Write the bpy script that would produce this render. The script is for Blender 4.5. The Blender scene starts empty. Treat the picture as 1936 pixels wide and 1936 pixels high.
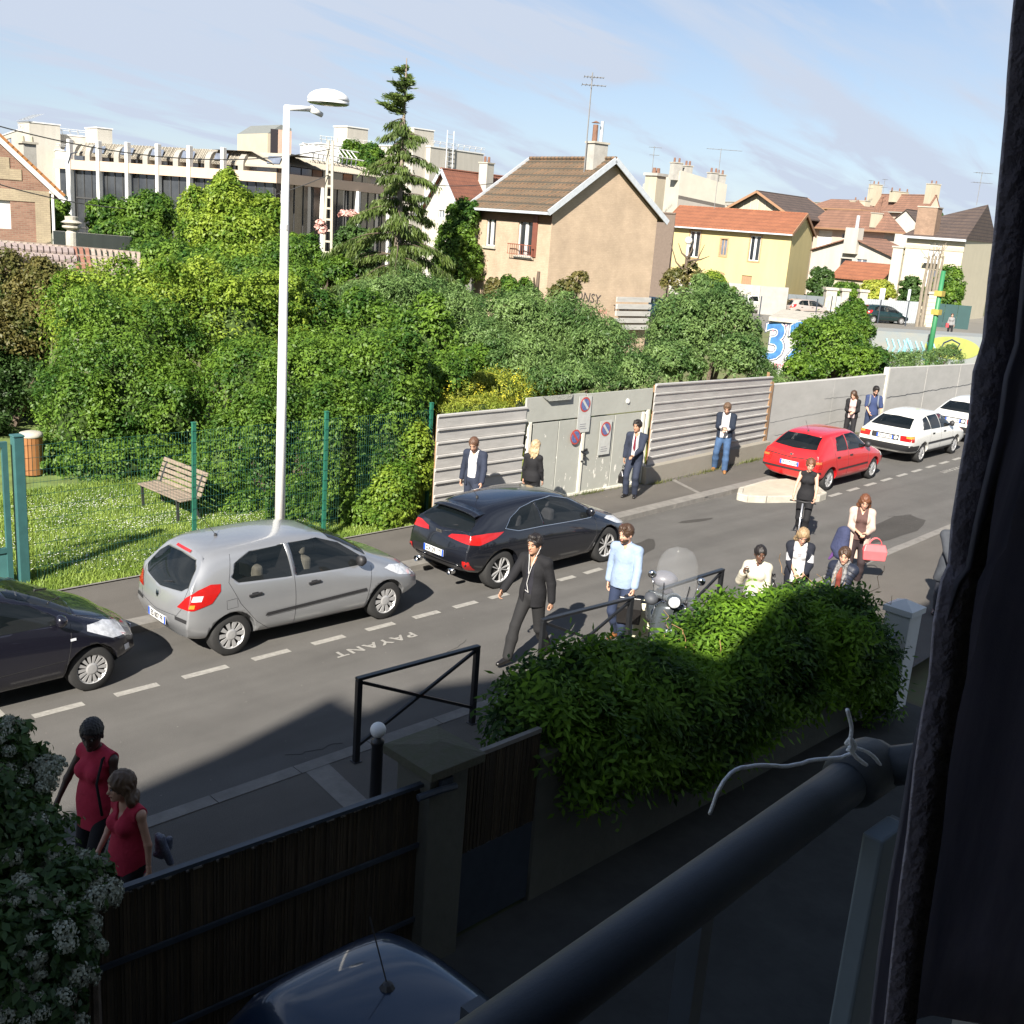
import bpy, bmesh, math, random
import numpy as np
from mathutils import Vector, Matrix
from mathutils.bvhtree import BVHTree
from mathutils.geometry import delaunay_2d_cdt
SC = bpy.context.scene
COL = SC.collection
rnd = random.Random(7)
rng = np.random.default_rng(7)
R = math.radians
# ------------------------------------------------------------------ camera
FPX, PITCH, ROLL, YAW, CAMH = 2032.24, R(15.1156), R(4.3134), R(44.4434), 6.0033
fw = np.array([math.cos(YAW)*math.cos(PITCH), math.sin(YAW)*math.cos(PITCH), -math.sin(PITCH)])
_r = np.array([math.sin(YAW), -math.cos(YAW), 0.0]); _u = np.cross(_r, fw)
cr_ = math.cos(ROLL)*_r + math.sin(ROLL)*_u; cu_ = -math.sin(ROLL)*_r + math.cos(ROLL)*_u
EYE = np.array([0, 0, CAMH])
cam = bpy.data.objects.new('camera', bpy.data.cameras.new('camera')); COL.objects.link(cam)
cam.matrix_world = Matrix(((cr_[0], cu_[0], -fw[0], 0), (cr_[1], cu_[1], -fw[1], 0), (cr_[2], cu_[2], -fw[2], CAMH), (0, 0, 0, 1)))
cam.data.lens = FPX/1936*36; cam.data.sensor_width = 36; cam.data.clip_start = .05; cam.data.clip_end = 3000
SC.camera = cam
SC.render.resolution_x = SC.render.resolution_y = 1024
# ------------------------------------------------------------------ light
SUN_EL, SUN_AZ = R(35), R(25.2)      # light travels towards azimuth 25.2 deg from +X
ldir = Vector((math.cos(SUN_AZ)*math.cos(SUN_EL), math.sin(SUN_AZ)*math.cos(SUN_EL), -math.sin(SUN_EL)))
sun = bpy.data.objects.new('sun', bpy.data.lights.new('sun', 'SUN')); COL.objects.link(sun)
sun.rotation_euler = ldir.to_track_quat('-Z', 'Y').to_euler()
sun.data.energy = 5.0; sun.data.angle = R(.55); sun.data.color = (1, .93, .83)
SC.view_settings.view_transform = 'Standard'; SC.view_settings.look = 'None'
SC.view_settings.exposure = 1.34; SC.view_settings.gamma = 1; SC.view_settings.use_curve_mapping = False
SC.cycles.max_bounces = 6; SC.cycles.diffuse_bounces = 3; SC.cycles.transparent_max_bounces = 6
W = bpy.data.worlds.new('World'); SC.world = W; W.use_nodes = True
def world():
    nt = W.node_tree; N = nt.nodes; L = nt.links; N.clear()
    out = N.new('ShaderNodeOutputWorld'); bg = N.new('ShaderNodeBackground'); bg.inputs[1].default_value = SKY_STR
    sky = N.new('ShaderNodeTexSky'); sky.sky_type = 'NISHITA'; sky.sun_disc = False
    sky.sun_elevation = SUN_EL
    # sun stands opposite to where the light travels
    sx, sy = -math.cos(SUN_AZ), -math.sin(SUN_AZ); sky.sun_rotation = math.atan2(sx, sy)
    sky.air_density = .85; sky.dust_density = .25; sky.ozone_density = 2.5
    tc = N.new('ShaderNodeTexCoord'); sep = N.new('ShaderNodeSeparateXYZ'); L.new(tc.outputs['Generated'], sep.inputs[0])
    mz = N.new('ShaderNodeMath'); mz.operation = 'MAXIMUM'; mz.inputs[1].default_value = .0; L.new(sep.outputs[2], mz.inputs[0])
    az = N.new('ShaderNodeMath'); az.operation = 'ADD'; az.inputs[1].default_value = .22; L.new(mz.outputs[0], az.inputs[0])
    dx = N.new('ShaderNodeMath'); dx.operation = 'DIVIDE'; L.new(sep.outputs[0], dx.inputs[0]); L.new(az.outputs[0], dx.inputs[1])
    dy = N.new('ShaderNodeMath'); dy.operation = 'DIVIDE'; L.new(sep.outputs[1], dy.inputs[0]); L.new(az.outputs[0], dy.inputs[1])
    cb = N.new('ShaderNodeCombineXYZ'); L.new(dx.outputs[0], cb.inputs[0]); L.new(dy.outputs[0], cb.inputs[1])
    fac = []
    for (rot, sc, sz, det, lo, hi, seed) in ((R(-40), .5, 1.5, 6, .41, .63, 3.1), (R(-55), 1.1, 4.2, 8, .46, .70, 11.0)):
        mp = N.new('ShaderNodeMapping'); mp.inputs['Rotation'].default_value = (0, 0, rot); mp.inputs['Scale'].default_value = (sc, sz, 1)
        mp.inputs['Location'].default_value = (seed, seed*.7, seed)
        L.new(cb.outputs[0], mp.inputs[0])
        nz = N.new('ShaderNodeTexNoise'); nz.inputs['Scale'].default_value = 1.2; nz.inputs['Detail'].default_value = det; nz.inputs['Roughness'].default_value = .55
        nz.inputs['Distortion'].default_value = .6
        L.new(mp.outputs[0], nz.inputs['Vector'])
        mr = N.new('ShaderNodeMapRange'); mr.interpolation_type = 'SMOOTHSTEP'; mr.inputs[1].default_value = lo; mr.inputs[2].default_value = hi; L.new(nz.outputs[0], mr.inputs[0]); fac.append(mr)
    ad = N.new('ShaderNodeMath'); ad.operation = 'ADD'; L.new(fac[0].outputs[0], ad.inputs[0]); L.new(fac[1].outputs[0], ad.inputs[1])
    # thin veil thickens towards the horizon
    hz = N.new('ShaderNodeMapRange'); hz.inputs[1].default_value = 0; hz.inputs[2].default_value = .35; hz.inputs[3].default_value = .66; hz.inputs[4].default_value = .02; L.new(mz.outputs[0], hz.inputs[0])
    m2 = N.new('ShaderNodeMath'); m2.operation = 'MULTIPLY_ADD'; m2.inputs[1].default_value = .6; L.new(ad.outputs[0], m2.inputs[0]); L.new(hz.outputs[0], m2.inputs[2]); m2.use_clamp = True
    mx = N.new('ShaderNodeMix'); mx.data_type = 'RGBA'; L.new(m2.outputs[0], mx.inputs[0]); L.new(sky.outputs[0], mx.inputs[6]); mx.inputs[7].default_value = CLOUD
    L.new(mx.outputs[2], bg.inputs[0]); L.new(bg.outputs[0], out.inputs[0])
SKY_STR = .05
CLOUD = (4.9, 5.55, 6.7, 1)
world()
# ------------------------------------------------------------------ helpers
def at(x, y, Y=None, X=None, z=None, D=None):
    """world point seen at photo pixel (x, y), at the given world Y, X, height z or depth D"""
    d = fw + (x-968)/FPX*cr_ - (y-968)/FPX*cu_
    if Y is not None: t = Y/d[1]
    elif X is not None: t = X/d[0]
    elif z is not None: t = (z-CAMH)/d[2]
    else: t = D
    return EYE + d*t
MATS = {}
def M(name, col=(.5, .5, .5), rough=.8, var=.12, scale=6., bump=0., metal=0., coat=0., spec=.5, bscale=None, col2=None, trans=0., emit=0., stretch=None, detail=5, island=0., alpha=1.):
    if name in MATS: return MATS[name]
    m = bpy.data.materials.new(name); m.use_nodes = True; MATS[name] = m
    nt = m.node_tree; N = nt.nodes; L = nt.links; b = N['Principled BSDF']
    b.inputs['Roughness'].default_value = rough; b.inputs['Metallic'].default_value = metal
    b.inputs['Coat Weight'].default_value = coat; b.inputs['Coat Roughness'].default_value = .04; b.inputs['Specular IOR Level'].default_value = spec
    c = (*col, 1)
    tc = N.new('ShaderNodeTexCoord'); mp = N.new('ShaderNodeMapping'); L.new(tc.outputs['Object'], mp.inputs[0])
    if stretch: mp.inputs['Scale'].default_value = stretch
    nz = N.new('ShaderNodeTexNoise'); nz.inputs['Scale'].default_value = scale; nz.inputs['Detail'].default_value = detail; nz.inputs['Roughness'].default_value = .65
    L.new(mp.outputs[0], nz.inputs['Vector'])
    rp = N.new('ShaderNodeMapRange'); rp.inputs[1].default_value = .3; rp.inputs[2].default_value = .7; L.new(nz.outputs[0], rp.inputs[0])
    mx = N.new('ShaderNodeMix'); mx.data_type = 'RGBA'; L.new(rp.outputs[0], mx.inputs[0])
    mx.inputs[6].default_value = (*[v*(1-var) for v in col], 1); mx.inputs[7].default_value = (*(col2 or [min(1, v*(1+var)) for v in col]), 1)
    o = mx.outputs[2]
    if island:
        g = N.new('ShaderNodeNewGeometry'); r2 = N.new('ShaderNodeMapRange'); r2.inputs[3].default_value = 1-island; r2.inputs[4].default_value = 1+island
        L.new(g.outputs['Random Per Island'], r2.inputs[0]); v = N.new('ShaderNodeVectorMath'); v.operation = 'SCALE'; L.new(o, v.inputs[0]); L.new(r2.outputs[0], v.inputs['Scale']); o = v.outputs[0]
    L.new(o, b.inputs['Base Color'])
    if bump:
        n2 = N.new('ShaderNodeTexNoise'); n2.inputs['Scale'].default_value = bscale or scale*4; n2.inputs['Detail'].default_value = 4; L.new(mp.outputs[0], n2.inputs['Vector'])
        bp = N.new('ShaderNodeBump'); bp.inputs['Strength'].default_value = bump; bp.inputs['Distance'].default_value = .02; L.new(n2.outputs[0], bp.inputs['Height']); L.new(bp.outputs[0], b.inputs['Normal'])
    if trans: b.inputs['Transmission Weight'].default_value = trans
    if alpha < 1: b.inputs['Alpha'].default_value = alpha
    if emit: b.inputs['Emission Color'].default_value = c; b.inputs['Emission Strength'].default_value = emit
    return m
def LEAF(name, c1, c2, trans=.35, rough=.5):
    """leaf material: colour varies leaf by leaf, thin and slightly see-through to light"""
    if name in MATS: return MATS[name]
    m = bpy.data.materials.new(name); m.use_nodes = True; MATS[name] = m
    nt = m.node_tree; N = nt.nodes; L = nt.links; b = N['Principled BSDF']; b.inputs['Roughness'].default_value = rough; b.inputs['Specular IOR Level'].default_value = .35
    g = N.new('ShaderNodeNewGeometry'); tc = N.new('ShaderNodeTexCoord'); nz = N.new('ShaderNodeTexNoise'); nz.inputs['Scale'].default_value = 1.1; L.new(tc.outputs['Object'], nz.inputs['Vector'])
    ma = N.new('ShaderNodeMath'); ma.operation = 'MULTIPLY_ADD'; ma.inputs[1].default_value = .55; ma.inputs[2].default_value = -.28; L.new(g.outputs['Random Per Island'], ma.inputs[0])
    m2 = N.new('ShaderNodeMath'); m2.operation = 'ADD'; m2.use_clamp = True; L.new(ma.outputs[0], m2.inputs[0]); nm = N.new('ShaderNodeMapRange'); nm.inputs[1].default_value = .32; nm.inputs[2].default_value = .68; L.new(nz.outputs[0], nm.inputs[0]); L.new(nm.outputs[0], m2.inputs[1])
    mx = N.new('ShaderNodeMix'); mx.data_type = 'RGBA'; mx.inputs[6].default_value = (*c1, 1); mx.inputs[7].default_value = (*c2, 1); L.new(m2.outputs[0], mx.inputs[0]); L.new(mx.outputs[2], b.inputs['Base Color'])
    tr = N.new('ShaderNodeBsdfTranslucent'); L.new(mx.outputs[2], tr.inputs[0]); ms = N.new('ShaderNodeMixShader'); ms.inputs[0].default_value = trans
    L.new(b.outputs[0], ms.inputs[1]); L.new(tr.outputs[0], ms.inputs[2]); L.new(ms.outputs[0], N['Material Output'].inputs[0])
    return m
def tag(o, label=None, cat=None, group=None, kind=None):
    for k, v in (('label', label), ('category', cat), ('group', group), ('kind', kind)):
        if v: o[k] = v
    return o
def thing(name, label, cat, loc=(0, 0, 0), rz=0., group=None):
    o = bpy.data.objects.new(name, None); COL.objects.link(o); o.location = loc; o.rotation_euler = (0, 0, rz); o.empty_display_size = .1
    return tag(o, label, cat, group)
def link(name, me, mats=None, parent=None, loc=None, rot=None):
    o = bpy.data.objects.new(name, me); COL.objects.link(o)
    if mats is not None and not me.materials:
        for m in (mats if isinstance(mats, (list, tuple)) else [mats]): me.materials.append(m)
    if parent: o.parent = parent
    if loc is not None: o.location = loc
    if rot is not None: o.rotation_euler = rot
    return o
def mesh(name, V, F, mats, parent=None, smooth=False, idx=None, loc=None, rot=None):
    me = bpy.data.meshes.new(name); me.from_pydata([tuple(v) for v in V], [], [tuple(f) for f in F]); 
    if smooth: me.polygons.foreach_set('use_smooth', [True]*len(me.polygons))
    if idx is not None: me.polygons.foreach_set('material_index', list(idx))
    me.update(); return link(name, me, mats, parent, loc, rot)
def npmesh(name, V, nv, mats, parent=None, smooth=False):
    """V: (n, nv, 3) separate polygons with nv corners each"""
    V = np.asarray(V, dtype=np.float32); n = len(V); me = bpy.data.meshes.new(name)
    me.vertices.add(n*nv); me.vertices.foreach_set('co', V.ravel()); me.loops.add(n*nv); me.loops.foreach_set('vertex_index', np.arange(n*nv, dtype=np.int32))
    me.polygons.add(n); me.polygons.foreach_set('loop_start', np.arange(0, n*nv, nv, dtype=np.int32)); me.update(calc_edges=True)
    return link(name, me, mats, parent)
class MB:
    """collects shapes that become ONE mesh object"""
    def __init__(s): s.V = []; s.F = []; s.I = []; s.mi = 0
    def add(s, V, F):
        n = len(s.V); s.V += [tuple(map(float, v)) for v in V]; s.F += [tuple(i+n for i in f) for f in F]; s.I += [s.mi]*len(F); return s
    def box(s, x0, x1, y0, y1, z0, z1):
        return s.add([(x0, y0, z0), (x1, y0, z0), (x1, y1, z0), (x0, y1, z0), (x0, y0, z1), (x1, y0, z1), (x1, y1, z1), (x0, y1, z1)],
                     [(3, 2, 1, 0), (4, 5, 6, 7), (0, 1, 5, 4), (1, 2, 6, 5), (2, 3, 7, 6), (3, 0, 4, 7)])
    def obox(s, c, half, ax, ay=None, az=None):
        """oriented box: centre, half sizes, axes"""
        ax = Vector(ax).normalized(); az = Vector(az or (0, 0, 1)).normalized() if ay is None else None
        if ay is None: ay = az.cross(ax).normalized(); az = ax.cross(ay)
        else: ay = Vector(ay).normalized(); az = ax.cross(ay)
        c = Vector(c); P = []
        for k in (-1, 1):
            for i, j in ((-1, -1), (1, -1), (1, 1), (-1, 1)): P.append(c+ax*i*half[0]+ay*j*half[1]+az*k*half[2])
        return s.add(P, [(3, 2, 1, 0), (4, 5, 6, 7), (0, 1, 5, 4), (1, 2, 6, 5), (2, 3, 7, 6), (3, 0, 4, 7)])
    def bar(s, a, b, w, h=None, up=(0, 0, 1)):
        a = Vector(a); b = Vector(b); d = b-a
        if abs(d.normalized().dot(Vector(up))) > .98: up = (1, 0, 0)
        return s.obox((a+b)/2, (d.length/2, w/2, (h or w)/2), d, None, up)
    def tube(s, pts, r, n=8, cap=True):
        pts = [Vector(p) for p in pts]; rs = r if isinstance(r, (list, tuple)) else [r]*len(pts); V = []; F = []; ref = None
        for i, p in enumerate(pts):
            t = (pts[min(i+1, len(pts)-1)]-pts[max(i-1, 0)]).normalized()
            if ref is None: ref = Vector((0, 0, 1)) if abs(t.z) < .9 else Vector((1, 0, 0))
            u = t.cross(ref).normalized(); v = u.cross(t).normalized(); ref = v
            for k in range(n): a = 2*math.pi*k/n; V.append(p+u*(rs[i]*math.cos(a))+v*(rs[i]*math.sin(a)))
        for i in range(len(pts)-1):
            for k in range(n): F.append((i*n+k, i*n+(k+1) % n, (i+1)*n+(k+1) % n, (i+1)*n+k))
        if cap: F.append(tuple(range(n-1, -1, -1))); F.append(tuple((len(pts)-1)*n+k for k in range(n)))
        return s.add(V, F)
    def lathe(s, prof, c=(0, 0, 0), n=24, axis='z', ang=2*math.pi):
        V = []; F = []; m = len(prof); c = Vector(c)
        for i in range(n):
            a = ang*i/n
            for r, h in prof:
                q = {'z': (r*math.cos(a), r*math.sin(a), h), 'y': (r*math.cos(a), h, r*math.sin(a)), 'x': (h, r*math.cos(a), r*math.sin(a))}[axis]
                V.append(c+Vector(q))
        for i in range(n):
            for j in range(m-1): a, b = i*m+j, ((i+1) % n)*m+j; F.append((a, b, b+1, a+1))
        return s.add(V, F)
    def prism(s, poly, z0, z1):
        n = len(poly); V = [(p[0], p[1], z0) for p in poly]+[(p[0], p[1], z1) for p in poly]
        return s.add(V, [tuple(range(n-1, -1, -1)), tuple(range(n, 2*n))]+[(i, (i+1) % n, n+(i+1) % n, n+i) for i in range(n)])
    def ext(s, poly3, d):
        """extrude planar 3-D polygon by vector d"""
        n = len(poly3); d = Vector(d); V = [Vector(p) for p in poly3]; V += [v+d for v in V]
        return s.add(V, [tuple(range(n-1, -1, -1)), tuple(range(n, 2*n))]+[(i, (i+1) % n, n+(i+1) % n, n+i) for i in range(n)])
    def build(s, name, mats, parent=None, smooth=False, loc=None, rot=None):
        o = mesh(name, s.V, s.F, mats, parent, smooth, s.I if any(s.I) else None, loc, rot); return o
def bevel(o, w=.01, seg=2):
    b = o.modifiers.new('bevel', 'BEVEL'); b.width = w; b.segments = seg; b.limit_method = 'ANGLE'; return o
def text_mesh(name, txt, size, mat, parent=None, mtx=None, ext=.002, off=0., spacing=1.):
    cu = bpy.data.curves.new(name, 'FONT'); cu.body = txt; cu.size = size; cu.extrude = ext; cu.offset = off; cu.align_x = 'CENTER'; cu.align_y = 'CENTER'; cu.space_character = spacing; cu.resolution_u = 3
    o = bpy.data.objects.new(name, cu); COL.objects.link(o); dg = bpy.context.evaluated_depsgraph_get(); dg.update()
    me = bpy.data.meshes.new_from_object(o.evaluated_get(dg)); bpy.data.objects.remove(o); me.name = name; me.materials.clear(); me.materials.append(mat)
    q = link(name, me, None, parent)
    if mtx is not None: me.transform(mtx)
    return q
def frame(o, x, y, z=None):
    """4x4 matrix with origin o and axes x, y (unit vectors)"""
    x = Vector(x).normalized(); y = Vector(y).normalized(); z = x.cross(y)
    return Matrix(((x[0], y[0], z[0], o[0]), (x[1], y[1], z[1], o[1]), (x[2], y[2], z[2], o[2]), (0, 0, 0, 1)))
def clone(root, loc=None, rz=None, label=None):
    r = root.copy(); COL.objects.link(r)
    if loc is not None: r.location = loc
    if rz is not None: r.rotation_euler = (0, 0, rz)
    if label: r['label'] = label
    for ch in list(root.children):
        c = ch.copy(); COL.objects.link(c); c.parent = r
        for g in list(ch.children): d = g.copy(); COL.objects.link(d); d.parent = c
    return r
# ------------------------------------------------------------------ setting
def bend(x): return .055*max(0, x-14) if x < 45 else .055*31+.055*(x-45)
XS = [-60, -30, -10, 0, 5, 10, 14, 18, 22, 26, 30, 35, 40, 50, 70, 100]
def strip(name, ya, yb, z, mat, xs=XS, kind='structure', zt=None, parent=None, ba=1., bb=1.):
    V = []; F = []
    for x in xs: V += [(x, ya+bend(x)*ba, z), (x, yb+bend(x)*bb, z)]
    for i in range(len(xs)-1): F.append((2*i, 2*i+2, 2*i+3, 2*i+1))
    if zt is not None:
        n = len(V); V += [(v[0], v[1], zt) for v in V]; F = [tuple(reversed(f)) for f in F]+[tuple(i+n for i in f) for f in F]
        for i in range(len(xs)-1): F += [(2*i, 2*i+n, 2*i+2+n, 2*i+2)[::-1], (2*i+1, 2*i+3, 2*i+3+n, 2*i+1+n)[::-1]]
    o = mesh(name, V, F, mat, parent)
    if kind: o['kind'] = kind
    return o
def asphalt(name, c, c2, sc):
    m = M(name, c, .92, .1, 1.1, .35, bscale=140, spec=.25, detail=8); nt = m.node_tree; N = nt.nodes; L = nt.links
    b = N['Principled BSDF']; src = b.inputs['Base Color'].links[0].from_socket
    tc = N.new('ShaderNodeTexCoord'); v = N.new('ShaderNodeTexNoise'); v.inputs['Scale'].default_value = 110; v.inputs['Detail'].default_value = 2; L.new(tc.outputs['Object'], v.inputs['Vector'])
    mr = N.new('ShaderNodeMapRange'); mr.inputs[1].default_value = .3; mr.inputs[2].default_value = .75; mr.inputs[3].default_value = .72; mr.inputs[4].default_value = 1.35; L.new(v.outputs[0], mr.inputs[0])
    # long tyre-polished and patched streaks along the street
    mp = N.new('ShaderNodeMapping'); mp.inputs['Scale'].default_value = (.12, 1.5, 1); L.new(tc.outputs['Object'], mp.inputs[0]); w = N.new('ShaderNodeTexNoise'); w.inputs['Scale'].default_value = 1.2; w.inputs['Detail'].default_value = 5; L.new(mp.outputs[0], w.inputs['Vector'])
    mw = N.new('ShaderNodeMapRange'); mw.inputs[1].default_value = .35; mw.inputs[2].default_value = .65; mw.inputs[3].default_value = .88; mw.inputs[4].default_value = 1.08; L.new(w.outputs[0], mw.inputs[0])
    mm = N.new('ShaderNodeMath'); mm.operation = 'MULTIPLY'; L.new(mr.outputs[0], mm.inputs[0]); L.new(mw.outputs[0], mm.inputs[1])
    # stains and dark crack repairs
    vo = N.new('ShaderNodeTexVoronoi'); vo.feature = 'DISTANCE_TO_EDGE'; vo.inputs['Scale'].default_value = .35; L.new(tc.outputs['Object'], vo.inputs['Vector'])
    s = N.new('ShaderNodeVectorMath'); s.operation = 'SCALE'; L.new(src, s.inputs[0]); L.new(mm.outputs[0], s.inputs['Scale']); L.new(s.outputs[0], b.inputs['Base Color'])
    return m
ASPH = asphalt('road_asphalt', (.100, .096, .090), None, 1); ASPH2 = asphalt('pavement_asphalt', (.100, .092, .082), None, 1)
KERB = M('kerb_stone', (.17, .16, .145), .85, .2, 5, .2, bscale=40); PAINT = M('road_paint', (.44, .43, .39), .7, .25, 14, .2, col2=(.20, .19, .175), detail=10)
CONC = M('pale_concrete', (.38, .355, .30), .85, .2, 4, .25, bscale=30)
EARTH = M('earth', (.14, .11, .07), .95, .3, 1.5, .3, col2=(.10, .12, .045))
def ground():
    V = []; F = []; xs = [-2000, -200, -60, 0, 60, 140, 400, 2000]; ys = [-2000, -200, -20, 5.2, 60, 140, 400, 2000]
    for y in ys:
        for x in xs: V.append((x, y, -.14))
    n = len(xs)
    for j in range(len(ys)-1):
        for i in range(n-1): F.append((j*n+i, j*n+i+1, (j+1)*n+i+1, (j+1)*n+i))
    o = mesh('ground', V, F, EARTH); o['kind'] = 'structure'
ground()
strip('road', 8.75, 13.75, 0, ASPH); 
strip('pavement', 6.0, 8.75, .1, ASPH2, zt=None)
strip('far_pavement', 13.9, 15.55, .1, ASPH2); strip('pavement_by_the_gates', 15.55, 16.2, .1, ASPH2, xs=[13.6, 18, 22, 26, 30, 35, 40, 50, 70], bb=1.5)
def kerb_row(name, ya, yb, z0, z1, x0, x1, step=1.0):
    root = thing(name, None, None); root['kind'] = 'structure'; x = x0
    while x < x1:
        y = bend(x+step/2); m = MB(); j = rnd.uniform(-.003, .003); g = .006
        ya1, yb1 = ya+bend(x), yb+bend(x); ya2, yb2 = ya+bend(x+step), yb+bend(x+step)
        P = [(x+g, ya1, z0), (x+step-g, ya2, z0), (x+step-g, yb2, z0), (x+g, yb1, z0)]; P += [(p[0], p[1], z1+j) for p in P]
        m.add(P, [(3, 2, 1, 0), (4, 5, 6, 7), (0, 1, 5, 4), (1, 2, 6, 5), (2, 3, 7, 6), (3, 0, 4, 7)])
        m.build('kerb_stone', KERB, root); x += step
kerb_row('near_kerb', 8.75, 8.93, -.05, .11, 0, 34); kerb_row('far_kerb', 13.6, 13.9, -.05, .108, 5, 45, 1.2)
# pale crossing strips set in the pavements
mesh('pavement_band', [(5.75, 6.3, .104), (6.0, 6.3, .104), (6.35, 8.75, .104), (6.05, 8.75, .104)], [(0, 1, 2, 3)], KERB)['kind'] = 'structure'
mesh('pavement_seam', [(21.3, 15.5, .104), (21.45, 15.5, .104), (20.75, 13.95, .104), (20.62, 13.95, .104)], [(0, 1, 2, 3)], KERB)['kind'] = 'structure'
def marking(x0, x1, y, w=.12, sh=0.):
    y0, y1 = y+bend(x0), y+bend(x1); o = mesh('road_marking', [(x0, y0-w/2, .004), (x1, y1-w/2, .004), (x1+.0, y1+w/2, .004), (x0, y0+w/2, .004)], [(0, 1, 2, 3)], PAINT); o['kind'] = 'structure'
for a, b in ((60, 158), (216, 300), (345, 432), (478, 550), (592, 655), (695, 750), (785, 836), (862, 908), (930, 968), (1062, 1096), (1113, 1150)):
    y = 1353-(a-60)*.2525; p = at(a, y, z=0); q = at(b, 1353-(b-60)*.2525+2, z=0); marking(p[0], q[0], 11.87)
for a in range(9): 
    x0 = 24.0+a*1.02; marking(x0, x0+.62, 12.05)
mesh('road_marking', [(3.95, 11.85, .004), (4.14, 11.85, .004), (4.14, 12.6, .004), (3.95, 12.6, .004)], [(0, 1, 2, 3)], PAINT)['kind'] = 'structure'
for xx, yy in ((9.0, 11.36), (30.6, 12.42)):
    t = text_mesh('payant_lettering', 'PAYANT', .30, PAINT, None, Matrix.Translation((xx, yy, .006))@Matrix.Rotation(math.pi+R(2 if xx > 20 else 0), 4, 'Z')@Matrix.Diagonal((1.08, .8, 1, 1)), ext=.001, off=.006, spacing=1.25); t['kind'] = 'structure'
# raised island at the head of the parking bay
def island():
    root = thing('traffic_island', None, None); root['kind'] = 'structure'
    pts = [at(1392, 945, z=0), at(1412, 950, z=0), at(1448, 951, z=0), at(1510, 950, z=0), at(1548, 949, z=0), at(1562, 944, z=0), at(1545, 930, z=0), at(1500, 916, z=0), at(1450, 918, z=0), at(1395, 934, z=0)]
    P = [Vector((p[0], p[1], 0)) for p in pts]; c = sum(P, Vector())/len(P); n = len(P)
    for i in range(n):
        a, b = P[i], P[(i+1) % n]; ai, bi = a.lerp(c, .12), b.lerp(c, .12); g = (b-a).normalized()*.008
        m = MB(); m.prism([(a+g).to_tuple()[:2], (b-g).to_tuple()[:2], (bi-g).to_tuple()[:2], (ai+g).to_tuple()[:2]], -.02, .17); bevel(m.build('kerb_stone', CONC, root), .02)
    m = MB(); m.prism([p.lerp(c, .125).to_tuple()[:2] for p in P], -.02, .165); m.build('island_top', M('island_top', (.38, .35, .275), .9, .12, 3, .3), root)
island()
# ------------------------------------------------------------------ park lawn behind the fence
GR = M('lawn_soil', (.10, .13, .03), .95, .3, 2, .4, col2=(.15, .22, .05))
mesh('lawn', [(-12, 15.55, .03), (13.6, 15.55, .03), (13.6, 30, .12), (-12, 30, .12)], [(0, 1, 2, 3)], GR)['kind'] = 'structure'
kerb = MB(); kerb.box(4, 15.1, 15.5, 15.6, -.02, .1); kerb.build('lawn_edging', KERB)['kind'] = 'structure'
strip('vacant_lot', 15.6, 48, .0, M('lot_soil', (.16, .14, .07), .95, .35, .8, .3, col2=(.13, .17, .05)), xs=[13.5, 18, 24, 35, 50, 70, 90])
def blades(name, n, xr, yr, h, mat, zf, w=.006, lean=.5):
    x = rng.uniform(*xr, n); y = rng.uniform(*yr, n); a = rng.uniform(0, 6.28, n); hh = h*rng.uniform(.5, 1.3, n); z = zf(x, y)
    dx, dy = np.cos(a)*w, np.sin(a)*w; lx, ly = rng.normal(0, lean, n)*hh, rng.normal(0, lean, n)*hh
    V = np.stack([np.stack([x-dx, y-dy, z], 1), np.stack([x+dx, y+dy, z], 1), np.stack([x+lx, y+ly, z+hh], 1)], 1)
    o = npmesh(name, V, 3, mat); o['kind'] = 'stuff'; return o
lz = lambda x, y: .03+(y-15.55)*.0062
tag(blades('lawn_grass', 90000, (4, 13.2), (15.62, 21.5), .085, LEAF('grass_blades', (.13, .21, .03), (.27, .36, .07), .3), lz, .012), 'short sunlit grass on the park lawn behind the mesh fence', 'grass')
def daisies():
    n = 2600; cx = rng.uniform(4, 12, 90); cy = rng.uniform(15.8, 20.5, 90); k = rng.integers(0, 90, n)
    x = cx[k]+rng.normal(0, .28, n); y = cy[k]+rng.normal(0, .22, n); y = np.maximum(y, 15.7); z = lz(x, y)+.075; s = .014
    V = np.stack([np.stack([x-s, y, z], 1), np.stack([x, y-s, z+.006], 1), np.stack([x+s, y, z], 1), np.stack([x, y+s, z+.006], 1)], 1)
    o = npmesh('lawn_daisies', V, 4, M('daisy', (.8, .8, .74), .7, .05)); tag(o, 'tiny white daisies scattered over the park lawn', 'daisies', kind='stuff')
daisies()
# far street
def flat(name, pts, z, mat):
    o = mesh(name, [(*p[:2], z) for p in pts], [tuple(range(len(pts)))], mat); o['kind'] = 'structure'; return o

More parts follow.
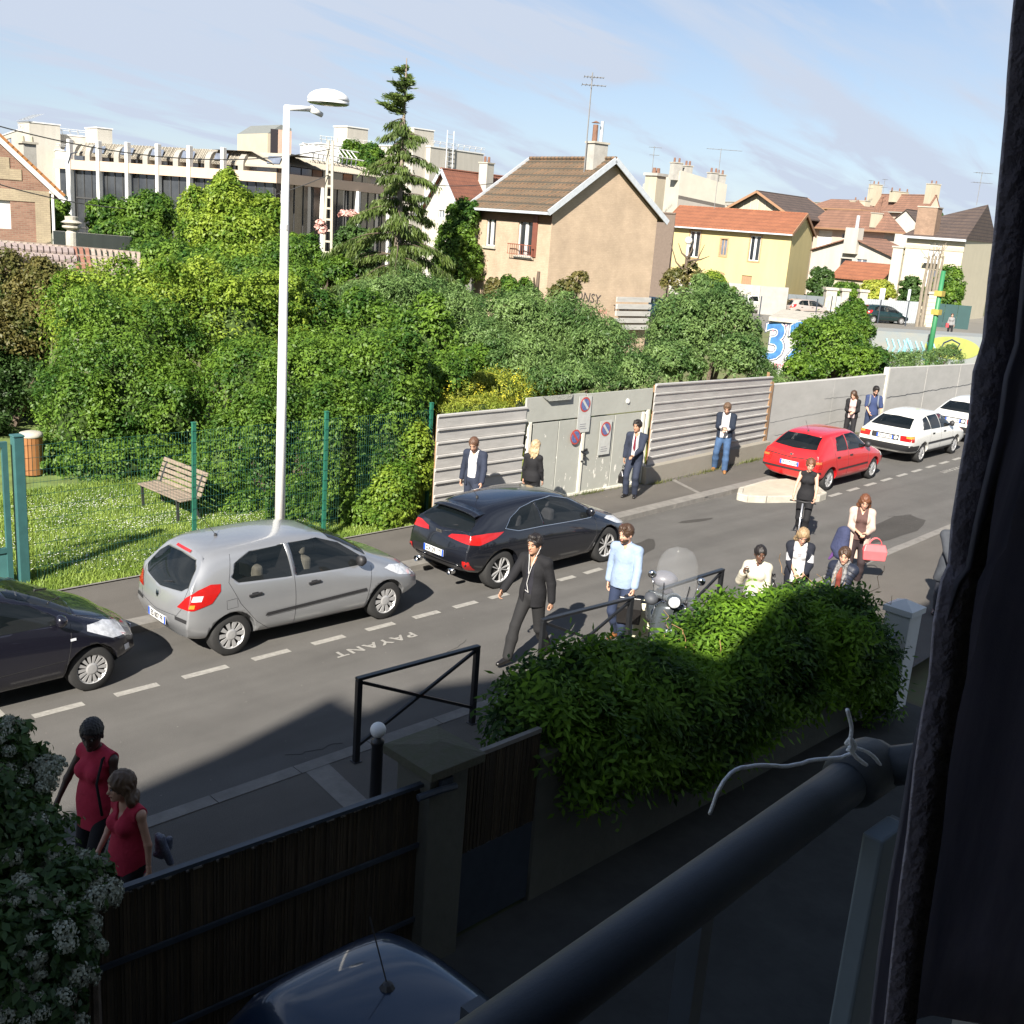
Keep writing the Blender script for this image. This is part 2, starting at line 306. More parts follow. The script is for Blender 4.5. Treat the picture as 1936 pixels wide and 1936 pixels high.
def road_wear():
    DKA = asphalt('patched_asphalt', (.050, .047, .043), None, 1)
    for (x, y, w, d, a) in ((16.2, 12.3, .9, .25, 20), (19.0, 13.0, .6, .09, -10), (22.5, 10.2, 1.8, .5, 5), (12.6, 8.98, 1.1, .12, 3)):
        P = []; n = 14
        for i in range(n): t = 6.283*i/n; q = rnd.uniform(.75, 1.1); P.append((x+w*q*math.cos(t)*math.cos(R(a))-d*q*math.sin(t)*math.sin(R(a)), y+w*q*math.cos(t)*math.sin(R(a))+d*q*math.sin(t)*math.cos(R(a)), .0045))
        mesh('road_patch', P, [tuple(range(n))], DKA)['kind'] = 'structure'
    m = MB()
    for k in range(5):
        x, y = rnd.uniform(5, 24), rnd.uniform(9.2, 11.6); pts = [(x, y, .003)]
        for j in range(12): pts.append((pts[-1][0]+rnd.uniform(.03, .12), pts[-1][1]+rnd.uniform(-.04, .04)+.03*math.sin(k), .003))
        m.tube(pts, .003, 3, False)
    o = m.build('road_cracks', UNDK); o['kind'] = 'structure'
    V = []
    for k in range(420): x, y = rnd.uniform(4, 30), rnd.uniform(8.9, 13.4); s_ = rnd.uniform(.004, .012); V.append([(x-s_, y, .006), (x, y-s_, .006), (x+s_, y+.002, .006), (x, y+s_, .006)])
    npmesh('road_grit', V, 4, KERB)['kind'] = 'stuff'; V = []
UNDK = M('crack_dark', (.02, .02, .02), .9); road_wear()
# ------------------------------------------------------------------ the house the picture is taken from, and its neighbours
PLAST = M('grey_render', (.34, .33, .30), .9, .15, 2, .2); DARKM = M('dark_metal', (.035, .045, .06), .4, .2, 8, spec=.6); PAINTW = M('white_paint', (.62, .62, .60), .5, .06, 3)
def own_house():
    r = thing('town_house', 'grey rendered house behind the window the street is seen from', 'house'); m = MB()
    Y0, Y1 = .17, .37
    prof = [(-5, -.14), (-5, 12.3), (-4.4, 12.05), (-2.3, 10.6), (-1, 11.5), (.2, 11.45), (14, 11.45), (14, -.14)]
    # facade with an opening for the French window
    ox0, ox1, oz0, oz1 = -1.1, 1.22, 4.38, 7.1
    m.box(-5, ox0, Y0, Y1, -.14, 10.5); m.box(ox1, 14, Y0, Y1, -.14, 10.5); m.box(ox0, ox1, Y0, Y1, -.14, oz0); m.box(ox0, ox1, Y0, Y1, oz1, 10.5)
    m.ext([(x, Y1, max(z, 10.5)) for x, z in prof[1:-1]]+[(14, Y1, 10.5), (-5, Y1, 10.5)], (0, -.4, 0))
    m.box(-5, -4.8, -9, Y0, -.14, 10.4); m.box(13.8, 14, -9, Y0, -.14, 10.4); m.box(-4.8, 13.8, -9, -8.8, -.14, 10.4)
    m.build('wall', PLAST, r); m = MB(); m.box(-5.1, 14.1, -9.1, Y0-.2, 10.4, 10.6); m.build('roof', M('zinc_roof', (.2, .2, .2), .6), r)
    m = MB(); m.box(-4.8, 13.8, -8.8, Y0, 4.2, 4.36); m.build('floor', M('floor_boards', (.12, .08, .05), .5), r); m = MB(); m.box(-4.8, 13.8, -8.8, Y0, 7.3, 7.45); m.build('ceiling', PAINTW, r)
    m = MB(); m.box(ox1-.06, ox1, Y0-.05, Y0+.06, oz0, oz1); m.box(ox0, ox0+.06, Y0-.05, Y0+.06, oz0, oz1); m.box(ox0, ox1, Y0-.05, Y0+.06, oz1-.06, oz1); m.build('window_frame', PAINTW, r)
    n = thing('corner_building', 'tall grey building next door that shades the street', 'building'); m = MB()
    pr = [(-40, -.14), (-40, 15.1), (-15.4, 15.2), (-14.4, 15.6), (-13.6, 16.35), (-12.3, 15.35), (-11.6, 15.65), (-10.6, 15.3), (-9.6, 15.0), (-6.5, 13.4), (-5.05, 12.4), (-5.05, -.14)]
    m.ext([(x, .37, z) for x, z in pr], (0, -.5, 0)); m.box(-40, -5.05, -9, -.15, -.14, 12.2); m.build('wall', PLAST, n)
    m = MB(); m.box(-40, -5.05, -9.1, -.14, 12.2, 12.35); m.build('roof', MATS['zinc_roof'], n)
own_house()
def CLOTHT(name, *a, **k):
    m = M(name, *a, **k); nt = m.node_tree; N = nt.nodes; L = nt.links; b = N['Principled BSDF']; t = N.new('ShaderNodeBsdfTranslucent'); L.new(b.inputs['Base Color'].links[0].from_socket, t.inputs[0]); ms = N.new('ShaderNodeMixShader'); ms.inputs[0].default_value = .5; L.new(b.outputs[0], ms.inputs[1]); L.new(t.outputs[0], ms.inputs[2]); L.new(ms.outputs[0], N['Material Output'].inputs[0]); return m
def rail_and_curtain():
    r = thing('window_railing', 'thick worn blue-grey tube railing outside the window with a white cord tied on it', 'railing')
    a, b = at(905, 1990, z=5.3), at(1625, 1462, z=5.3); m = MB(); d = b-a; pts = [a+d*t for t in (-.6, -.3, 0, .2, .35, .5, .53, .6, .8, 1)]; yr = b[1]; xr = b[0]
    RM = M('worn_rail_paint', (.020, .030, .044), .6, .35, 3, .06, col2=(.04, .052, .072), bscale=200, stretch=(1, 3, 3))
    m.tube([(p[0], p[1], 5.3) for p in pts], .031, 20); m.build('rail_tube', RM, r, True)
    m = MB(); m.lathe([(0, -.05), (.034, -.05), (.042, -.03), (.042, .03), (.034, .05), (0, .05)], (xr+.005, yr, 5.3), 16, 'x')
    m.tube([(xr+.02, yr, 5.3), (xr+.08, yr-.08, 5.33), (xr+.10, .38, 5.33)], .028, 12); m.lathe([(0, .0), (.05, .0), (.05, .02), (0, .02)], (xr+.10, .37, 5.33), 16, 'y'); m.build('end_bracket', M('bracket_iron', (.03, .035, .04), .6, .2, 20, .05), r, True)
    for x in (.62, .98): m = MB(); m.box(x-.012, x+.012, .585, .615, 4.35, 5.28); m.build('baluster', DARKM, r)
    m = MB(); m.box(-1.1, 1.4, .58, .62, 4.33, 4.37); m.build('bottom_rail', DARKM, r)
    p = thing('shutter_post', 'pale blue-grey shutter edge standing under the end of the railing', 'shutter'); m = MB()
    q = at(1600, 1500, Y=.56); m.box(q[0]-.0, q[0]+.07, .5, .53, 4.3, 5.27); o = m.build('shutter_board', M('shutter_paint', (.16, .20, .23), .6, .1, 6), p); bevel(o, .004)
    m = MB(); m.box(q[0]+.075, q[0]+.11, .51, .54, 4.3, 5.25); m.build('shutter_edge', M('shutter_paint2', (.08, .10, .12), .6), p)
    c = MB()
    def cord(pts, rad=.0024):
        P = [Vector(at(x, y, Y=Y)) for x, y, Y in pts]; Q = []
        for i in range(len(P)-1):
            for t in (0, .25, .5, .75):
                a0, a1, a2, a3 = P[max(i-1, 0)], P[i], P[i+1], P[min(i+2, len(P)-1)]
                Q.append(.5*((2*a1)+(a2-a0)*t+(2*a0-5*a1+4*a2-a3)*t*t+(3*a1-a0-3*a2+a3)*t**3))
        Q.append(P[-1]); c.tube([q+Vector((rnd.gauss(0, .0002),)*3) for q in Q], rad, 6)
    cord([(1342, 1538, .58), (1362, 1488, .57), (1390, 1456, .57), (1440, 1447, .57), (1490, 1448, .57), (1540, 1436, .565), (1590, 1432, .56), (1612, 1420, .555)])
    cord([(1602, 1342, .55), (1610, 1375, .55), (1608, 1400, .55), (1612, 1418, .55)], .0027); cord([(1606, 1412, .55), (1618, 1430, .55), (1638, 1446, .55)], .0027); cord([(1614, 1412, .555), (1650, 1428, .555), (1672, 1460, .56)], .0026)
    cord([(1600, 1405, .56), (1608, 1398, .55), (1616, 1408, .55), (1612, 1420, .55), (1602, 1416, .555)], .003)
    tag(c.build('cord', M('white_cord', (.8, .82, .85), .8, .1, 90, .4), None, True), 'frayed white cord knotted round the end of the window railing', 'cord')
    # curtain
    k = thing('curtain', 'dark woven curtain hanging at the side of the window', 'curtain'); edge = [(1912, -150), (1906, 0), (1900, 60), (1893, 150), (1890, 210), (1879, 330), (1868, 450), (1858, 530), (1848, 640), (1830, 700), (1822, 790), (1806, 880), (1790, 980), (1784, 1060), (1770, 1090), (1756, 1170), (1748, 1270), (1735, 1340), (1720, 1440), (1708, 1560), (1692, 1680), (1678, 1800), (1664, 1940), (1650, 2100)]
    E = [at(x, y, Y=.17) for x, y in edge]; V = []; F = []; nx = 70
    for i, e in enumerate(E):
        for j in range(nx+1):
            t = j/nx; x = e[0]+t*1.1; V.append((x, .17-.03*math.sin(t*60+.4*math.sin(i*.35))*min(1, t*9)-.01*math.sin(t*23+i*.2)-(.0 if t > .02 else .004), e[2]))
    for i in range(len(E)-1):
        for j in range(nx): a = i*(nx+1)+j; F.append((a, a+1, a+nx+2, a+nx+1))
    CM = CLOTHT('curtain_weave', (.30, .30, .36), .95, .3, 4, .5, col2=(.42, .40, .46), bscale=900, stretch=(8, 8, .6))
    mesh('curtain_cloth', V, F, CM, k, True).modifiers.new('s', 'SOLIDIFY').thickness = .002
    V = []; F = []
    for i, e in enumerate(E):
        w = .0105+.001*math.sin(i*1.7); e2 = e
        V += [(e2[0]-.003, .167, e[2]), (e2[0]+w, .158, e[2])]
    for i in range(len(E)-1): F.append((2*i, 2*i+1, 2*i+3, 2*i+2))
    mesh('curtain_hem', V, F, M('curtain_hem_cloth', (.22, .20, .24), .9, .2, 40, .4), k, True).modifiers.new('s', 'SOLIDIFY').thickness = .002
rail_and_curtain()
# ------------------------------------------------------------------ front garden wall and fence
def garden():
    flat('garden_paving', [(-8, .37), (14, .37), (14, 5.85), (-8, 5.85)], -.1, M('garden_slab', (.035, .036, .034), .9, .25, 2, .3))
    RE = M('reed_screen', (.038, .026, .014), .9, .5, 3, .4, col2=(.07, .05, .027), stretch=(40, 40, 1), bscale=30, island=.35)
    r = thing('garden_fence', 'low fence of dark reed canes with a black top rail along the pavement', 'fence')
    m = MB(); m.bar((-2, 6.27, 1.6), (5.15, 5.82, 1.6), .05, .03); m.build('top_rail', DARKM, r); a, b = Vector((-2, 6.30, 0)), Vector((5.15, 5.85, 0))
    m = MB()
    for i in range(290):
        p = a.lerp(b, i/290); w = rnd.uniform(.008, .013); h = 1.56-rnd.uniform(0, .03); m.box(p.x-w, p.x+w, p.y-.01+rnd.uniform(-.006, .006), p.y+.012, -.1, h)
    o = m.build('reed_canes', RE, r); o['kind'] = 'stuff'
    for z in (.35, 1.05): m = MB(); m.bar((-2, 6.27, z), (5.15, 5.82, z), .02, .04); m.build('cross_rail', DARKM, r)
    p = thing('gate_pillar', 'square concrete pillar with a flat mossy cap between the reed fence and the gate', 'pillar')
    m = MB(); m.box(5.14, 5.55, 5.72, 6.14, -.14, 1.72); bevel(m.build('shaft', M('old_concrete', (.13, .13, .105), .95, .25, 3, .4, col2=(.08, .08, .065)), p), .012)
    m = MB(); V = [(5.06, 5.62), (5.64, 5.62), (5.64, 6.24), (5.06, 6.24)]; m.prism(V, 1.72, 1.80); m.add([(*q, 1.8) for q in V]+[(5.3, 5.93, 1.86), (5.4, 5.93, 1.86)], [(0, 1, 5, 4), (1, 2, 5), (2, 3, 4, 5), (3, 0, 4)]); bevel(m.build('cap', M('mossy_concrete', (.11, .10, .075), .95, .3, 6, .5, col2=(.06, .065, .035)), p), .01)
    m = MB(); m.tube([(5.0, 5.7, 1.58), (5.2, 5.66, 1.6), (5.36, 5.66, 1.58)], .03, 8); m.obox((5.28, 5.69, 1.62), (.06, .02, .05), (1, 0, 0)); m.build('hinge', DARKM, p)
    g = thing('garden_gate', 'narrow dark gate with reed canes above a dark sheet for its shaded opening', 'gate'); m = MB()
    for i in range(44): x = 5.58+i*.0215; m.box(x, x+.017, 5.83+rnd.uniform(-.006, .006), 5.86, .75, 1.66-rnd.uniform(0, .02))
    o = m.build('reed_canes', RE, g); o['kind'] = 'stuff'
    m = MB(); m.box(5.57, 6.52, 5.84, 5.87, -.05, .74); m.build('lower_panel', DARKM, g); m = MB(); m.box(5.57, 6.52, 5.82, 5.87, 1.64, 1.68); m.build('top_rail', KERB, g)  # dark sheet stands in for the shaded opening under the canes
    w = thing('garden_wall', 'rendered garden wall covered by the climbing wisteria', 'wall')
    m = MB(); m.box(6.54, 12.6, 5.82, 6.02, -.14, 1.35); m.build('wall_body', MATS['old_concrete'], w); m = MB(); m.box(6.5, 12.65, 5.78, 6.06, 1.35, 1.41); m.build('coping', MATS['mossy_concrete'], w)
    pts = at(1712, 1140, Y=5.85); px, pz = pts[0], pts[2]
    p = thing('white_gate_post', 'white garden post with a pointed cap beyond the wisteria', 'post'); s = .21
    m = MB(); m.box(px-s+.03, px+s-.03, 5.85-s+.03, 5.85+s-.03, -.14, pz-.12); bevel(m.build('shaft', PAINTW, p), .01)
    m = MB(); m.prism([(px-s, 5.85-s), (px+s, 5.85-s), (px+s, 5.85+s), (px-s, 5.85+s)], pz-.12, pz-.04); m.add([(px-s, 5.85-s, pz-.04), (px+s, 5.85-s, pz-.04), (px+s, 5.85+s, pz-.04), (px-s, 5.85+s, pz-.04), (px, 5.85, pz+.06)], [(0, 1, 4), (1, 2, 4), (2, 3, 4), (3, 0, 4)]); m.build('cap', PAINTW, p)
    f = thing('white_railing', 'white picket railing with a sloping top beside the white garden post', 'railing'); m = MB(); m.bar((12.75, 5.85, pz-.42), (px-.2, 5.85, pz-.42), .05, .04); m.build('top_rail', M('blue_grey_paint', (.35, .42, .55), .5), f)
    for i in range(6): x = 12.8+i*(px-.25-12.8)/5; m = MB(); m.box(x-.035, x+.035, 5.84, 5.865, -.1, pz-.44); m.build('picket', PAINTW, f)
garden()
# ------------------------------------------------------------------ street furniture
BLK = M('black_street_paint', (.012, .013, .015), .35, .3, 10, spec=.6)
def barrier(xa, ya, xb, yb, label):
    r = thing('pedestrian_barrier', label, 'barrier', (xa, ya, .1), group='crossed pedestrian barriers along the kerb'); d = Vector((xb-xa, yb-ya, 0)); L = d.length; r.rotation_euler[2] = math.atan2(d.y, d.x); T = 1.0
    m = MB(); m.bar((-.03, 0, T), (L+.03, 0, T), .07, .035); bevel(m.build('top_rail', BLK, r), .006)
    for x in (0, L): m = MB(); m.box(x-.032, x+.032, -.03, .03, 0, T-.02); m.box(x-.05, x+.05, -.05, .05, 0, .012); bevel(m.build('post', BLK, r), .005)
    for a, b in (((.03, 0, T-.05), (L-.03, 0, .22)), ((.03, 0, .2), (L-.03, 0, T-.05))): m = MB(); m.bar(a, b, .03, .035); m.build('cross_bar', BLK, r)
barrier(6.62, 8.62, 8.30, 8.55, 'black crossed barrier standing beside the white-topped bollard in the shade')
barrier(9.62, 8.72, 11.27, 8.62, 'black crossed barrier just behind the man in the black blazer')
barrier(11.9, 8.62, 13.50, 8.66, 'black crossed barrier behind the windscreen of the parked motor scooter')
def bollard(px, py, label):
    p = at(px, py, z=1.16); r = thing('bollard', label, 'bollard', (p[0], p[1], .1), group='black bollards with white ball tops')
    m = MB(); m.lathe([(0, 0), (.075, 0), (.075, .05), (.06, .07), (.058, .9), (.066, .91), (.066, .95), (.035, .97), (.03, 1.0)], n=20); m.build('post', BLK, r, True)
    m = MB(); m.lathe([(.001, .985)]+[(.078*math.sin(a), 1.06-.078*math.cos(a)) for a in np.linspace(.35, 3.14, 12)], n=20); m.build('ball', M('ball_white', (.78, .78, .76), .4, .05, 5), r, True)
bollard(715, 1380, 'black bollard with a white ball beside the shaded barrier'); bollard(1584, 1085, 'black bollard with a white ball in front of the woman in the scarf')
def lamp():
    b = at(527, 985, Y=15.25); x, y = b[0]+.02, 15.25; r = thing('street_lamp', 'tall white street lamp with a dish-shaped head on a short arm', 'street lamp', (x, y, .1)); WH = M('lamp_white', (.78, .78, .76), .35, .05, 3, spec=.6)
    t = at(553, 203, Y=15.25); h = t[2]-.1; hd = at(621, 187, Y=15.25); ax = hd[0]-x
    m = MB(); m.tube([(0, 0, 0), (0, 0, 3), (0, 0, 5.2), (0, 0, h)], [.088, .078, .068, .05], 20); m.build('pole', WH, r, True)
    m = MB(); m.lathe([(.07, 0), (.073, 0), (.073, .08), (.068, .08)], (0, 0, 5.5), 16); m.build('collar', M('lamp_band', (.5, .5, .5), .5), r)
    m = MB(); m.tube([(-.03, 0, h-.02), (ax-.27, 0, h+.02)], .042, 12); m.tube([(ax-.34, 0, h+.02), (ax-.12, 0, h-.05)], [.055, .04], 12); m.build('arm', WH, r, True)
    zz = hd[2]-.1; m = MB(); m.lathe([(.33, -.07), (.335, -.04), (.32, -.03), (.33, -.02), (.335, 0), (.3, .06), (.22, .11), (.12, .14), (.001, .15)], (ax, 0, zz), 32); m.build('lamp_head', WH, r, True)
    m = MB(); m.lathe([(.001, -.10), (.2, -.095), (.3, -.085), (.325, -.065)], (ax, 0, zz), 32); m.build('lamp_glass', M('lamp_glass', (.16, .17, .14), .15, .1, 4, spec=.6), r, True)
lamp()
GREEN = M('fence_green', (.02, .13, .085), .45, .15, 6, spec=.5); GREEN2 = M('gate_green', (.035, .11, .11), .5, .15, 4)
def park_fence():
    r = thing('mesh_fence', 'green wire mesh fence with four posts in front of the park lawn', 'fence'); Y = 16.3; xs = [5.96, 8.84, 11.53, 14.08]
    for i, x in enumerate(xs[1:]): m = MB(); s = .03; m.box(x-s, x+s, Y-s, Y+s, .0, 2.34); m.box(x-s-.006, x+s+.006, Y-s-.006, Y+s+.006, 2.34, 2.36); m.build('fence_post', GREEN, r)
    WIRE = M('fence_wire', (.01, .06, .05), .5)
    for a, b in zip(xs[:-1], xs[1:]):
        m = MB(); x = a+.04
        while x < b: m.add([(x-.0016, Y-.03, .06), (x+.0016, Y-.03, .06), (x, Y-.033, .06), (x-.0016, Y-.03, 2.22), (x+.0016, Y-.03, 2.22), (x, Y-.034, 2.22)], [(0, 1, 4, 3), (1, 2, 5, 4), (2, 0, 3, 5)]); x += .052
        for k in range(12): z = .08+k*.194; m.box(a, b, Y-.036, Y-.031, z-.0028, z+.0028)
        o = m.build('wire_panel', WIRE, r); o['kind'] = 'stuff'
    g = thing('park_gate', 'open-barred blue-green park gate on a thick square post beside the lawn', 'gate')
    m = MB(); m.box(5.88, 6.03, Y-.08, Y+.08, 0, 2.36); m.box(5.87, 6.04, Y-.09, Y+.09, 2.36, 2.39); bevel(m.build('gate_post', GREEN2, g), .01)
    m = MB(); m.box(5.72, 5.8, Y-.03, Y+.03, .08, 2.3); m.box(4.4, 5.72, Y-.03, Y+.03, 2.22, 2.3); m.box(4.4, 5.72, Y-.03, Y+.03, .08, .16); m.box(4.4, 5.72, Y-.03, Y+.03, .58, .66); m.build('gate_frame', GREEN2, g)
    m = MB(); m.box(4.4, 5.72, Y-.01, Y+.01, .16, .58); m.build('lower_panel', M('gate_panel_green', (.06, .17, .17), .5, .15, 3), g)
    for k in range(8): x = 4.5+k*.16; m = MB(); m.tube([(x, Y, .64), (x, Y, 2.24)], .014, 6); m.build('gate_bar', GREEN2, g)
park_fence()
def bench():
    a = Vector(at(268, 925, z=.3)); b = Vector(at(378, 972, z=.3)); a.z = b.z = .07; d = (b-a); L = 1.6; d = d.normalized(); c = (a+b)/2
    r = thing('park_bench', 'weathered slatted wooden bench on the lawn against the bushes', 'bench', c, math.atan2(d.y, d.x)); WD = M('bench_wood', (.19, .145, .105), .85, .25, 5, .3, stretch=(1, 12, 12), col2=(.27, .22, .17)); IR = M('bench_iron', (.03, .03, .03), .6)
    # local: x along, +y is the back
    for k in range(4): m = MB(); m.box(-L/2, L/2, -.24+k*.105, -.15+k*.105, .42+.006*k, .45+.006*k); bevel(m.build('slat', WD, r), .006, 1)
    for k in range(5): z = .5+k*.095; y = .20+k*.035; m = MB(); m.obox((0, y, z), (L/2, .014, .038), (1, 0, 0), (0, .94, -.34)); bevel(m.build('slat', WD, r), .006, 1)
    for x in (-L/2+.15, L/2-.15): m = MB(); m.bar((x, -.2, 0), (x, -.22, .42), .05, .03); m.bar((x, .25, 0), (x, .1, .42), .05, .03); m.bar((x, -.25, .41), (x, .16, .44), .05, .025); m.bar((x, .16, .44), (x, .36, .93), .05, .025); m.build('leg', IR, r)
    return r
bench()
def bin_():
    p = at(62, 900, z=.05); r = thing('litter_bin', 'round park litter bin of orange wooden slats with a pale lid', 'litter bin', (p[0]+.0, p[1], .06)); OW = M('orange_wood', (.26, .11, .035), .7, .15, 4)
    for k in range(18): a = 2*math.pi*k/18; m = MB(); m.obox(((.21)*math.cos(a), (.21)*math.sin(a), .45), (.033, .012, .4), (-math.sin(a), math.cos(a), 0)); m.build('slat', OW, r)
    m = MB(); m.lathe([(.001, .05), (.19, .05), (.19, .86)], n=20); m.build('liner', DARKM, r, True); m = MB(); m.lathe([(.235, .85), (.245, .87), (.225, .93), (.16, .95), (.001, .96)], n=24); m.build('lid', CONC, r, True)
bin_()
# ------------------------------------------------------------------ hoarding along the far pavement
def yw(x): return 15.65+.085*max(0, x-21)
SH = M('galvanised_sheet', (.35, .34, .325), .6, .1, 1.6, .1, stretch=(1, 1, 5), col2=(.43, .42, .40), detail=8, island=.05); WT = M('whitish_frame', (.62, .60, .52), .6, .1, 5, .1)
def lay(m_add, xa, xb, prof, ya=None, yb=None):
    """extrude (dy, z) profile from xa to xb along the wall line; z may be (za, zb)"""
    ya = yw(xa) if ya is None else ya; yb = yw(xb) if yb is None else yb; n = len(prof)
    V = [(xa, ya+p[0], p[1]) for p in prof]+[(xb, yb+p[0], p[2] if len(p) > 2 else p[1]) for p in prof]
    m_add.add(V, [tuple(range(n)), tuple(range(2*n-1, n-1, -1))]+[(i, n+i, n+(i+1) % n, (i+1) % n) for i in range(n)])
def corrugated(xa, xb, z0, z1a, z1b, n, label):
    r = thing('corrugated_hoarding', label, 'hoarding', group='corrugated metal hoarding panels')
    for k in range(n):
        a0, b0 = z0+(z1a-z0)*k/n, z0+(z1b-z0)*k/n; a1, b1 = z0+(z1a-z0)*(k+1)/n, z0+(z1b-z0)*(k+1)/n; j = rnd.uniform(-.012, .012)
        m = MB(); lay(m, xa+rnd.uniform(-.03, .01), xb+rnd.uniform(-.01, .05), [(0, a0, b0), (-.02, a0+.002, b0+.002), (-.03, a1-.075, b1-.075), (-.058+j, a1-.045, b1-.045), (-.058+j, a1-.012, b1-.012), (0, a1-.002, b1-.002)]); m.build('metal_sheet', SH, r)
    for x in (xa+.05, xb-.08): m = MB(); lay(m, x, x+.08, [(.02, 0, 0), (.02, z1a-.05, z1b-.05), (.1, z1a-.05, z1b-.05), (.1, 0, 0)]); m.build('post', M('rusty_post', (.28, .17, .09), .9, .3, 5, .3), r)
    return r
corrugated(13.7, 16.1, .1, 2.26, 2.26, 8, 'short ribbed metal hoarding beside the green fence, behind the blond woman')
c2 = corrugated(20.52, 26.3, .52, 2.52, 2.36, 9, 'long ribbed metal hoarding with a concrete base, behind the man in jeans')
m = MB(); lay(m, 20.3, 26.5, [(-.18, .0), (-.16, .5), (.05, .54), (.05, 0)]); m.build('concrete_base', M('stained_concrete', (.29, .27, .225), .9, .2, 3, .3, col2=(.22, .20, .165)), c2)
m = MB(); lay(m, 26.28, 26.44, [(-.05, 0), (-.05, 2.2), (.05, 2.2), (.05, 0)]); m.build('post', MATS['rusty_post'], c2)
def peel():
    m = M('peeling_gate_paint', (.34, .345, .31), .7, .06, 2, .15); nt = m.node_tree; N = nt.nodes; L = nt.links; b = N['Principled BSDF']; src = b.inputs['Base Color'].links[0].from_socket
    tc = N.new('ShaderNodeTexCoord'); mp = N.new('ShaderNodeMapping'); mp.inputs['Scale'].default_value = (1, 1, .45); L.new(tc.outputs['Object'], mp.inputs[0]); n1 = N.new('ShaderNodeTexNoise'); n1.inputs['Scale'].default_value = 5.5; n1.inputs['Detail'].default_value = 5; n1.inputs['Roughness'].default_value = .7; L.new(mp.outputs[0], n1.inputs['Vector'])
    sp = N.new('ShaderNodeSeparateXYZ'); L.new(tc.outputs['Object'], sp.inputs[0]); gz = N.new('ShaderNodeMapRange'); gz.inputs[1].default_value = .1; gz.inputs[2].default_value = 1.9; gz.inputs[3].default_value = .055; gz.inputs[4].default_value = -.05; L.new(sp.outputs[2], gz.inputs[0])
    ad = N.new('ShaderNodeMath'); ad.operation = 'ADD'; L.new(n1.outputs[0], ad.inputs[0]); L.new(gz.outputs[0], ad.inputs[1]); mr = N.new('ShaderNodeMapRange'); mr.inputs[1].default_value = .625; mr.inputs[2].default_value = .645; L.new(ad.outputs[0], mr.inputs[0])
    mx = N.new('ShaderNodeMix'); mx.data_type = 'RGBA'; L.new(mr.outputs[0], mx.inputs[0]); L.new(src, mx.inputs[6]); mx.inputs[7].default_value = (.68, .66, .60, 1); L.new(mx.outputs[2], b.inputs['Base Color']); return m
def gates():
    P = peel(); r = thing('sheet_metal_gate', 'double grey sheet metal gate with peeling white paint and parking signs', 'gate'); Y = 15.66
    for a, b in ((16.42, 17.22), (17.24, 18.03), (18.1, 19.12), (19.14, 20.12)): m = MB(); m.box(a, b, Y, Y+.04, .14, 1.86); bevel(m.build('door_panel', P, r), .006, 1)
    for a, b, z in ((16.15, 18.02, 2.43), (18.06, 20.42, 2.41)): m = MB(); m.box(a, b, Y-.02, Y+.03, 1.9, z); m.build('header_sheet', P, r)
    m = MB(); m.add([(16.6, Y-.022, 2.44), (17.6, Y-.022, 2.44), (17.45, Y-.10, 2.34), (16.75, Y-.10, 2.34)], [(0, 1, 2, 3), (3, 2, 1, 0)]); m.build('bent_flap', P, r)
    for x in (16.3, 18.04, 20.16, 20.32): m = MB(); m.box(x-.045, x+.045, Y-.035, Y+.06, .1, 1.9 if x != 20.16 else 1.86); bevel(m.build('frame_post', WT, r), .005, 1)
    m = MB(); m.box(16.3, 20.2, Y-.03, Y+.05, .1, .15); m.build('sill', WT, r)
    m = MB(); m.tube([(18.0, Y-.03, 1.12), (18.1, Y-.1, 1.05), (18.16, Y-.03, .98), (18.08, Y-.08, .9), (18.02, Y-.03, .88)], .02, 6); m.obox((18.12, Y-.04, 1.12), (.08, .02, .02), (1, 0, .3)); m.build('chain_and_lock', BLK, r)
    m = MB(); m.lathe([(0, -.03), (.05, -.03), (.06, 0)], (19.5, Y-.02, 2.16), 12, 'y'); m.build('round_knob', PAINTW, r)
    RED = M('sign_red', (.38, .06, .05), .5, .15, 20); BLU = M('sign_blue', (.06, .08, .28), .6, .3, 20, col2=(.14, .19, .34)); BRD = M('sign_board', (.42, .43, .41), .6, .1, 8)
    def sign(px, py, w, h, dz, board=True, label=''):
        p = at(px, py, Y=Y-.03); s = thing('no_parking_sign', label, 'sign', (p[0], Y-.045, p[2]), group='no parking signs on the grey metal gate')
        if board: m = MB(); m.box(-w/2, w/2, 0, .008, -h/2, h/2); m.build('board', BRD, s); 
        q = .17; m = MB(); m.lathe([(.001, -.004), (q, -.004), (q, 0)], (0, 0, dz), 28, 'y'); m.build('red_ring', RED, s); m = MB(); m.lathe([(.001, -.007), (q*.78, -.007), (q*.78, -.003)], (0, 0, dz), 28, 'y'); m.build('blue_disc', BLU, s)
        m = MB(); m.obox((0, -.009, dz), (q*.8, .002, .028), (1, 0, -1.1), (0, 1, 0)); m.build('slash', BRD if board else RED, s)
        if board:
            for k in range(3): m = MB(); m.box(-w*.3, w*.3-rnd.uniform(0, .08), -.002, 0, -h*.28-k*.05, -h*.28-k*.05+.012); m.build('print_line', M('sign_ink', (.15, .15, .18), .6), s)
        return s
    sign(1104, 783, .42, .82, .22, True, 'tall white board with a blue and red no parking disc above the gate chain')
    sign(1143, 827, .40, .80, .2, True, 'worn white board with a faded no parking disc beside the man in the suit')
    sign(1087, 826, 0, 0, 0, False, 'bare round no parking disc stuck on the gate leaf nearer the corrugated sheets')
gates()
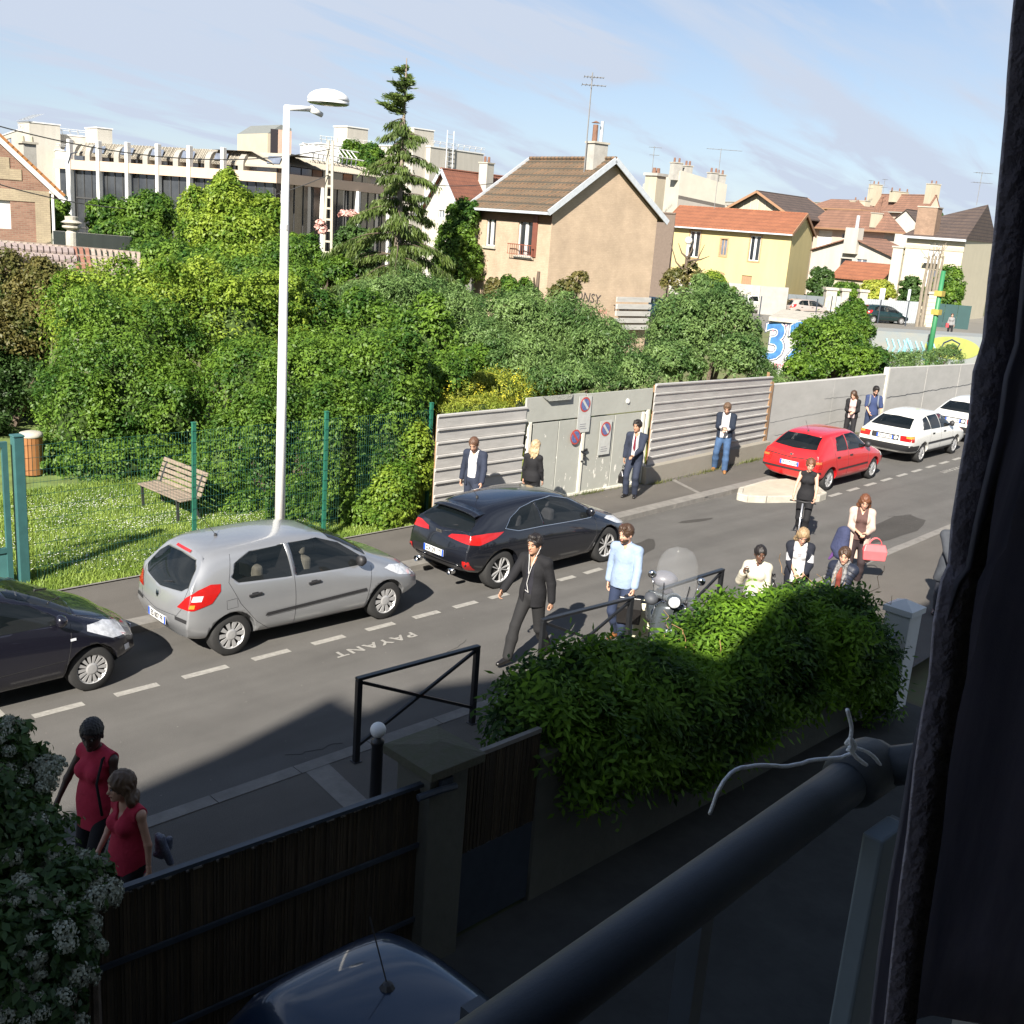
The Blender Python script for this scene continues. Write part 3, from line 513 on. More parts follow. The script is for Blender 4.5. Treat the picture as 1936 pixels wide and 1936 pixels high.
def long_walls():
    CW = M('grey_wall_render', (.38, .375, .35), .9, .07, 1.2, .15, stretch=(1, 1, 2.5), col2=(.42, .41, .385))
    r = thing('concrete_wall', 'low smooth grey wall with long cracks behind the red car', 'wall')
    m = MB(); lay(m, 26.5, 30.6, [(0, 0), (0, 2.1, 2.0), (.2, 2.1, 2.0), (.2, 0)]); m.build('wall_slab', CW, r); m = MB(); lay(m, 30.61, 34.75, [(0, 0), (0, 2.0, 1.92), (.2, 2.0, 1.92), (.2, 0)]); m.build('wall_slab', CW, r)
    for za, zb, x0, x1 in ((1.02, 1.0, 26.6, 34.7), (.6, .62, 27, 33), (1.45, 1.3, 30, 34)):
        m = MB(); pts = [Vector((x, yw(x)-.003, za+(zb-za)*(x-x0)/(x1-x0)+rnd.uniform(-.015, .015))) for x in np.linspace(x0, x1, 40)]; m.tube(pts, .003, 3); m.build('crack', BLK, r)
    r = thing('panel_wall', 'taller grey wall with a cracked joint running behind the white cars', 'wall')
    for k in range(7):
        x = 34.8+k*3.6; m = MB(); f = lambda x: 2.13-.034*(x-34.8); lay(m, x, x+3.57, [(-.04, 0), (-.04, f(x), f(x+3.6)), (.16, f(x), f(x+3.6)), (.16, 0)]); m.build('wall_slab', CW, r)
    m = MB(); pts = [Vector((x, yw(x)-.045, 1.12-.01*(x-35)+rnd.uniform(-.02, .02))) for x in np.linspace(34.9, 46, 60)]; m.tube(pts, .008, 3); m.build('crack', BLK, r)
    m = MB(); lay(m, 34.66, 34.8, [(-.06, 0), (-.06, 2.16), (.1, 2.16), (.1, 0)]); m.build('post', WT, r)
long_walls()

def base_dirt():
    n = 2600; x = rng.uniform(13.8, 46, n); x = np.where(rng.random(n) < .6, np.round(x/2.3)*2.3+rng.normal(0, .25, n), x); y = 15.6+.085*np.maximum(0, x-21)-np.abs(rng.normal(0, .05, n)); y = np.where((x > 20.3) & (x < 26.5), y-.17, y); h = rng.uniform(.02, .13, n); a = rng.uniform(0, 6.28, n); w = .008; lx, ly = rng.normal(0, .04, n), -np.abs(rng.normal(0, .04, n))
    V = np.stack([np.stack([x-w*np.cos(a), y-w*np.sin(a), x*0+.1], 1), np.stack([x+w*np.cos(a), y+w*np.sin(a), x*0+.1], 1), np.stack([x+lx, y+ly, .1+h], 1)], 1)
    tag(npmesh('gutter_weeds', V, 3, LEAF('gutter_weed', (.06, .09, .02), (.20, .20, .07), .3)), 'thin weeds growing at the foot of the hoarding', 'weeds', kind='stuff')
    V = []
    for k in range(260): x_ = rnd.uniform(13.8, 40); y_ = yw(x_)-.2-abs(rnd.gauss(0, .25)); s_ = rnd.uniform(.006, .03); V.append([(x_-s_, y_, .106), (x_, y_-s_*.6, .106), (x_+s_, y_+.004, .112), (x_, y_+s_*.6, .106)])
    npmesh('pavement_litter', V, 4, M('litter_scrap', (.32, .29, .22), .9, .4, 3, col2=(.12, .09, .05), island=.5))['kind'] = 'stuff'
base_dirt()
# ------------------------------------------------------------------ buildings
def BRICK(name, c, c2, mortar, sc=1., bw=.24, bh=.075, rough=.9, bump=.3):
    if name in MATS: return MATS[name]
    m = M(name, c, rough, .1, 1.5); nt = m.node_tree; N = nt.nodes; L = nt.links; b = N['Principled BSDF']
    tc = N.new('ShaderNodeTexCoord'); sp = N.new('ShaderNodeSeparateXYZ'); L.new(tc.outputs['Object'], sp.inputs[0]); ad = N.new('ShaderNodeMath'); ad.operation = 'ADD'; L.new(sp.outputs[0], ad.inputs[0]); L.new(sp.outputs[1], ad.inputs[1])
    cb = N.new('ShaderNodeCombineXYZ'); L.new(ad.outputs[0], cb.inputs[0]); L.new(sp.outputs[2], cb.inputs[1])
    t = N.new('ShaderNodeTexBrick'); t.inputs['Scale'].default_value = sc; t.inputs['Brick Width'].default_value = bw; t.inputs['Row Height'].default_value = bh; t.inputs['Mortar Size'].default_value = bh*.12; t.inputs['Color1'].default_value = (*c, 1); t.inputs['Color2'].default_value = (*c2, 1); t.inputs['Mortar'].default_value = (*mortar, 1); L.new(cb.outputs[0], t.inputs[0])
    nz = N.new('ShaderNodeTexNoise'); nz.inputs['Scale'].default_value = .9; nz.inputs['Detail'].default_value = 8; nz.inputs['Roughness'].default_value = .7; L.new(tc.outputs['Object'], nz.inputs['Vector']); mr = N.new('ShaderNodeMapRange'); mr.inputs[1].default_value = .3; mr.inputs[2].default_value = .7; mr.inputs[3].default_value = .8; mr.inputs[4].default_value = 1.15; L.new(nz.outputs[0], mr.inputs[0])
    s = N.new('ShaderNodeVectorMath'); s.operation = 'SCALE'; L.new(t.outputs[0], s.inputs[0]); L.new(mr.outputs[0], s.inputs['Scale']); L.new(s.outputs[0], b.inputs['Base Color'])
    if bump: bp = N.new('ShaderNodeBump'); bp.inputs['Strength'].default_value = bump; bp.inputs['Distance'].default_value = .02; L.new(t.outputs[1], bp.inputs['Height']); bp.invert = True; L.new(bp.outputs[0], b.inputs['Normal'])
    return m
TILER = {'old': BRICK('old_roof_tile', (.115, .085, .055), (.17, .10, .055), (.06, .05, .035), 1, .3, .36), 'orange': BRICK('orange_roof_tile', (.25, .095, .045), (.22, .08, .04), (.17, .065, .035), 1, .3, .3), 'brown': BRICK('brown_roof_tile', (.19, .10, .07), (.23, .12, .08), (.12, .07, .05), 1, .3, .3), 'dark': BRICK('dark_roof_tile', (.075, .055, .045), (.10, .07, .055), (.04, .03, .03), 1, .3, .3), 'red': BRICK('red_roof_tile', (.22, .085, .05), (.19, .075, .045), (.15, .06, .04), 1, .3, .3)}
GLASS = M('window_glass', (.02, .024, .03), .06, .3, 2, spec=.9); GLASSB = M('window_glass_pale', (.12, .14, .18), .1, .3, 2, spec=.9); CREAM = M('cream_render', (.38, .34, .255), .9, .14, 1., .1, stretch=(1, 1, .22), detail=9); WHITER = M('white_render', (.40, .38, .335), .9, .12, 1., .1, stretch=(1, 1, .22), detail=9); LINT = M('window_surround', (.33, .22, .12), .8, .15, 5); ZINC = M('zinc_gutter', (.42, .45, .48), .45, .12, 6); TERRA = M('terracotta', (.28, .12, .065), .8, .2, 6)
WOODB = M('brown_wood', (.28, .16, .09), .7, .2, 4, stretch=(8, 8, 1)); POT = M('pot_clay', (.17, .09, .06), .85, .2, 6)
def proj(P):
    d = np.array(P)-EYE; z = d@fw; return 968+FPX*(d@cr_)/z, 968-FPX*(d@cu_)/z
def zfor(xy, py):
    d0 = np.array([xy[0], xy[1], -CAMH]); k = (968-py)/FPX; e = cu_-k*fw; return -(d0@e)/e[2]
def onp(px, py, A, B, off=0.):
    """point of the vertical plane through A and B seen at that pixel, moved off towards the viewer"""
    t = (B-A)/np.linalg.norm(B-A); n = np.array([t[1], -t[0], 0.]); d = at(px, py, D=1.)-EYE; return EYE+d*(((A-EYE)@n)/(d@n))+n*off
class House:
    def __init__(s, name, label, cpx, D, ang, pL, pR, eave, ridge=None, cat='house', base=0., group=None, cpy=500):
        c = at(cpx, cpy, D=D); s.c = np.array(c[:2]); a = YAW-R(ang); s.u = np.array([math.cos(a), math.sin(a)]); s.v = np.array([-math.sin(a), math.cos(a)])
        s.root = thing(name, label, cat, (s.c[0], s.c[1], 0), a, group); s.LR = s.sof(pR, 'R') if pR else 9.; s.LL = s.sof(pL, 'L'); s.zE = zfor(s.c, eave); s.b = base; s.eavepy = eave
    def sof(s, px, f, py=430):
        """distance along face f of the point seen at photo column px"""
        d = s.u if f == 'R' else s.v; lo, hi = -3., 80.
        sg = 1 if f == 'R' else -1
        for _ in range(50):
            m = (lo+hi)/2; q = proj([*(s.c+d*m), 5.]); 
            if (q[0]-px)*sg < 0: lo = m
            else: hi = m
        return (lo+hi)/2
    def P(s, f, a, z, d=0.):
        return (a, d, z) if f == 'R' else (d, a, z)
    def zf(s, f, a, py): return zfor(s.c+(s.u if f == 'R' else s.v)*a, py)
    def quad(s, mb, f, a0, a1, z0, z1, d=0.):
        q = [s.P(f, a0, z0, d), s.P(f, a1, z0, d), s.P(f, a1, z1, d), s.P(f, a0, z1, d)]
        if f == 'L': q = q[::-1]
        mb.add(q, [(0, 1, 2, 3)])
    def slab(s, mb, f, a0, a1, z0, z1, d0, d1):
        if f == 'R': mb.box(a0, a1, d0, d1, z0, z1)
        else: mb.box(d0, d1, a0, a1, z0, z1)
    def openings(s, f, lst):
        """(pxa, pxb, pya, pyb, kind) -> (a0, a1, z0, z1, kind)"""
        o = []
        for (xa, xb, ya, yb, k) in lst:
            a, b = sorted((s.sof(xa, f), s.sof(xb, f))); m = (a+b)/2; z1, z0 = s.zf(f, m, ya), s.zf(f, m, yb); o.append((a, b, z0, z1, k))
        return o
    def wall(s, mat, opsR=(), opsL=(), zt=None, depth=.16, name='wall'):
        mb = MB(); zt = zt or s.zE; s.zt = zt
        for f, L, ops in (('R', s.LR, opsR), ('L', s.LL, opsL)):
            ops = s.openings(f, ops); s.ops = getattr(s, 'ops', {}); s.ops[f] = ops
            xs = sorted({0, L, *[v for o in ops for v in o[:2]]}); zs = sorted({s.b, zt, *[v for o in ops for v in o[2:4]]}); zs = [z for z in zs if z <= zt]
            for i in range(len(xs)-1):
                for j in range(len(zs)-1):
                    cx, cz = (xs[i]+xs[i+1])/2, (zs[j]+zs[j+1])/2
                    if not any(o[0] < cx < o[1] and o[2] < cz < o[3] for o in ops): s.quad(mb, f, xs[i], xs[i+1], zs[j], zs[j+1])
            for o in ops:
                a0, a1, z0, z1 = o[:4]
                for (p, q) in (((a0, z0), (a1, z0)), ((a1, z0), (a1, z1)), ((a1, z1), (a0, z1)), ((a0, z1), (a0, z0))): mb.add([s.P(f, *p, 0), s.P(f, *q, 0), s.P(f, *q, depth), s.P(f, *p, depth)], [(0, 1, 2, 3)])
        mb.add([(s.LR, 0, s.b), (s.LR, s.LL, s.b), (s.LR, s.LL, zt), (s.LR, 0, zt)], [(0, 1, 2, 3)]); mb.add([(0, s.LL, s.b), (s.LR, s.LL, s.b), (s.LR, s.LL, zt), (0, s.LL, zt)], [(3, 2, 1, 0)])
        s.wm = mb; s.wmat = mat; s.wname = name; s.depth = depth; return s
    def windows(s, sill=None, surround=None):
        for f in s.ops:
            for (a0, a1, z0, z1, k) in s.ops[f]:
                d = s.depth-.02; w = .06; r = s.root
                if k == 'dark': m = MB(); s.quad(m, f, a0, a1, z0, z1, d); m.build('window', GLASS, r); continue
                if k in ('shut', 'door', 'brown'):
                    m = MB(); s.slab(m, f, a0, a1, z0, z1, d-.05, d); o = m.build('shutter' if k == 'shut' else 'door', PAINTW if k == 'shut' else WOODB, r)
                    if k != 'shut':
                        for q in range(1, 5): m = MB(); a = a0+(a1-a0)*q/5; s.slab(m, f, a-.012, a+.012, z0+.05, z1-.05, d-.07, d-.05); m.build('slat', LINT, o)
                    continue
                m = MB(); s.slab(m, f, a0, a0+w, z0, z1, d-.06, d); s.slab(m, f, a1-w, a1, z0, z1, d-.06, d); s.slab(m, f, a0+w, a1-w, z0, z0+w, d-.06, d); s.slab(m, f, a0+w, a1-w, z1-w, z1, d-.06, d); c = (a0+a1)/2; ww = .10 if k == 'win2' else .04
                if k != 'one': s.slab(m, f, c-ww, c+ww, z0+w, z1-w, d-.065, d-.005)
                fr = m.build('window', PAINTW if k != 'stain' else LINT, r); m = MB(); s.quad(m, f, a0+w, a1-w, z0+w, z1-w, d-.015); m.build('pane', GLASSB if k in ('pale', 'stain') else GLASS, fr)
                if sill: m = MB(); s.slab(m, f, a0-.12, a1+.12, z0-.12, z0, -.1, d-.06); m.build('sill', sill, r)
                if surround:
                    m = MB(); t = .14; s.slab(m, f, a0-t, a0, z0-t, z1+t, -.03, .05); s.slab(m, f, a1, a1+t, z0-t, z1+t, -.03, .05); s.slab(m, f, a0, a1, z1, z1+t, -.03, .05); s.slab(m, f, a0, a1, z0-t, z0, -.05, .05); m.build('window_surround', surround, r)
        return s
    def roof(s, kind, zr, mat, ov=.3, ovg=.25, t=.12, barge=None, gut=None, courses=0, fascia=None):
        LR, LL, zE = s.LR, s.LL, s.zE; r = s.root
        if kind == 'flat':
            m = MB(); m.box(-.1, LR+.1, -.1, LL+.1, s.zt, s.zt+.15); m.build('roof', mat, r); s.zr = zE+.15
        elif kind in ('R', 'L'):   # gable seen on that face
            W, L = (LR, LL) if kind == 'R' else (LL, LR); sl = (zr-zE)/(W/2); f = kind
            T = (lambda a, b, z: (a, b, z)) if kind == 'R' else (lambda a, b, z: (b, a, z))
            for b in (0, L): s.wm.add([T(0, b, s.zt), T(W, b, s.zt), T(W/2, b, zr)], [(0, 1, 2)])
            for sd in (0, 1):
                A = lambda a: a if sd == 0 else W-a
                if courses and sd == 0:
                    for k in range(courses):
                        a0 = -ov+(W/2+ov)*k/courses; a1 = -ov+(W/2+ov)*(k+1)/courses+.03; zz = lambda a: zE+sl*a+.02; b0, b1 = -ovg, L+ovg; j = rnd.uniform(-.01, .01)
                        m = MB(); V = [T(a0, b0, zz(a0)+.07+j), T(a0, b1, zz(a0)+.07+j), T(a1, b1, zz(a1)+.035+j), T(a1, b0, zz(a1)+.035+j), T(a0, b0, zz(a0)), T(a0, b1, zz(a0)), T(a1, b1, zz(a1)), T(a1, b0, zz(a1))]; m.add(V, [(0, 1, 2, 3), (4, 7, 6, 5), (0, 4, 5, 1), (1, 5, 6, 2), (2, 6, 7, 3), (3, 7, 4, 0)]); m.build('tile_course', mat, r)
                    continue
                m = MB(); a0, a1 = -ov, W/2; z0, z1 = zE-sl*ov, zr; V = [T(A(a), b, z) for b in (-ovg, L+ovg) for a, z in ((a0, z0+.03), (a1, z1+.03), (a1, z1+.03+t), (a0, z0+.03+t))]
                m.add(V, [(0, 1, 2, 3), (7, 6, 5, 4), (0, 4, 5, 1), (1, 5, 6, 2), (2, 6, 7, 3), (3, 7, 4, 0)]); m.build('roof', mat, r)
            m = MB(); m.tube([T(W/2, -ovg, zr+.14), T(W/2, L+ovg, zr+.14)], .09, 6); m.build('ridge', mat, r)
            if barge:
                for sd in (0, 1):
                    for b in (-ovg-.02, L+ovg+.02):
                        A = lambda a: a if sd == 0 else W-a; m = MB(); m.bar(T(A(-ov-.05), b, zE-sl*(ov+.05)+.06), T(A(W/2), b, zr+.06), .06, .26); m.build('bargeboard', barge, r)
            if gut:
                m = MB(); m.bar(T(-ov-.05, -ovg, zE-sl*ov-.0), T(-ov-.05, L+ovg, zE-sl*ov-.0), .12, .12); m.build('gutter', gut, r)
            s.sl = sl
        elif kind == 'hip':
            cx0, cx1 = min(LR, LL)/2, 0; m = MB(); o = ov
            if LR >= LL: rg = [(LL/2, LL/2), (LR-LL/2, LL/2)]
            else: rg = [(LR/2, LR/2), (LR/2, LL-LR/2)]
            V = [(-o, -o, zE), (LR+o, -o, zE), (LR+o, LL+o, zE), (-o, LL+o, zE), (*rg[0], zr), (*rg[1], zr)]
            F = [(0, 1, 5, 4), (1, 2, 5), (2, 3, 4, 5), (3, 0, 4)] if LR >= LL else [(0, 1, 4), (1, 2, 5, 4), (2, 3, 5), (3, 0, 4, 5)]
            m.add(V, F+[(3, 2, 1, 0)]); m.build('roof', mat, r); m = MB(); m.box(-o-.04, LR+o+.04, -o-.04, LL+o+.04, zE-.16, zE-.0); m.build('fascia', fascia or WOODB, r)
        s.wm.build(s.wname, s.wmat, r); return s
    def chimney(s, x, y, z0, z1, w=.35, d=.35, mat=None, pots=2, cap=True):
        m = MB(); m.box(x-w, x+w, y-d, y+d, z0, z1); c = m.build('chimney', mat or PLAST, s.root)
        if cap: m = MB(); m.box(x-w-.06, x+w+.06, y-d-.06, y+d+.06, z1, z1+.09); m.build('chimney_cap', CONC, c)
        for k in range(pots): px = x+(k-(pots-1)/2)*w*1.1; m = MB(); m.lathe([(.12, 0), (.10, .4), (.07, .45)], (px, y, z1+.09), 10); m.build('chimney_pot', POT, c)
        return c
def antenna(name_loc, h, label, arms=((.0, 1.6),), grp=None):
    r = thing('roof_antenna', label, 'antenna', name_loc, group=grp); G = M('antenna_metal', (.18, .18, .18), .5)
    m = MB(); m.tube([(0, 0, 0), (0, 0, h)], .03, 5); m.build('mast', G, r); a = YAW-R(90)
    for dz, L in arms:
        m = MB(); ux, uy = math.cos(a), math.sin(a); m.tube([(-ux*L*.4, -uy*L*.4, h-dz), (ux*L*.6, uy*L*.6, h-dz)], .02, 4)
        for k in range(7): t = -.4+k/6; c = (ux*L*t, uy*L*t, h-dz); q = .5*(1-.08*k); m.tube([(c[0]-uy*q, c[1]+ux*q, c[2]), (c[0]+uy*q, c[1]-ux*q, c[2])], .012, 4)
        m.build('antenna_boom', G, r)
def tan_house():
    h = House('brick_house', 'two-storey tan brick house with a mossy tiled roof and a blank gable wall', 1037, 50, 52, 898, 1236, 392)
    B = BRICK('tan_brick', (.40, .305, .215), (.43, .33, .235), (.385, .295, .21), 1, .22, .08)
    h.wall(B, [], [(918, 936, 400, 465, 'win2'), (978, 1006, 404, 484, 'win2')]); zr = zfor(h.c+h.u*h.LR/2, 305); h.windows(CONC)
    h.roof('R', zr, TILER['old'], ov=.42, ovg=.28, barge=ZINC, gut=ZINC, courses=14)
    a0, a1, z0, z1, _ = h.ops['L'][1]
    m = MB(); h.slab(m, 'L', a0-.36, a0-.02, z0, z1, -.06, -.02); m.build('shutter', M('red_brown_paint', (.17, .06, .04), .6), h.root)
    m = MB(); h.slab(m, 'L', a0-.4, a1+.4, z0+.5, z0+.54, -.3, -.27); h.slab(m, 'L', a0-.4, a1+.4, z0+.05, z0+.08, -.3, -.27)
    for k in range(12): a = a0-.35+k*(a1-a0+.7)/11; h.slab(m, 'L', a-.012, a+.012, z0+.05, z0+.54, -.29, -.275)
    m.build('balcony_rail', M('rail_red', (.22, .07, .04), .6), h.root)
    m = MB(); h.slab(m, 'L', 0, h.LL, h.zE-.75, h.zE-.02, -.01, 0); m.build('frieze', BRICK('dark_brick', (.22, .12, .07), (.27, .14, .08), (.15, .09, .06), 1, .22, .08), h.root)
    m = MB(); m.tube([(-.08, h.LL-.15, .3), (-.08, h.LL-.15, h.zE-.1)], .05, 8); m.build('downpipe', ZINC, h.root)
    c = h.chimney(h.LR/2-.35, .75, zr-.9, zr+.75, .42, .3, PLAST, 0)
    zc = zr+.84; m = MB(); m.lathe([(.13, 0), (.12, .75)], (h.LR/2-.55, .75, zc), 10); m.lathe([(.22, .83), (.001, .93)], (h.LR/2-.55, .75, zc), 10); m.build('chimney_pot', POT, c); m = MB(); m.tube([(h.LR/2-.15, .75, zc), (h.LR/2-.15, .75, zc+.95)], .08, 8); m.build('flue', ZINC, c)
    w = h.root.matrix_world; p = h.c+h.u*(h.LR/2-.9)+h.v*.9; t = zfor(p, 137); antenna((p[0], p[1], zr-.6), t-zr+.6, 'tall thin mast antenna beside the chimney of the tan brick house', ((.2, .9), (.55, 1.1)))
    # tags on the gable wall
    INK = M('tag_ink', (.06, .05, .05), .8); PINKI = M('tag_pink', (.5, .22, .18), .8)
    for txt, px, py, sz, mt in (('CONSY', 1113, 562, .62, INK), ('TORY', 1185, 585, .42, INK), ('emi', 1150, 588, .4, PINKI)):
        a = h.sof(px, 'R'); z = h.zf('R', a, py); text_mesh('graffiti_tag', txt, sz, mt, h.root, frame((a, -.01, z), (1, 0, -.12), (0.12, 0, 1)), ext=.003)
    for k in range(5): m = MB(); a = h.LR-.2; h.slab(m, 'R', a-2.3, a, 1.2+k*.34, 1.44+k*.34, -.35-.03*k % .1, -.3); m.build('grey_plank', SH, h.root)
    return h
tan_house()
def yellow_house():
    h = House('yellow_house', 'long pale yellow house with an orange tiled roof and a grilled brown door', 1490, 95, 30, 1256, 1531, 439)
    YR = M('yellow_render', (.46, .385, .185), .9, .08, .9, .1, stretch=(1, 1, .25), detail=9); h.wall(YR, [], [(1303, 1322, 437, 486, 'win2'), (1362, 1374, 452, 483, 'stain'), (1417, 1436, 446, 493, 'win2'), (1350, 1372, 517, 527, 'pale'), (1409, 1428, 521, 563, 'door')])
    h.windows(None, LINT); zr = zfor(h.c+h.u*h.LR/2, 407); h.roof('R', zr, TILER['orange'], ov=.5, ovg=.2, gut=ZINC, barge=WOODB)
    z = h.zf('L', h.LL/2, 533); m = MB(); h.slab(m, 'L', 0, h.LL, 0, z, -.04, -.01); m.build('plinth', PLAST, h.root)
    p = h.c+h.v*h.LL*.72+h.u*3; antenna((p[0], p[1], h.zE+1.5), 5.5, 'wide antenna on a pole above the orange roof of the yellow house', ((.1, 3.2),))
    s = thing('street_lantern', 'white globe street lantern on a pole in front of the yellow house', 'street lamp', (*(h.c+h.v*h.LL*.76-h.u*1.2), 0)); m = MB(); m.tube([(0, 0, 0), (0, 0, zfor(h.c+h.v*h.LL*.76-h.u*1.2, 462))], .12, 8); m.build('pole', PAINTW, s); m = MB(); zz = zfor(h.c+h.v*h.LL*.76-h.u*1.2, 455); m.lathe([(.001, -.35)]+[(.35*math.sin(a), -.35*math.cos(a)) for a in (.5, 1, 1.57, 2.2, 2.8)]+[(.001, .35)], (0, 0, zz), 12); m.build('globe', PAINTW, s, True)
yellow_house()
def others():
    # grey party-wall block
    h = House('apartment_block', 'blank grey concrete block behind the tan house with chimneys on its sloping top', 1268, 112, 60, 1205, 1361, 322); h.wall(M('grey_block', (.42, .40, .34), .9, .08, .6)); z1 = zfor(h.c+h.u*h.LR, 349); z2 = zfor(h.c+h.v*h.LL, 348)
    h.wm.V = [tuple([v[0], v[1], (z1 if v[0] > h.LR/2 else (z2 if v[1] > h.LL/2 else v[2]))]) if abs(v[2]-h.zE) < .01 else v for v in h.wm.V]; h.wm.build('wall', h.wmat, h.root)
    m = MB(); zd = zfor(h.c, 369); zd2 = zfor(h.c+h.u*h.LR, 388); m.add([(0, -.05, zd), (h.LR, -.05, zd2), (h.LR, -.05, zd2-.35), (0, -.05, zd-.35)], [(3, 2, 1, 0)]); m.build('dark_band', M('dark_band_tone', (.10, .09, .08), .9), h.root)  # dark strip running across the blank wall
    m = MB(); m.add([(0, -.06, 0), (h.LR, -.06, 0), (h.LR, -.06, zd2-.35), (0, -.06, zd-.35)], [(0, 1, 2, 3)]); m.build('lower_wall', M('grey_block2', (.30, .28, .25), .9, .1, .6), h.root)
    for px, w in ((1270, .55), (1291, .4), (1340, .55), (1353, .5)): a = h.sof(px, 'R'); t = zfor(h.c+h.u*a, 317+ (px-1268)*.27); h.chimney(a, .6, t-1.2, t+.45, w, .35, PLAST, 2)
    k = thing('chimney_stack', 'tall cream chimney stack with a dark cap rising beside the grey block', 'chimney', (*at(1233, 400, D=104)[:2], 0)); z = zfor(k.location[:2], 333); m = MB(); m.box(-.7, .7, -.7, .7, 0, z); m.build('stack', CREAM, k); m = MB(); m.box(-.85, .85, -.85, .85, z, z+.25); m.build('cap', PLAST, k)
    for j in (-.3, .3): m = MB(); m.lathe([(.2, 0), (.16, .5)], (j, 0, z+.25), 8); m.build('pot', POT, k)
    p = at(1232, 330, D=104); antenna(tuple(p), 2.6, 'small antenna on the cream chimney stack', ((.1, 1.2), (.8, .9)))
    # red roofed gable house beyond the fir
    h = House('gabled_house', 'white gabled house with a red roof half hidden by the tall conifer', 868, 84, 35, 800, 1010, 400); h.wall(WHITER, [], [(828, 838, 386, 412, 'pale')]); h.windows(); h.roof('L', zfor(h.c+h.v*h.LL/2, 323), TILER['red'], ov=.5, ovg=.5, barge=ZINC); zz = zfor(h.c+h.v*h.LL/2, 323); h.chimney(4.2, h.LL/2-.8, zz-1.2, zz+.9, .45, .4, WHITER, 2)
    h = House('gabled_house', 'house with a boarded cream gable and a dark brown roof behind the yellow house', 1475, 125, 40, 1370, 1560, 402); h.wall(CREAM); h.roof('L', zfor(h.c+h.v*h.LL/2, 364), TILER['dark'], ov=1.2, ovg=.8, barge=WOODB)
    for k in range(7):
        a = h.LL*(k+1)/8; m = MB(); m.box(-.06, -.01, a-.05, a+.05, h.zE, h.zE+(zfor(h.c+h.v*h.LL/2, 364)-h.zE)*(1-abs(a-h.LL/2)/(h.LL/2))-.2); m.build('board_batten', WHITER, h.root)
    # hip roofed house
    h = House('hipped_house', 'house with a wide hipped maroon roof and a small skylight', 1663, 120, 62, 1534, 1685, 437); h.wall(M('pink_render', (.50, .40, .33), .9, .08, 1), [], [(1586, 1597, 441, 451, 'pale'), (1542, 1568, 436, 470, 'shut')]); h.windows(); zz = zfor(h.c+h.v*h.LL/2+h.u*h.LR/2, 398); h.roof('hip', zz, TILER['brown'], ov=.8); h.chimney(-.2, h.LL*.12, h.zE+.3, zz-.3, .5, .4, CREAM, 2)
    h = House('long_house', 'long high house with a brown roof and a chimney at either end', 1738, 155, 62, 1628, 1760, 393); h.wall(M('rose_render', (.50, .36, .28), .9, .08, 1), [], [(1643, 1652, 396, 405, 'dark'), (1667, 1672, 397, 406, 'win'), (1690, 1699, 402, 410, 'shut')]); h.windows(); zz = zfor(h.c+h.v*h.LL/2+h.u*h.LR/2, 370); h.roof('R', zz, TILER['brown'], ov=.5, ovg=.1, gut=WHITER)
    h.chimney(h.LR/2, .8, h.zE, zz+1.6, .8, .6, CREAM, 2); h.chimney(h.LR/2-1, h.LL-.8, h.zE, zz+1.4, .8, .6, CREAM, 2); h.chimney(h.LR/2, h.LL*.6, zz-1, zz+.5, 1.4, .5, CREAM, 3)
    for px, top, lb in ((1643, 340, 'thin antenna mast by the first chimney of the long brown roof'), (1669, 338, 'thin antenna mast by the middle of the long brown roof')): p = at(px, 366, D=158); antenna(tuple(p), zfor(p[:2], top)-p[2], lb, ((.1, .7), (1.2, .8)), 'antennas on the long brown roof')
    h = House('villa', 'villa with a low hipped brown roof and two slim chimneys behind the maroon roof', 1610, 150, 55, 1528, 1640, 396); h.wall(CREAM, [], [(1561, 1575, 399, 408, 'pale'), (1540, 1548, 398, 406, 'dark')]); h.windows(); zz = zfor(h.c+h.v*h.LL/2+h.u*h.LR/2, 377); h.roof('hip', zz, TILER['brown'], ov=.8)
    for px in (1589, 1607): a = h.sof(px, 'L'); h.chimney(1.5, a, h.zE+.3, zfor(h.c+h.v*a, 379), .55, .5, CREAM, 1)
    # small white gable
    h = House('narrow_house', 'narrow house with a plain pale gable and dark roof between the roofs', 1727, 132, 42, 1671, 1765, 427); h.wall(WHITER); h.roof('L', zfor(h.c+h.v*h.LL/2, 398), TILER['dark'], ov=.3, ovg=.2)
    h = House('low_house', 'low wide white gable house with a shallow brown roof', 1686, 112, 50, 1535, 1745, 486); h.wall(WHITER, [], [(1590, 1612, 489, 505, 'dark'), (1620, 1640, 490, 503, 'pale')]); h.windows(); zz = zfor(h.c+h.v*h.LL/2, 451); h.roof('L', zz, TILER['brown'], ov=.3, ovg=.4); m = MB(); m.box(-.5, .5, h.LL*.42, h.LL*.58, h.zE, zz+1.1); m.build('dormer_box', WHITER, h.root)
    a = MB(); a.tube([(.3, h.LL*.5, zz), (.3, h.LL*.5, zz+2.4)], .18, 8); a.build('flue', ZINC, h.root)
    h = House('outbuilding', 'small outbuilding with a sloping orange tiled roof', 1668, 104, 40, 1583, 1690, 531); h.wall(CREAM, [], [(1590, 1610, 533, 541, 'pale')]); h.windows(); zz = zfor(h.c+h.u*h.LR, 500); m = MB(); m.add([(-.3, -.3, h.zE), (-.3, h.LL+.3, h.zE), (h.LR, h.LL+.3, zz), (h.LR, -.3, zz), (-.3, -.3, h.zE-.12), (-.3, h.LL+.3, h.zE-.12), (h.LR, h.LL+.3, zz-.12), (h.LR, -.3, zz-.12)], [(0, 3, 2, 1), (4, 5, 6, 7), (0, 1, 5, 4), (1, 2, 6, 5), (2, 3, 7, 6), (3, 0, 4, 7)]); m.build('roof', TILER['orange'], h.root)
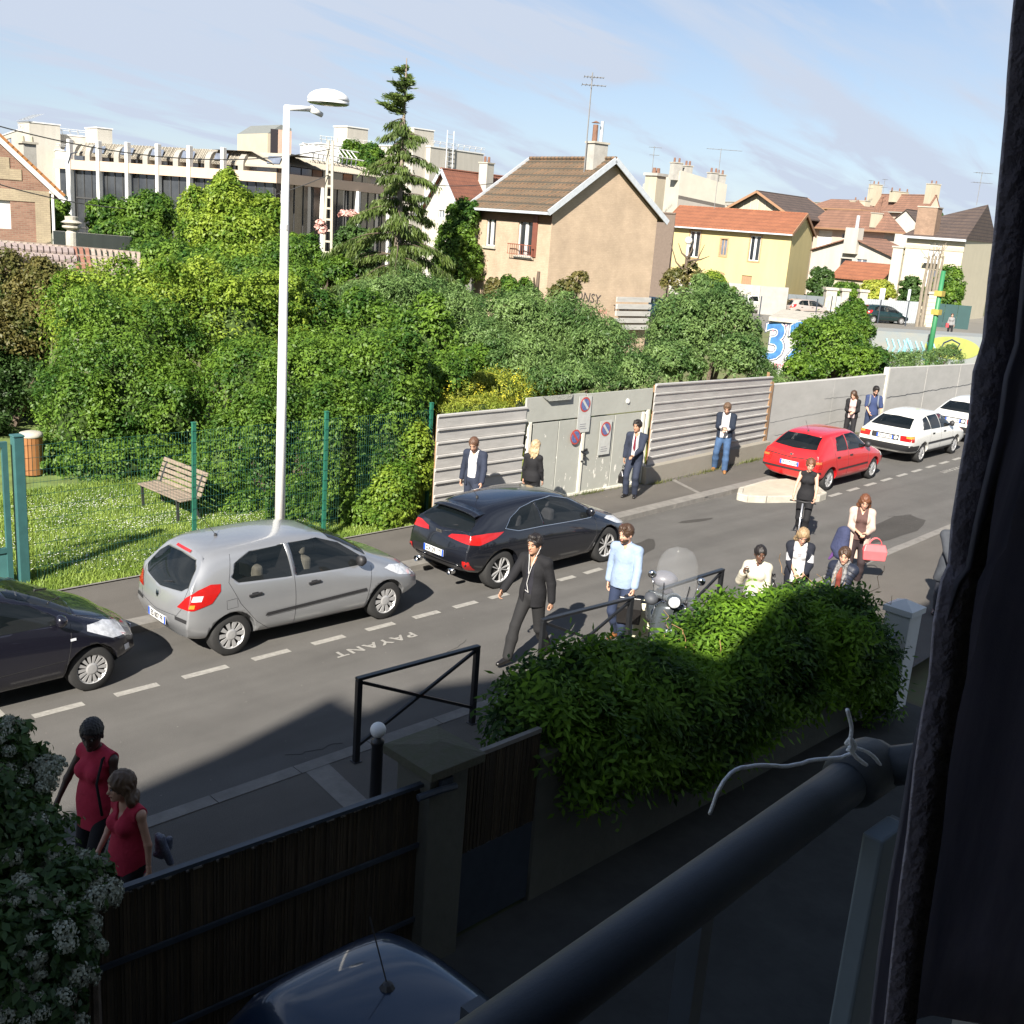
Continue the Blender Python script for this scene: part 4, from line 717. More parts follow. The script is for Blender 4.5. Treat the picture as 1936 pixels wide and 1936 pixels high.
    h.wm.add([(0, 0, h.zE), (h.LR, 0, h.zE), (h.LR, 0, zz-.1)], [(0, 1, 2)]); h.wm.build('wall', CREAM, h.root)
    h = House('chimney_wall', 'tall plain concrete wall block joined to the cream house', 1703, 101, 40, 1685, 1712, 469, cat='building'); h.wall(M('raw_concrete', (.46, .43, .35), .9, .08, .8), [(1706, 1709, 480, 484, 'dark')], []); h.windows(); h.roof('flat', 0, CONC)
    # cream house with dark roof
    h = House('cream_house', 'cream house with white shutters and a steep dark tiled roof', 1817, 98, 36, 1708, 1875, 454); h.wall(M('cream_house_render', (.50, .455, .34), .9, .05, 1), [], [(1753, 1776, 462, 494, 'shut'), (1756, 1776, 510, 548, 'pale')]); h.windows(None, None)
    zz = zfor(h.c+h.u*h.LR/2+h.v*h.LL*.3, 385); LR, LL = h.LR, h.LL; m = MB(); zE = h.zE; o = .5
    rx = LR*.5; m.add([(-o, -o*.3, zE), (-o, LL+o, zE), (rx, LL*.75, zz-1.2), (rx, 0, zz), (LR+o, LL+o, zE), (LR+o, 0, zE)], [(0, 3, 2, 1), (1, 2, 4), (2, 3, 5, 4), (3, 0, 5)]); m.build('roof', TILER['dark'], h.root)
    h.wm.add([(0, 0, zE), (LR, 0, zE), (rx, 0, zz-.1)], [(0, 1, 2)]); h.wm.build('wall', h.wmat, h.root); m = MB(); m.box(-o-.1, -o+.1, -.2, LL+o, zE-.15, zE+.05); m.build('gutter', ZINC, h.root); m = MB(); m.box(-.06, 0, -.05, LL+.05, zE-1.05, zE-.75); m.build('cornice', M('grey_trim', (.42, .36, .28), .9), h.root)
    a = h.sof(1737, 'L'); h.chimney(.8, a, zE-.5, zfor(h.c+h.v*a, 392), .75, .9, BRICK('chimney_brick', (.22, .145, .10), (.27, .18, .125), (.2, .14, .10), 1, .22, .08), 0)
    m = MB(); a0, a1 = h.sof(1776, 'L'), h.sof(1748, 'L'); z = h.zf('L', a0, 499); m.box(-.7, -.05, a0, a1, z, z+.12); 
    for k in range(9): a = a0+(a1-a0)*k/8; m.box(-.68, -.64, a-.02, a+.02, z, z+.9)
    m.box(-.7, -.64, a0, a1, z+.9, z+.96); m.build('balcony', ZINC, h.root); p = h.c+h.u*.3+h.v*.5; p2 = at(1846, 388, D=104); antenna(tuple(p2), zfor(p2[:2], 325)-p2[2], 'thin antenna on the ridge of the cream house', ((.1, 1.6), (1.0, 1.8)))
    # far long white block
    h = House('office_block', 'distant long white flat-roofed block behind the rooftops', 1560, 230, 75, 1340, 1700, 383, cat='building'); h.wall(WHITER, [], [(1365+k*18, 1374+k*18, 388, 392, 'pale') for k in range(10)]); h.windows(); h.roof('flat', 0, PLAST)
    # small house between tan and yellow
    h = House('white_house', 'slice of a white house with a brown roof edge between the tan and yellow houses', 1262, 90, 30, 1215, 1268, 468); h.wall(PAINTW); h.roof('R', h.zE+2.6, M('brown_gable', (.13, .10, .08), .9), ov=.3, ovg=.2)
others()
def far_street():
    b = [at(1200, 600, z=0), at(1920, 645, z=0)]; FA = ASPH2
    a0, a1 = at(1215, 607, z=0.0), at(1900, 662, z=0); b0, b1 = at(1215, 572, z=0), at(1900, 600, z=0)
    flat('far_street', [a0, a1, b1, b0], .02, M('far_asphalt', (.16, .15, .13), .9, .1, .5))
    DK = M('dark_green_sheet', (.012, .05, .05), .6, .1, 2); GYS = M('grey_gate_sheet', (.16, .18, .19), .6, .08, 2)
    def wall(name, label, pxa, pxb, ya, yb, ta, tb, mat, cat='wall', part='panel', n=1, gap=.0, th=.15):
        A, B = at(pxa, ya, z=0), at(pxb, yb, z=0); r = thing(name, label, cat, (A[0], A[1], 0)); d = Vector((B[0]-A[0], B[1]-A[1], 0)); za, zb = zfor(A[:2], ta), zfor(B[:2], tb); nrm = Vector((-d.y, d.x, 0)).normalized()*th
        for k in range(n):
            t0, t1 = k/n, (k+1)/n-gap; p, q = d*t0, d*t1; h0, h1 = za+(zb-za)*t0, za+(zb-za)*t1
            V = [p, q, q+nrm, p+nrm]; V = V+[v+Vector((0, 0, h)) for v, h in zip(V, (h0, h1, h1, h0))]; m = MB(); m.add(V, [(3, 2, 1, 0), (4, 5, 6, 7), (0, 1, 5, 4), (1, 2, 6, 5), (2, 3, 7, 6), (3, 0, 4, 7)]); m.build(part, mat, r)
        return r
    wall('garden_wall', 'light grey block wall beside the grilled door of the yellow house', 1432, 1484, 594, 598, 541, 544, M('block_wall', (.30, .29, .27), .9, .1, 2, .2), n=3, part='wall_section')
    wall('sliding_gate', 'dark grey sheet gate next to the yellow house', 1486, 1554, 596, 600, 556, 561, GYS, 'gate', 'gate_sheet', 2, .01)
    wall('picket_fence', 'white vertical board fence in front of the yellow-green hedge', 1630, 1731, 606, 612, 565, 571, M('pale_board', (.36, .39, .41), .7, .1, 3, island=.08), 'fence', 'board', 26, .008)
    wall('picket_fence', 'short white board fence between two grey pillars', 1570, 1586, 600, 602, 559, 561, MATS['pale_board'], 'fence', 'board', 5, .03)
    wall('green_gate', 'dark green sheet gate past the tall stone pillar', 1756, 1830, 617, 624, 573, 579, DK, 'gate', 'gate_sheet', 3, .008)
    for px, py, tp, w, mt, lb in ((1563, 600, 548, .45, CONC, 'grey square pillar where the dark grey gate ends'), (1590, 602, 550, .3, CONC, 'slim grey pillar beside the short board fence'), (1624, 605, 552, .33, CONC, 'grey pillar at the start of the long white board fence'), (1752, 618, 556, .38, M('stone_pillar', (.48, .43, .33), .85, .12, 4, .2), 'tall pale stone pillar beside the dark green gate')):
        p = at(px, py, z=0); z = zfor(p[:2], tp); r = thing('gate_pillar', lb, 'pillar', (p[0], p[1], 0), YAW); nb = 8 if 'stone' in lb else 1
        for k in range(nb): m = MB(); m.box(-w, w, -w, w, z*k/nb+(.01 if k else 0), z*(k+1)/nb-.01); m.build('stone_block' if nb > 1 else 'shaft', mt, r)
        m = MB(); m.box(-w-.1, w+.1, -w-.1, w+.1, z, z+.2); m.build('cap', CONC, r)
    for px, py, tp, lb in ((1659, 612, 545, 'two-panel street sign on a dark pole by the white board fence'), (1711, 617, 547, 'narrow pale sign on a dark pole seen edge on')):
        p = at(px, py, z=0); z = zfor(p[:2], tp); r = thing('street_sign', lb, 'sign', (p[0], p[1], 0), YAW-R(90)); m = MB(); m.tube([(0, 0, 0), (0, 0, z)], .05, 6); m.build('pole', DARKM, r)
        for k in range(2 if 'two' in lb else 1): m = MB(); m.box(-.22+k*.22, -.02+k*.22, -.08, -.04, z-.9, z); m.build('sign_panel', M('sign_grey', (.5, .55, .55), .5), r)
    for px, h1, lb in ((1567, 560, 'thin dark post in front of the grey square pillar'), (1435, 560, 'thin dark post by the grilled door of the yellow house'), (1540, 565, 'thin dark post in front of the dark grey gate'), (1600, 560, 'thin dark post between the two grey pillars'), (1646, 575, 'thin dark post at the start of the white board fence'), (1722, 573, 'thin dark post at the end of the white board fence')):
        p = at(px, 608 if px > 1500 else 600, z=0); z = min(2.3, max(1., zfor(p[:2], h1))); r = thing('street_bollard', lb, 'post', (p[0], p[1], 0), group='dark posts along the far street'); m = MB(); m.tube([(0, 0, 0), (0, 0, z)], .05, 6); m.build('shaft', DARKM, r)
    # graffiti blocks on the vacant lot
    R1 = M('graffiti_white', (.40, .395, .37), .8, .1, 2, col2=(.36, .365, .36)); r = thing('graffiti_hut', 'low white concrete hut painted with a big blue 32', 'hut'); A, B, Cc = at(1446, 700, D=50), at(1534, 700, D=49), at(1556, 700, D=55); zt = at(1446, 603, D=50)[2]; zt2 = at(1534, 614, D=49)[2]
    def pr(mb, P, z0, zs): n = len(P); V = [(p[0], p[1], z0) for p in P]+[(p[0], p[1], z) for p, z in zip(P, zs)]; mb.add(V, [tuple(range(n, 2*n))]+[(i, (i+1) % n, n+(i+1) % n, n+i) for i in range(n)])
    E_ = A+(Cc-B); m = MB(); pr(m, [A, B, Cc, E_], 0, [zt, zt2, zt2, zt]); m.build('wall', R1, r)
    m = MB(); o = (A-Cc)/np.linalg.norm(A-Cc)*.3; m2 = [A+o, B+np.array([.3, -.2, 0]), Cc-o, E_+np.array([-.2, .3, 0])]; n = 4; V = [(p[0], p[1], z) for p, z in zip(m2, [zt, zt2, zt2, zt])]+[(p[0], p[1], z+.18) for p, z in zip(m2, [zt, zt2, zt2, zt])]; m.add(V, [(3, 2, 1, 0), (4, 5, 6, 7), (0, 1, 5, 4), (1, 2, 6, 5), (2, 3, 7, 6), (3, 0, 4, 7)]); m.build('roof_slab', CONC, r)
    fx = (B-A)/np.linalg.norm(B-A); fn = np.array([fx[1], -fx[0], 0]); BL = M('graffiti_blue', (.03, .12, .33), .7, .25, 3, col2=(.05, .20, .42)); DB = M('graffiti_outline', (.02, .03, .09), .7); CY = M('graffiti_cyan', (.25, .55, .62), .7, .2, 3); PK = M('graffiti_pink', (.65, .15, .25), .7)
    c = onp(1488, 648, A, B, .02); text_mesh('graffiti_number', '32', 2.35, DB, r, frame(c, fx, (0, 0, 1)), ext=.004, off=.11); text_mesh('graffiti_number', '32', 2.35, PAINTW, r, frame(c+fn*.01, fx, (0, 0, 1)), ext=.004, off=.075); text_mesh('graffiti_number', '32', 2.35, BL, r, frame(c+fn*.02, fx, (0, 0, 1)), ext=.004, off=.035)
    for tx, px, py, sz, mt in (('opeir', 1470, 618, .4, PK), ('YA', 1488, 612, .35, DB), ('FBR', 1516, 622, .35, DB), ('moe', 1480, 690, .45, PK), ('HEL', 1500, 697, .4, DB)): text_mesh('graffiti_tag', tx, sz, mt, r, frame(onp(px, py, A, B, .02), fx, (0, 0, 1)), ext=.003)
    r = thing('graffiti_wall', 'low retaining wall with pale blue and yellow-green graffiti below the far street', 'wall'); A, B = at(1640, 700, D=56), at(1960, 740, D=52); za, zb = zfor(A[:2], 625), zfor(B[:2], 645); m = MB(); pr(m, [A, B, B+np.array([1, 2, 0]), A+np.array([1, 2, 0])], 0, [za, zb, zb, za]); m.build('wall_body', M('graffiti_ground', (.22, .26, .28), .8, .2, 1.2, col2=(.22, .22, .20)), r)
    fx = (B-A)/np.linalg.norm(B-A); fn = np.array([fx[1], -fx[0], 0])
    for px, py, rx, rz, mt in ((1800, 658, 1.3, .55, M('graffiti_lime', (.27, .30, .07), .7, .15, 2)),): c = onp(px, py, A, B, .01); V = [c+fx*rx*math.cos(t)+np.array([0, 0, rz*math.sin(t)]) for t in np.linspace(0, 6.28, 30)[:-1]]; m = MB(); m.ext(V, fn*.008); m.build('graffiti_patch', mt, r)
    def squiggle(pts, D, mt, w): m = MB(); P = [onp(x, y, A, B, .03) for x, y in pts]; m.tube(P, w, 4); m.build('graffiti_line', mt, r)
    squiggle([(1778, 660), (1785, 648), (1800, 642), (1815, 650), (1808, 662), (1790, 668), (1782, 660)], 53.6, DB, .035); squiggle([(1775, 672), (1792, 662), (1806, 672), (1818, 660)], 53.6, DB, .035)
    for k in range(9): x = 1676+k*11; squiggle([(x, 640+k), (x+5, 655+k), (x-2, 668+k), (x+8, 676+k)], 54.6, CY, .04)
    squiggle([(1715, 640), (1725, 665), (1705, 672), (1716, 640)], 54.5, CY, .05)
    # green pole with yellow boxes
    p = at(1757, 668, D=50); r = thing('green_pole', 'green metal pole with two yellow bands rising above the far wall', 'pole', (p[0], p[1], 0)); GP = M('green_pole_paint', (.03, .17, .07), .5, .1, 4); z = zfor(p[:2], 512); m = MB(); m.tube([(0, 0, 0), (0, 0, z)], [.13, .10], 12); m.build('shaft', GP, r, True); YB = M('yellow_box', (.35, .27, .06), .6)
    for py in (555, 590): m = MB(); q = zfor(p[:2], py); m.box(-.18, .18, -.18, .18, q-.12, q+.12); m.build('yellow_band', YB, r)
    for k, (px, tp) in enumerate(((1733, 484), (1741, 480), (1747, 484), (1755, 480), (1760, 484))):
        p = at(px, 618, z=0); z = zfor(p[:2], tp); r = thing('pollard_trunk', ['shortest', 'second', 'middle', 'fourth', 'last'][k]+' bare pollarded trunk of the row, counted from the white board fence', 'tree', (p[0], p[1], 0), group='bare pollarded trunks by the stone pillar'); m = MB(); m.tube([(0, 0, 0), (.1*rnd.uniform(-1, 1), .1, z*.5), (0, .1*rnd.uniform(-1, 1), z)], [.16, .13, .09], 7); m.build('trunk', M('grey_bark', (.20, .17, .13), .9, .2, 4, .4), r)
        m = MB()
        for q in range(4): m.tube([(0, 0, z-.3), (rnd.uniform(-.7, .7), rnd.uniform(-.7, .7), z+rnd.uniform(.3, 1))], .02, 4)
        m.build('twigs', MATS['grey_bark'], r)
far_street()
def office():
    h = House('office_building', 'modern office building with white piers, dark glass and a sloping glazed top floor', 521, 82, 22, 106, 745, 326, cat='building', cpy=450)
    r = h.root; LL, LR = h.LL, h.LR; zb1 = h.zE; zb0 = zfor(h.c, 346); zt = zfor(h.c+h.v*LL*.8, 268)-.0; zm = zb1+(zt-zb1)*.52
    BG = M('office_glass', (.035, .04, .05), .08, .5, .4, spec=.8, col2=(.06, .065, .07)); MU = M('mullion', (.05, .05, .05), .5); RS = M('standing_seam', (.30, .275, .225), .85, .08, 2); PB = M('peach_band', (.50, .38, .28), .8, .05, 1)
    m = MB(); m.box(.5, LR, .5, LL, 0, zb0); m.build('lower_glazing', BG, r)
    m = MB(); m.box(0, LR+.2, 0, LL+.2, zb0, zb1); m.build('floor_band', PB, r)
    piers = [h.sof(p, 'L') for p in (134, 188, 242, 299, 358, 421)]
    for a in piers: m = MB(); m.box(-.15, .3, a-.15, a+.15, 0, zt+.1); bevel(m.build('pier', PAINTW, r), .03, 1)
    for k in range(4): a = .9+k*(LR-1)/3.2; m = MB(); m.box(a-.16, a+.16, -.25, .1, 0, zb0); m.build('column', PAINTW, r)
    ml = MB()
    for k in range(26): a = .6+k*(LL-.8)/26; ml.box(.44, .5, a-.03, a+.03, 0, zb0)
    for z in (zb0-2.2, zb0-4.6): ml.box(.42, .5, .5, LL, z-.06, z+.06)
    for k in range(14): a = .6+k*(LR-.8)/14; ml.box(a-.03, a+.03, .44, .5, 0, zb0)
    ml.build('mullions', MU, r)
    # top floor: glazed wall, then a sloping metal roof with bays between the piers
    ed = [0]+piers+[LL]
    m = MB(); m.box(2.0, LR, 2.0, LL, zb1, zm); m.build('upper_glazing', GLASSB, r)
    for i in range(len(ed)-1):
        a, b = ed[i]+.18, ed[i+1]-.18
        m = MB(); V = [(1.3, a, zm-.25), (1.3, b, zm-.25), (2.1, b, zt), (2.1, a, zt), (7, a, zt), (7, b, zt), (1.3, a, zm-.4), (1.3, b, zm-.4)]; m.add(V, [(0, 3, 2, 1), (3, 4, 5, 2), (6, 0, 1, 7)])
        for k in range(6): y = a+(b-a)*k/5; m.bar((1.29, y, zm-.25), (2.09, y, zt+.02), .06, .05)
        m.build('sloping_roof', RS, r)
        m = MB(); m.add([(1.36, a+.5, zm-.12), (1.36, a+1.7, zm-.12), (1.66, a+1.7, zm+.45), (1.66, a+.5, zm+.45)], [(0, 3, 2, 1)]); m.V = [(v[0]-.05, v[1], v[2]+.03) for v in m.V]; m.build('skylight', GLASSB, r)
        m = MB(); q = b-.9; P = [(1.1, q, zb1), (1.1, q, zm-.3)]+[(1.1+.9*(1-math.cos(t)), q, zm-.3+.9*math.sin(t)) for t in (.3, .7, 1.1, 1.57)]+[(3, q, zm+.6), (3, q, zb1)]; m.ext(P, (0, .5, 0)); m.build('bay_wall', M('bay_white', (.27, .26, .23), .8, .05, 1), r)
        for k in range(5): y = a+(b-a-1)*k/5; m = MB(); m.box(1.85, 2.0, y-.04, y+.04, zb1, zm); m.build('mullion', MU, r)
    m = MB(); V = [(-.0, 1.2, zm-.1), (LR, 1.2, zm-.1), (LR, 3.2, zt), (0, 3.2, zt), (0, 7, zt), (LR, 7, zt)]; m.add([(v[0]+1.2 if v[0] < 1 else v[0], v[1], v[2]) for v in V], [(0, 1, 2, 3), (3, 2, 5, 4)])
    for k in range(50): x = 1.4+k*(LR-1.5)/50; m.bar((x, 1.18, zm-.07), (x, 3.2, zt+.03), .05, .06)
    m.build('sloping_roof', RS, r)
    for k in range(9): x = 3+k*(LR-4)/9; m = MB(); m.box(x, x+1.4, 1.9, 1.98, zb1+.1, zm-.15); m.build('window', GLASS if k % 3 else WOODB, r)
    m = MB()
    for k in range(11): x = 8+k*(LR-10)/11; m.tube([(x, 2.6, zt-.1), (x, 2.5, zt+.6), (x, 3.1, zt+1.2)], .05, 4)
    for z, y in ((.5, 2.5), (1.2, 3.1)): m.tube([(8, y, zt+z), (LR-1.5, y, zt+z)], .05, 4)
    m.build('roof_railing', PAINTW, r)
    # plant room on the roof
    q = House('roof_plant_room', 'brown box with chamfered grey top standing on the office roof', 503, 90, 50, 448, 548, 276, cat='roof structure'); q.b = q.zE-1.5; zt2 = zfor(q.c, 240); zc = zfor(q.c, 252); m = MB(); P = [(0, 0), (q.LR, 0), (q.LR, q.LL), (0, q.LL)]; pm = M('plant_panel', (.44, .38, .28), .8, .06, 1); m.prism(P, q.b, zc); m.build('wall', pm, q.root)
    m = MB(); m.add([(0, 0, zc), (q.LR, 0, zc), (q.LR, q.LL, zc), (0, q.LL, zc), (1.2, 0, zt2+.3), (q.LR, 0, zt2+.1), (q.LR, q.LL, zt2+.1), (1.2, q.LL, zt2+.3)], [(0, 3, 7, 4), (4, 7, 6, 5), (0, 4, 5, 1), (1, 5, 6, 2), (2, 6, 7, 3)]); m.build('roof', M('plant_roof', (.16, .17, .16), .6), q.root)
    m = MB(); m.box(.25, q.LR*.42, -.03, .0, q.b+.6, zt2-.1); m.build('dark_panel', M('dark_panel_tone', (.03, .025, .03), .9), q.root); m = MB(); m.box(q.LR*.45, q.LR, -.04, .0, q.b, zt2-.1); m.build('pink_panel', M('pink_panel', (.55, .36, .28), .8), q.root)  # flat near-black panel on the front wall, beside the pink one
office()
def white_blocks():
    def blk(name, label, *a, ops=(), opsR=(), mat=None, **k):
        h = House(name, label, *a, cat='building', **k); h.wall(mat or WHITER, opsR, ops); h.windows(); h.roof('flat', 0, PAINTW); return h
    def struts(h, n=8, sz=1.2):
        sz *= .7; m = MB()
        for k in range(n): a = h.LR*(k+.5)/n; m.tube([(a, .1, h.zE+.1), (a-.3, -.4, h.zE+sz)], .05, 4)
        for z in (.6, sz): m.tube([(0, -.2, h.zE+z), (h.LR, -.2, h.zE+z)], .03, 4)
        m.build('roof_railing', PAINTW, h.root)
    h = blk('apartment_block', 'white apartment block with roof railings at the far end of the park', 40, 150, 60, -160, 175, 247, ops=[(14, 26, 262, 276, 'pale'), (-30, -10, 262, 276, 'pale')], cpy=400); struts(h, 9)
    h = blk('stair_tower', 'white box with a slanted grey lid on the roof of the white block', 62, 148, 50, 40, 118, 231, cpy=400); m = MB(); m.add([(-.3, -.3, h.zE+.2), (-.3, h.LL+.3, h.zE+.2), (2, h.LL+.3, h.zE+1.3), (2, -.3, h.zE+1.3)], [(0, 3, 2, 1), (0, 1, 2, 3)]); m.build('lid', ZINC, h.root)
    h = blk('stair_tower', 'small white rooftop box with a tiny window on the office side', 188, 150, 50, 165, 215, 242, cpy=400); h = blk('apartment_block', 'lower wing of the white block stepping down behind the office', 110, 146, 65, 90, 230, 284, cpy=400, mat=M('wing_white', (.60, .57, .50), .9, .05, 1)); struts(h, 6)  # lower wing has its own warm off-white render
    h = blk('apartment_block', 'large cream block with a caged ladder behind the conifer', 808, 150, 40, 690, 906, 278, ops=[(700+k*22, 712+k*22, 318, 328, 'pale') for k in range(4)], cpy=400); struts(h, 9); m = MB()
    for px in (833, 845): a = h.sof(px, 'R'); m.tube([(a, -.4, h.zE+2.5), (a, -.4, h.zE-9)], .08, 4)
    a0, a1 = h.sof(833, 'R'), h.sof(845, 'R')
    for k in range(16): m.tube([(a0, -.4, h.zE+2-k*.6), (a1, -.4, h.zE+2-k*.6)], .04, 4)
    m.build('ladder', ZINC, h.root)
    h = blk('apartment_block', 'white block with slanted roof glazing between the lamp and the conifer', 600, 140, 60, 565, 700, 272, cpy=400, mat=PAINTW); struts(h, 10, 1.4); h = blk('stair_tower', 'white rooftop box just left of the conifer top', 652, 142, 45, 627, 690, 240, cpy=400)
    h = blk('stair_tower', 'pale curved rooftop box partly hidden by the conifer', 776, 149, 45, 765, 812, 243, cpy=400)
white_blocks()
def left_house():
    h = House('brick_house', 'old red and buff brick house with a steep gable and an orange tile verge', 96, 44, -31, -330, None, 355, cpy=440)
    # gable faces the camera: build it on the left face
    B = BRICK('mixed_brick', (.20, .105, .075), (.27, .155, .11), (.24, .18, .13), 1, .22, .075); ops = [(-20, 20, 372, 432, 'shut')]; h = h.wall(B, [], ops); h.windows(); zr = h.zE+h.LL/2*.93; h.roof('L', zr, TERRA, ov=.5, ovg=.4, barge=PAINTW)
    BUF = BRICK('buff_brick', (.31, .255, .175), (.36, .30, .2), (.28, .23, .16), 1, .22, .075)
    for k in range(6): m = MB(); a = h.LL*(.13+.055*k); m.box(-.03, -.005, a, a+h.LL*.2, h.zE+.2+k*.42, h.zE+.62+k*.42); m.build('brick_course', BUF, h.root)
    m = MB(); m.box(-.03, -.005, 0, h.LL, h.zE-.6, h.zE-.15); m.build('brick_course', BUF, h.root); m = MB(); m.box(-.03, -.005, 0, .55, 0, h.zE-.6); m.build('brick_course', BUF, h.root)
    sl = h.sl
    for k in range(26):
        t = k/26*(h.LL/2+.4)-.4; m = MB(); m.obox((-.45, t, h.zE+sl*t+.2), (.12, .14, .05), (1, 0, 0), (0, 1, sl)); m.build('verge_tile', M('orange_verge', (.30, .13, .04), .8, .2, 5), h.root)
    m = MB(); m.box(-.12, 0, -.5, 0, h.zE-.22, h.zE-.08); m.tube([(-.06, -.12, h.zE-.2), (-.06, -.12, 0)], .06, 6); m.build('downpipe', PAINTW, h.root)
    c = thing('chimney_stack', 'grey chimney stack with two pots behind the steep brick gable', 'chimney', (*at(57, 400, D=49)[:2], 0)); z = zfor(c.location[:2], 272); m = MB(); m.box(-.28, .28, -.28, .28, 0, z); m.build('stack', PLAST, c); m = MB(); m.box(-.36, .36, -.36, .36, z, z+.09); m.build('cap', CONC, c)
    for j in (-.14, .14): m = MB(); m.lathe([(.1, 0), (.08, .22), (.05, .25)], (j, -j, z+.09), 8); m.build('pot', CREAM, c)
    # open tile-and-lath roof in front
    r = thing('lean_to_roof', 'decaying lean-to roof of grey tiles and bare laths above the bushes', 'roof'); A, B_ = at(-40, 452, D=30), at(262, 478, D=33); A2, B2 = at(-40, 506, D=28.0), at(262, 520, D=31.0); LT = M('grey_lath', (.33, .27, .22), .9, .25, 4, .3)
    P = lambda s, t: Vector(A+(B_-A)*s+((A2-A)*(1-s)+(B2-B_)*s)*t)
    for k in range(4): m = MB(); m.bar(P(0, k/3), P(1, k/3), .07, .07); m.build('batten', LT, r)
    for k in range(27): s = k/26.; m = MB(); m.bar(P(s, 0), P(min(1, s+.022), 1), .10, .05); m.build('rafter', LT if k not in (15, 16, 17) else M('rusty_lath', (.26, .12, .08), .9, .2, 4), r)
    TL = M('grey_tile', (.30, .24, .22), .9, .2, 3, .2)
    for k in range(26):
        for j in range(3):
            if k > 14 or rnd.random() < .12: continue
            s, t = (k+.5*(j % 2))/26., .1+j*.32; m = MB(); a, b, cc, d = P(s, t), P(s+.03, t), P(s+.034, t+.27), P(s+.004, t+.27); o = Vector((0, 0, .06)); m.add([a+o, b+o, cc+o*1.6, d+o*1.6, a, b, cc+o*.6, d+o*.6], [(0, 1, 2, 3), (7, 6, 5, 4), (0, 4, 5, 1), (1, 5, 6, 2), (2, 6, 7, 3), (3, 7, 4, 0)]); m.build('tile', TL, r)
    c = thing('garden_urn', 'stacked stone finial on a white post behind the lean-to roof', 'finial', (*at(136, 440, D=36)[:2], 0)); z = zfor(c.location[:2], 440); u = zfor(c.location[:2], 408)-z; m = MB(); m.lathe([(.2, 0), (.2, z), (.14, z+u*.15), (.3, z+u*.3), (.3, z+u*.4), (.16, z+u*.45), (.34, z+u*.6), (.2, z+u*.75), (.22, z+u*.95), (.001, z+u)], n=14); m.build('stone_finial', CONC, c)
    w = thing('garden_wall', 'thin white-topped wall beside the steep brick gable', 'wall'); A, B_ = at(100, 436, D=38), at(250, 448, D=44); m = MB(); m.ext([(A[0], A[1], 0), (B_[0], B_[1], 0), tuple(B_), tuple(A)], (.1, .15, 0)); m.build('wall_body', WHITER, w)
left_house()
def poles():
    p = at(618, 520, D=55); r = thing('utility_pole', 'grey ladder-shaped concrete utility pole in front of the office', 'utility pole', (p[0], p[1], 0), YAW-R(90)); z = zfor(p[:2], 266); m = MB()
    for s in (-.2, .2): m.bar((s*1.3, 0, 0), (s*.5, 0, z), .12, .12)
    m.build('shaft', M('pole_concrete', (.40, .37, .30), .9, .1, 3), r)
    for k in range(16): m = MB(); zz = z*(k+1)/17; w = .26-.16*zz/z; m.box(-w, w, -.05, .05, zz-.05, zz+.05); m.build('rung', MATS['pole_concrete'], r)
    Wm = M('cable', (.05, .05, .05), .6); top = np.array([p[0], p[1], z-.4])
    def wire(a, b, sag, lab):
        m = MB(); P = [Vector(a).lerp(Vector(b), t)-Vector((0, 0, sag*4*t*(1-t))) for t in np.linspace(0, 1, 24)]; m.tube(P, .022, 4, False); o = m.build('overhead_cable', Wm); tag(o, lab, 'cable')
    wire(top, at(-60, 222, D=38), .9, 'long overhead cable sagging across the sky in front of the office building'); wire(top-np.array([0, 0, .5]), at(1000, 330, D=75), 1.0, 'thin cable from the concrete pole behind the conifer towards the tan house')
    wire(top-np.array([0, 0, 1.2]), at(-60, 330, D=40), 1.5, 'lower overhead cable crossing the office windows')
    q = at(134, 430, D=60); r = thing('lamp_post', 'tall white lamp post with a drooping bracket in front of the office glass', 'street lamp', (q[0], q[1], 0), YAW-R(90)); z = zfor(q[:2], 308); m = MB(); m.tube([(0, 0, 0), (0, 0, z*.6), (-.1, 0, z)], [.18, .15, .08], 8); m.build('post', PAINTW, r, True); m = MB(); m.tube([(-.1, 0, z-.2), (.15, 0, z+.5), (.5, 0, z+.6)], .04, 6); m.obox((.6, 0, z+.3), (.25, .1, .12), (1, 0, 0)); m.build('bracket', DARKM, r)
poles()
# ------------------------------------------------------------------ cars
TYRE = M('tyre_rubber', (.018, .018, .018), .85, .2, 20, .2); BLKP = M('black_trim', (.02, .02, .022), .55, .2, 20); CARGL = M('car_glass', (.004, .006, .008), .03, .2, 2, spec=.5, coat=.25); CHROME = M('chrome', (.7, .7, .7), .15, .02, 3, metal=1.); RIMM = M('silver_rim', (.42, .42, .42), .35, .05, 8, metal=.4); REDL = M('red_lens', (.33, .010, .009), .12, .15, 12, coat=.8); AMB = M('amber_lens', (.65, .22, .03), .15, .1, 12, coat=.8); CLEAR = M('clear_lens', (.55, .57, .6), .08, .35, 14, coat=.9, spec=.8); UND = M('underbody', (.01, .01, .01), .95); PLATE = M('plate_white', (.62, .62, .60), .4, .04, 5); PBLUE = M('plate_blue', (.02, .08, .45), .4); INKB = M('plate_ink', (.015, .015, .02), .5)
def paint(name, c, metal=.0, rough=.32, coat=1.): return M(name, c, rough, .03, 1.5, metal=metal, coat=coat)
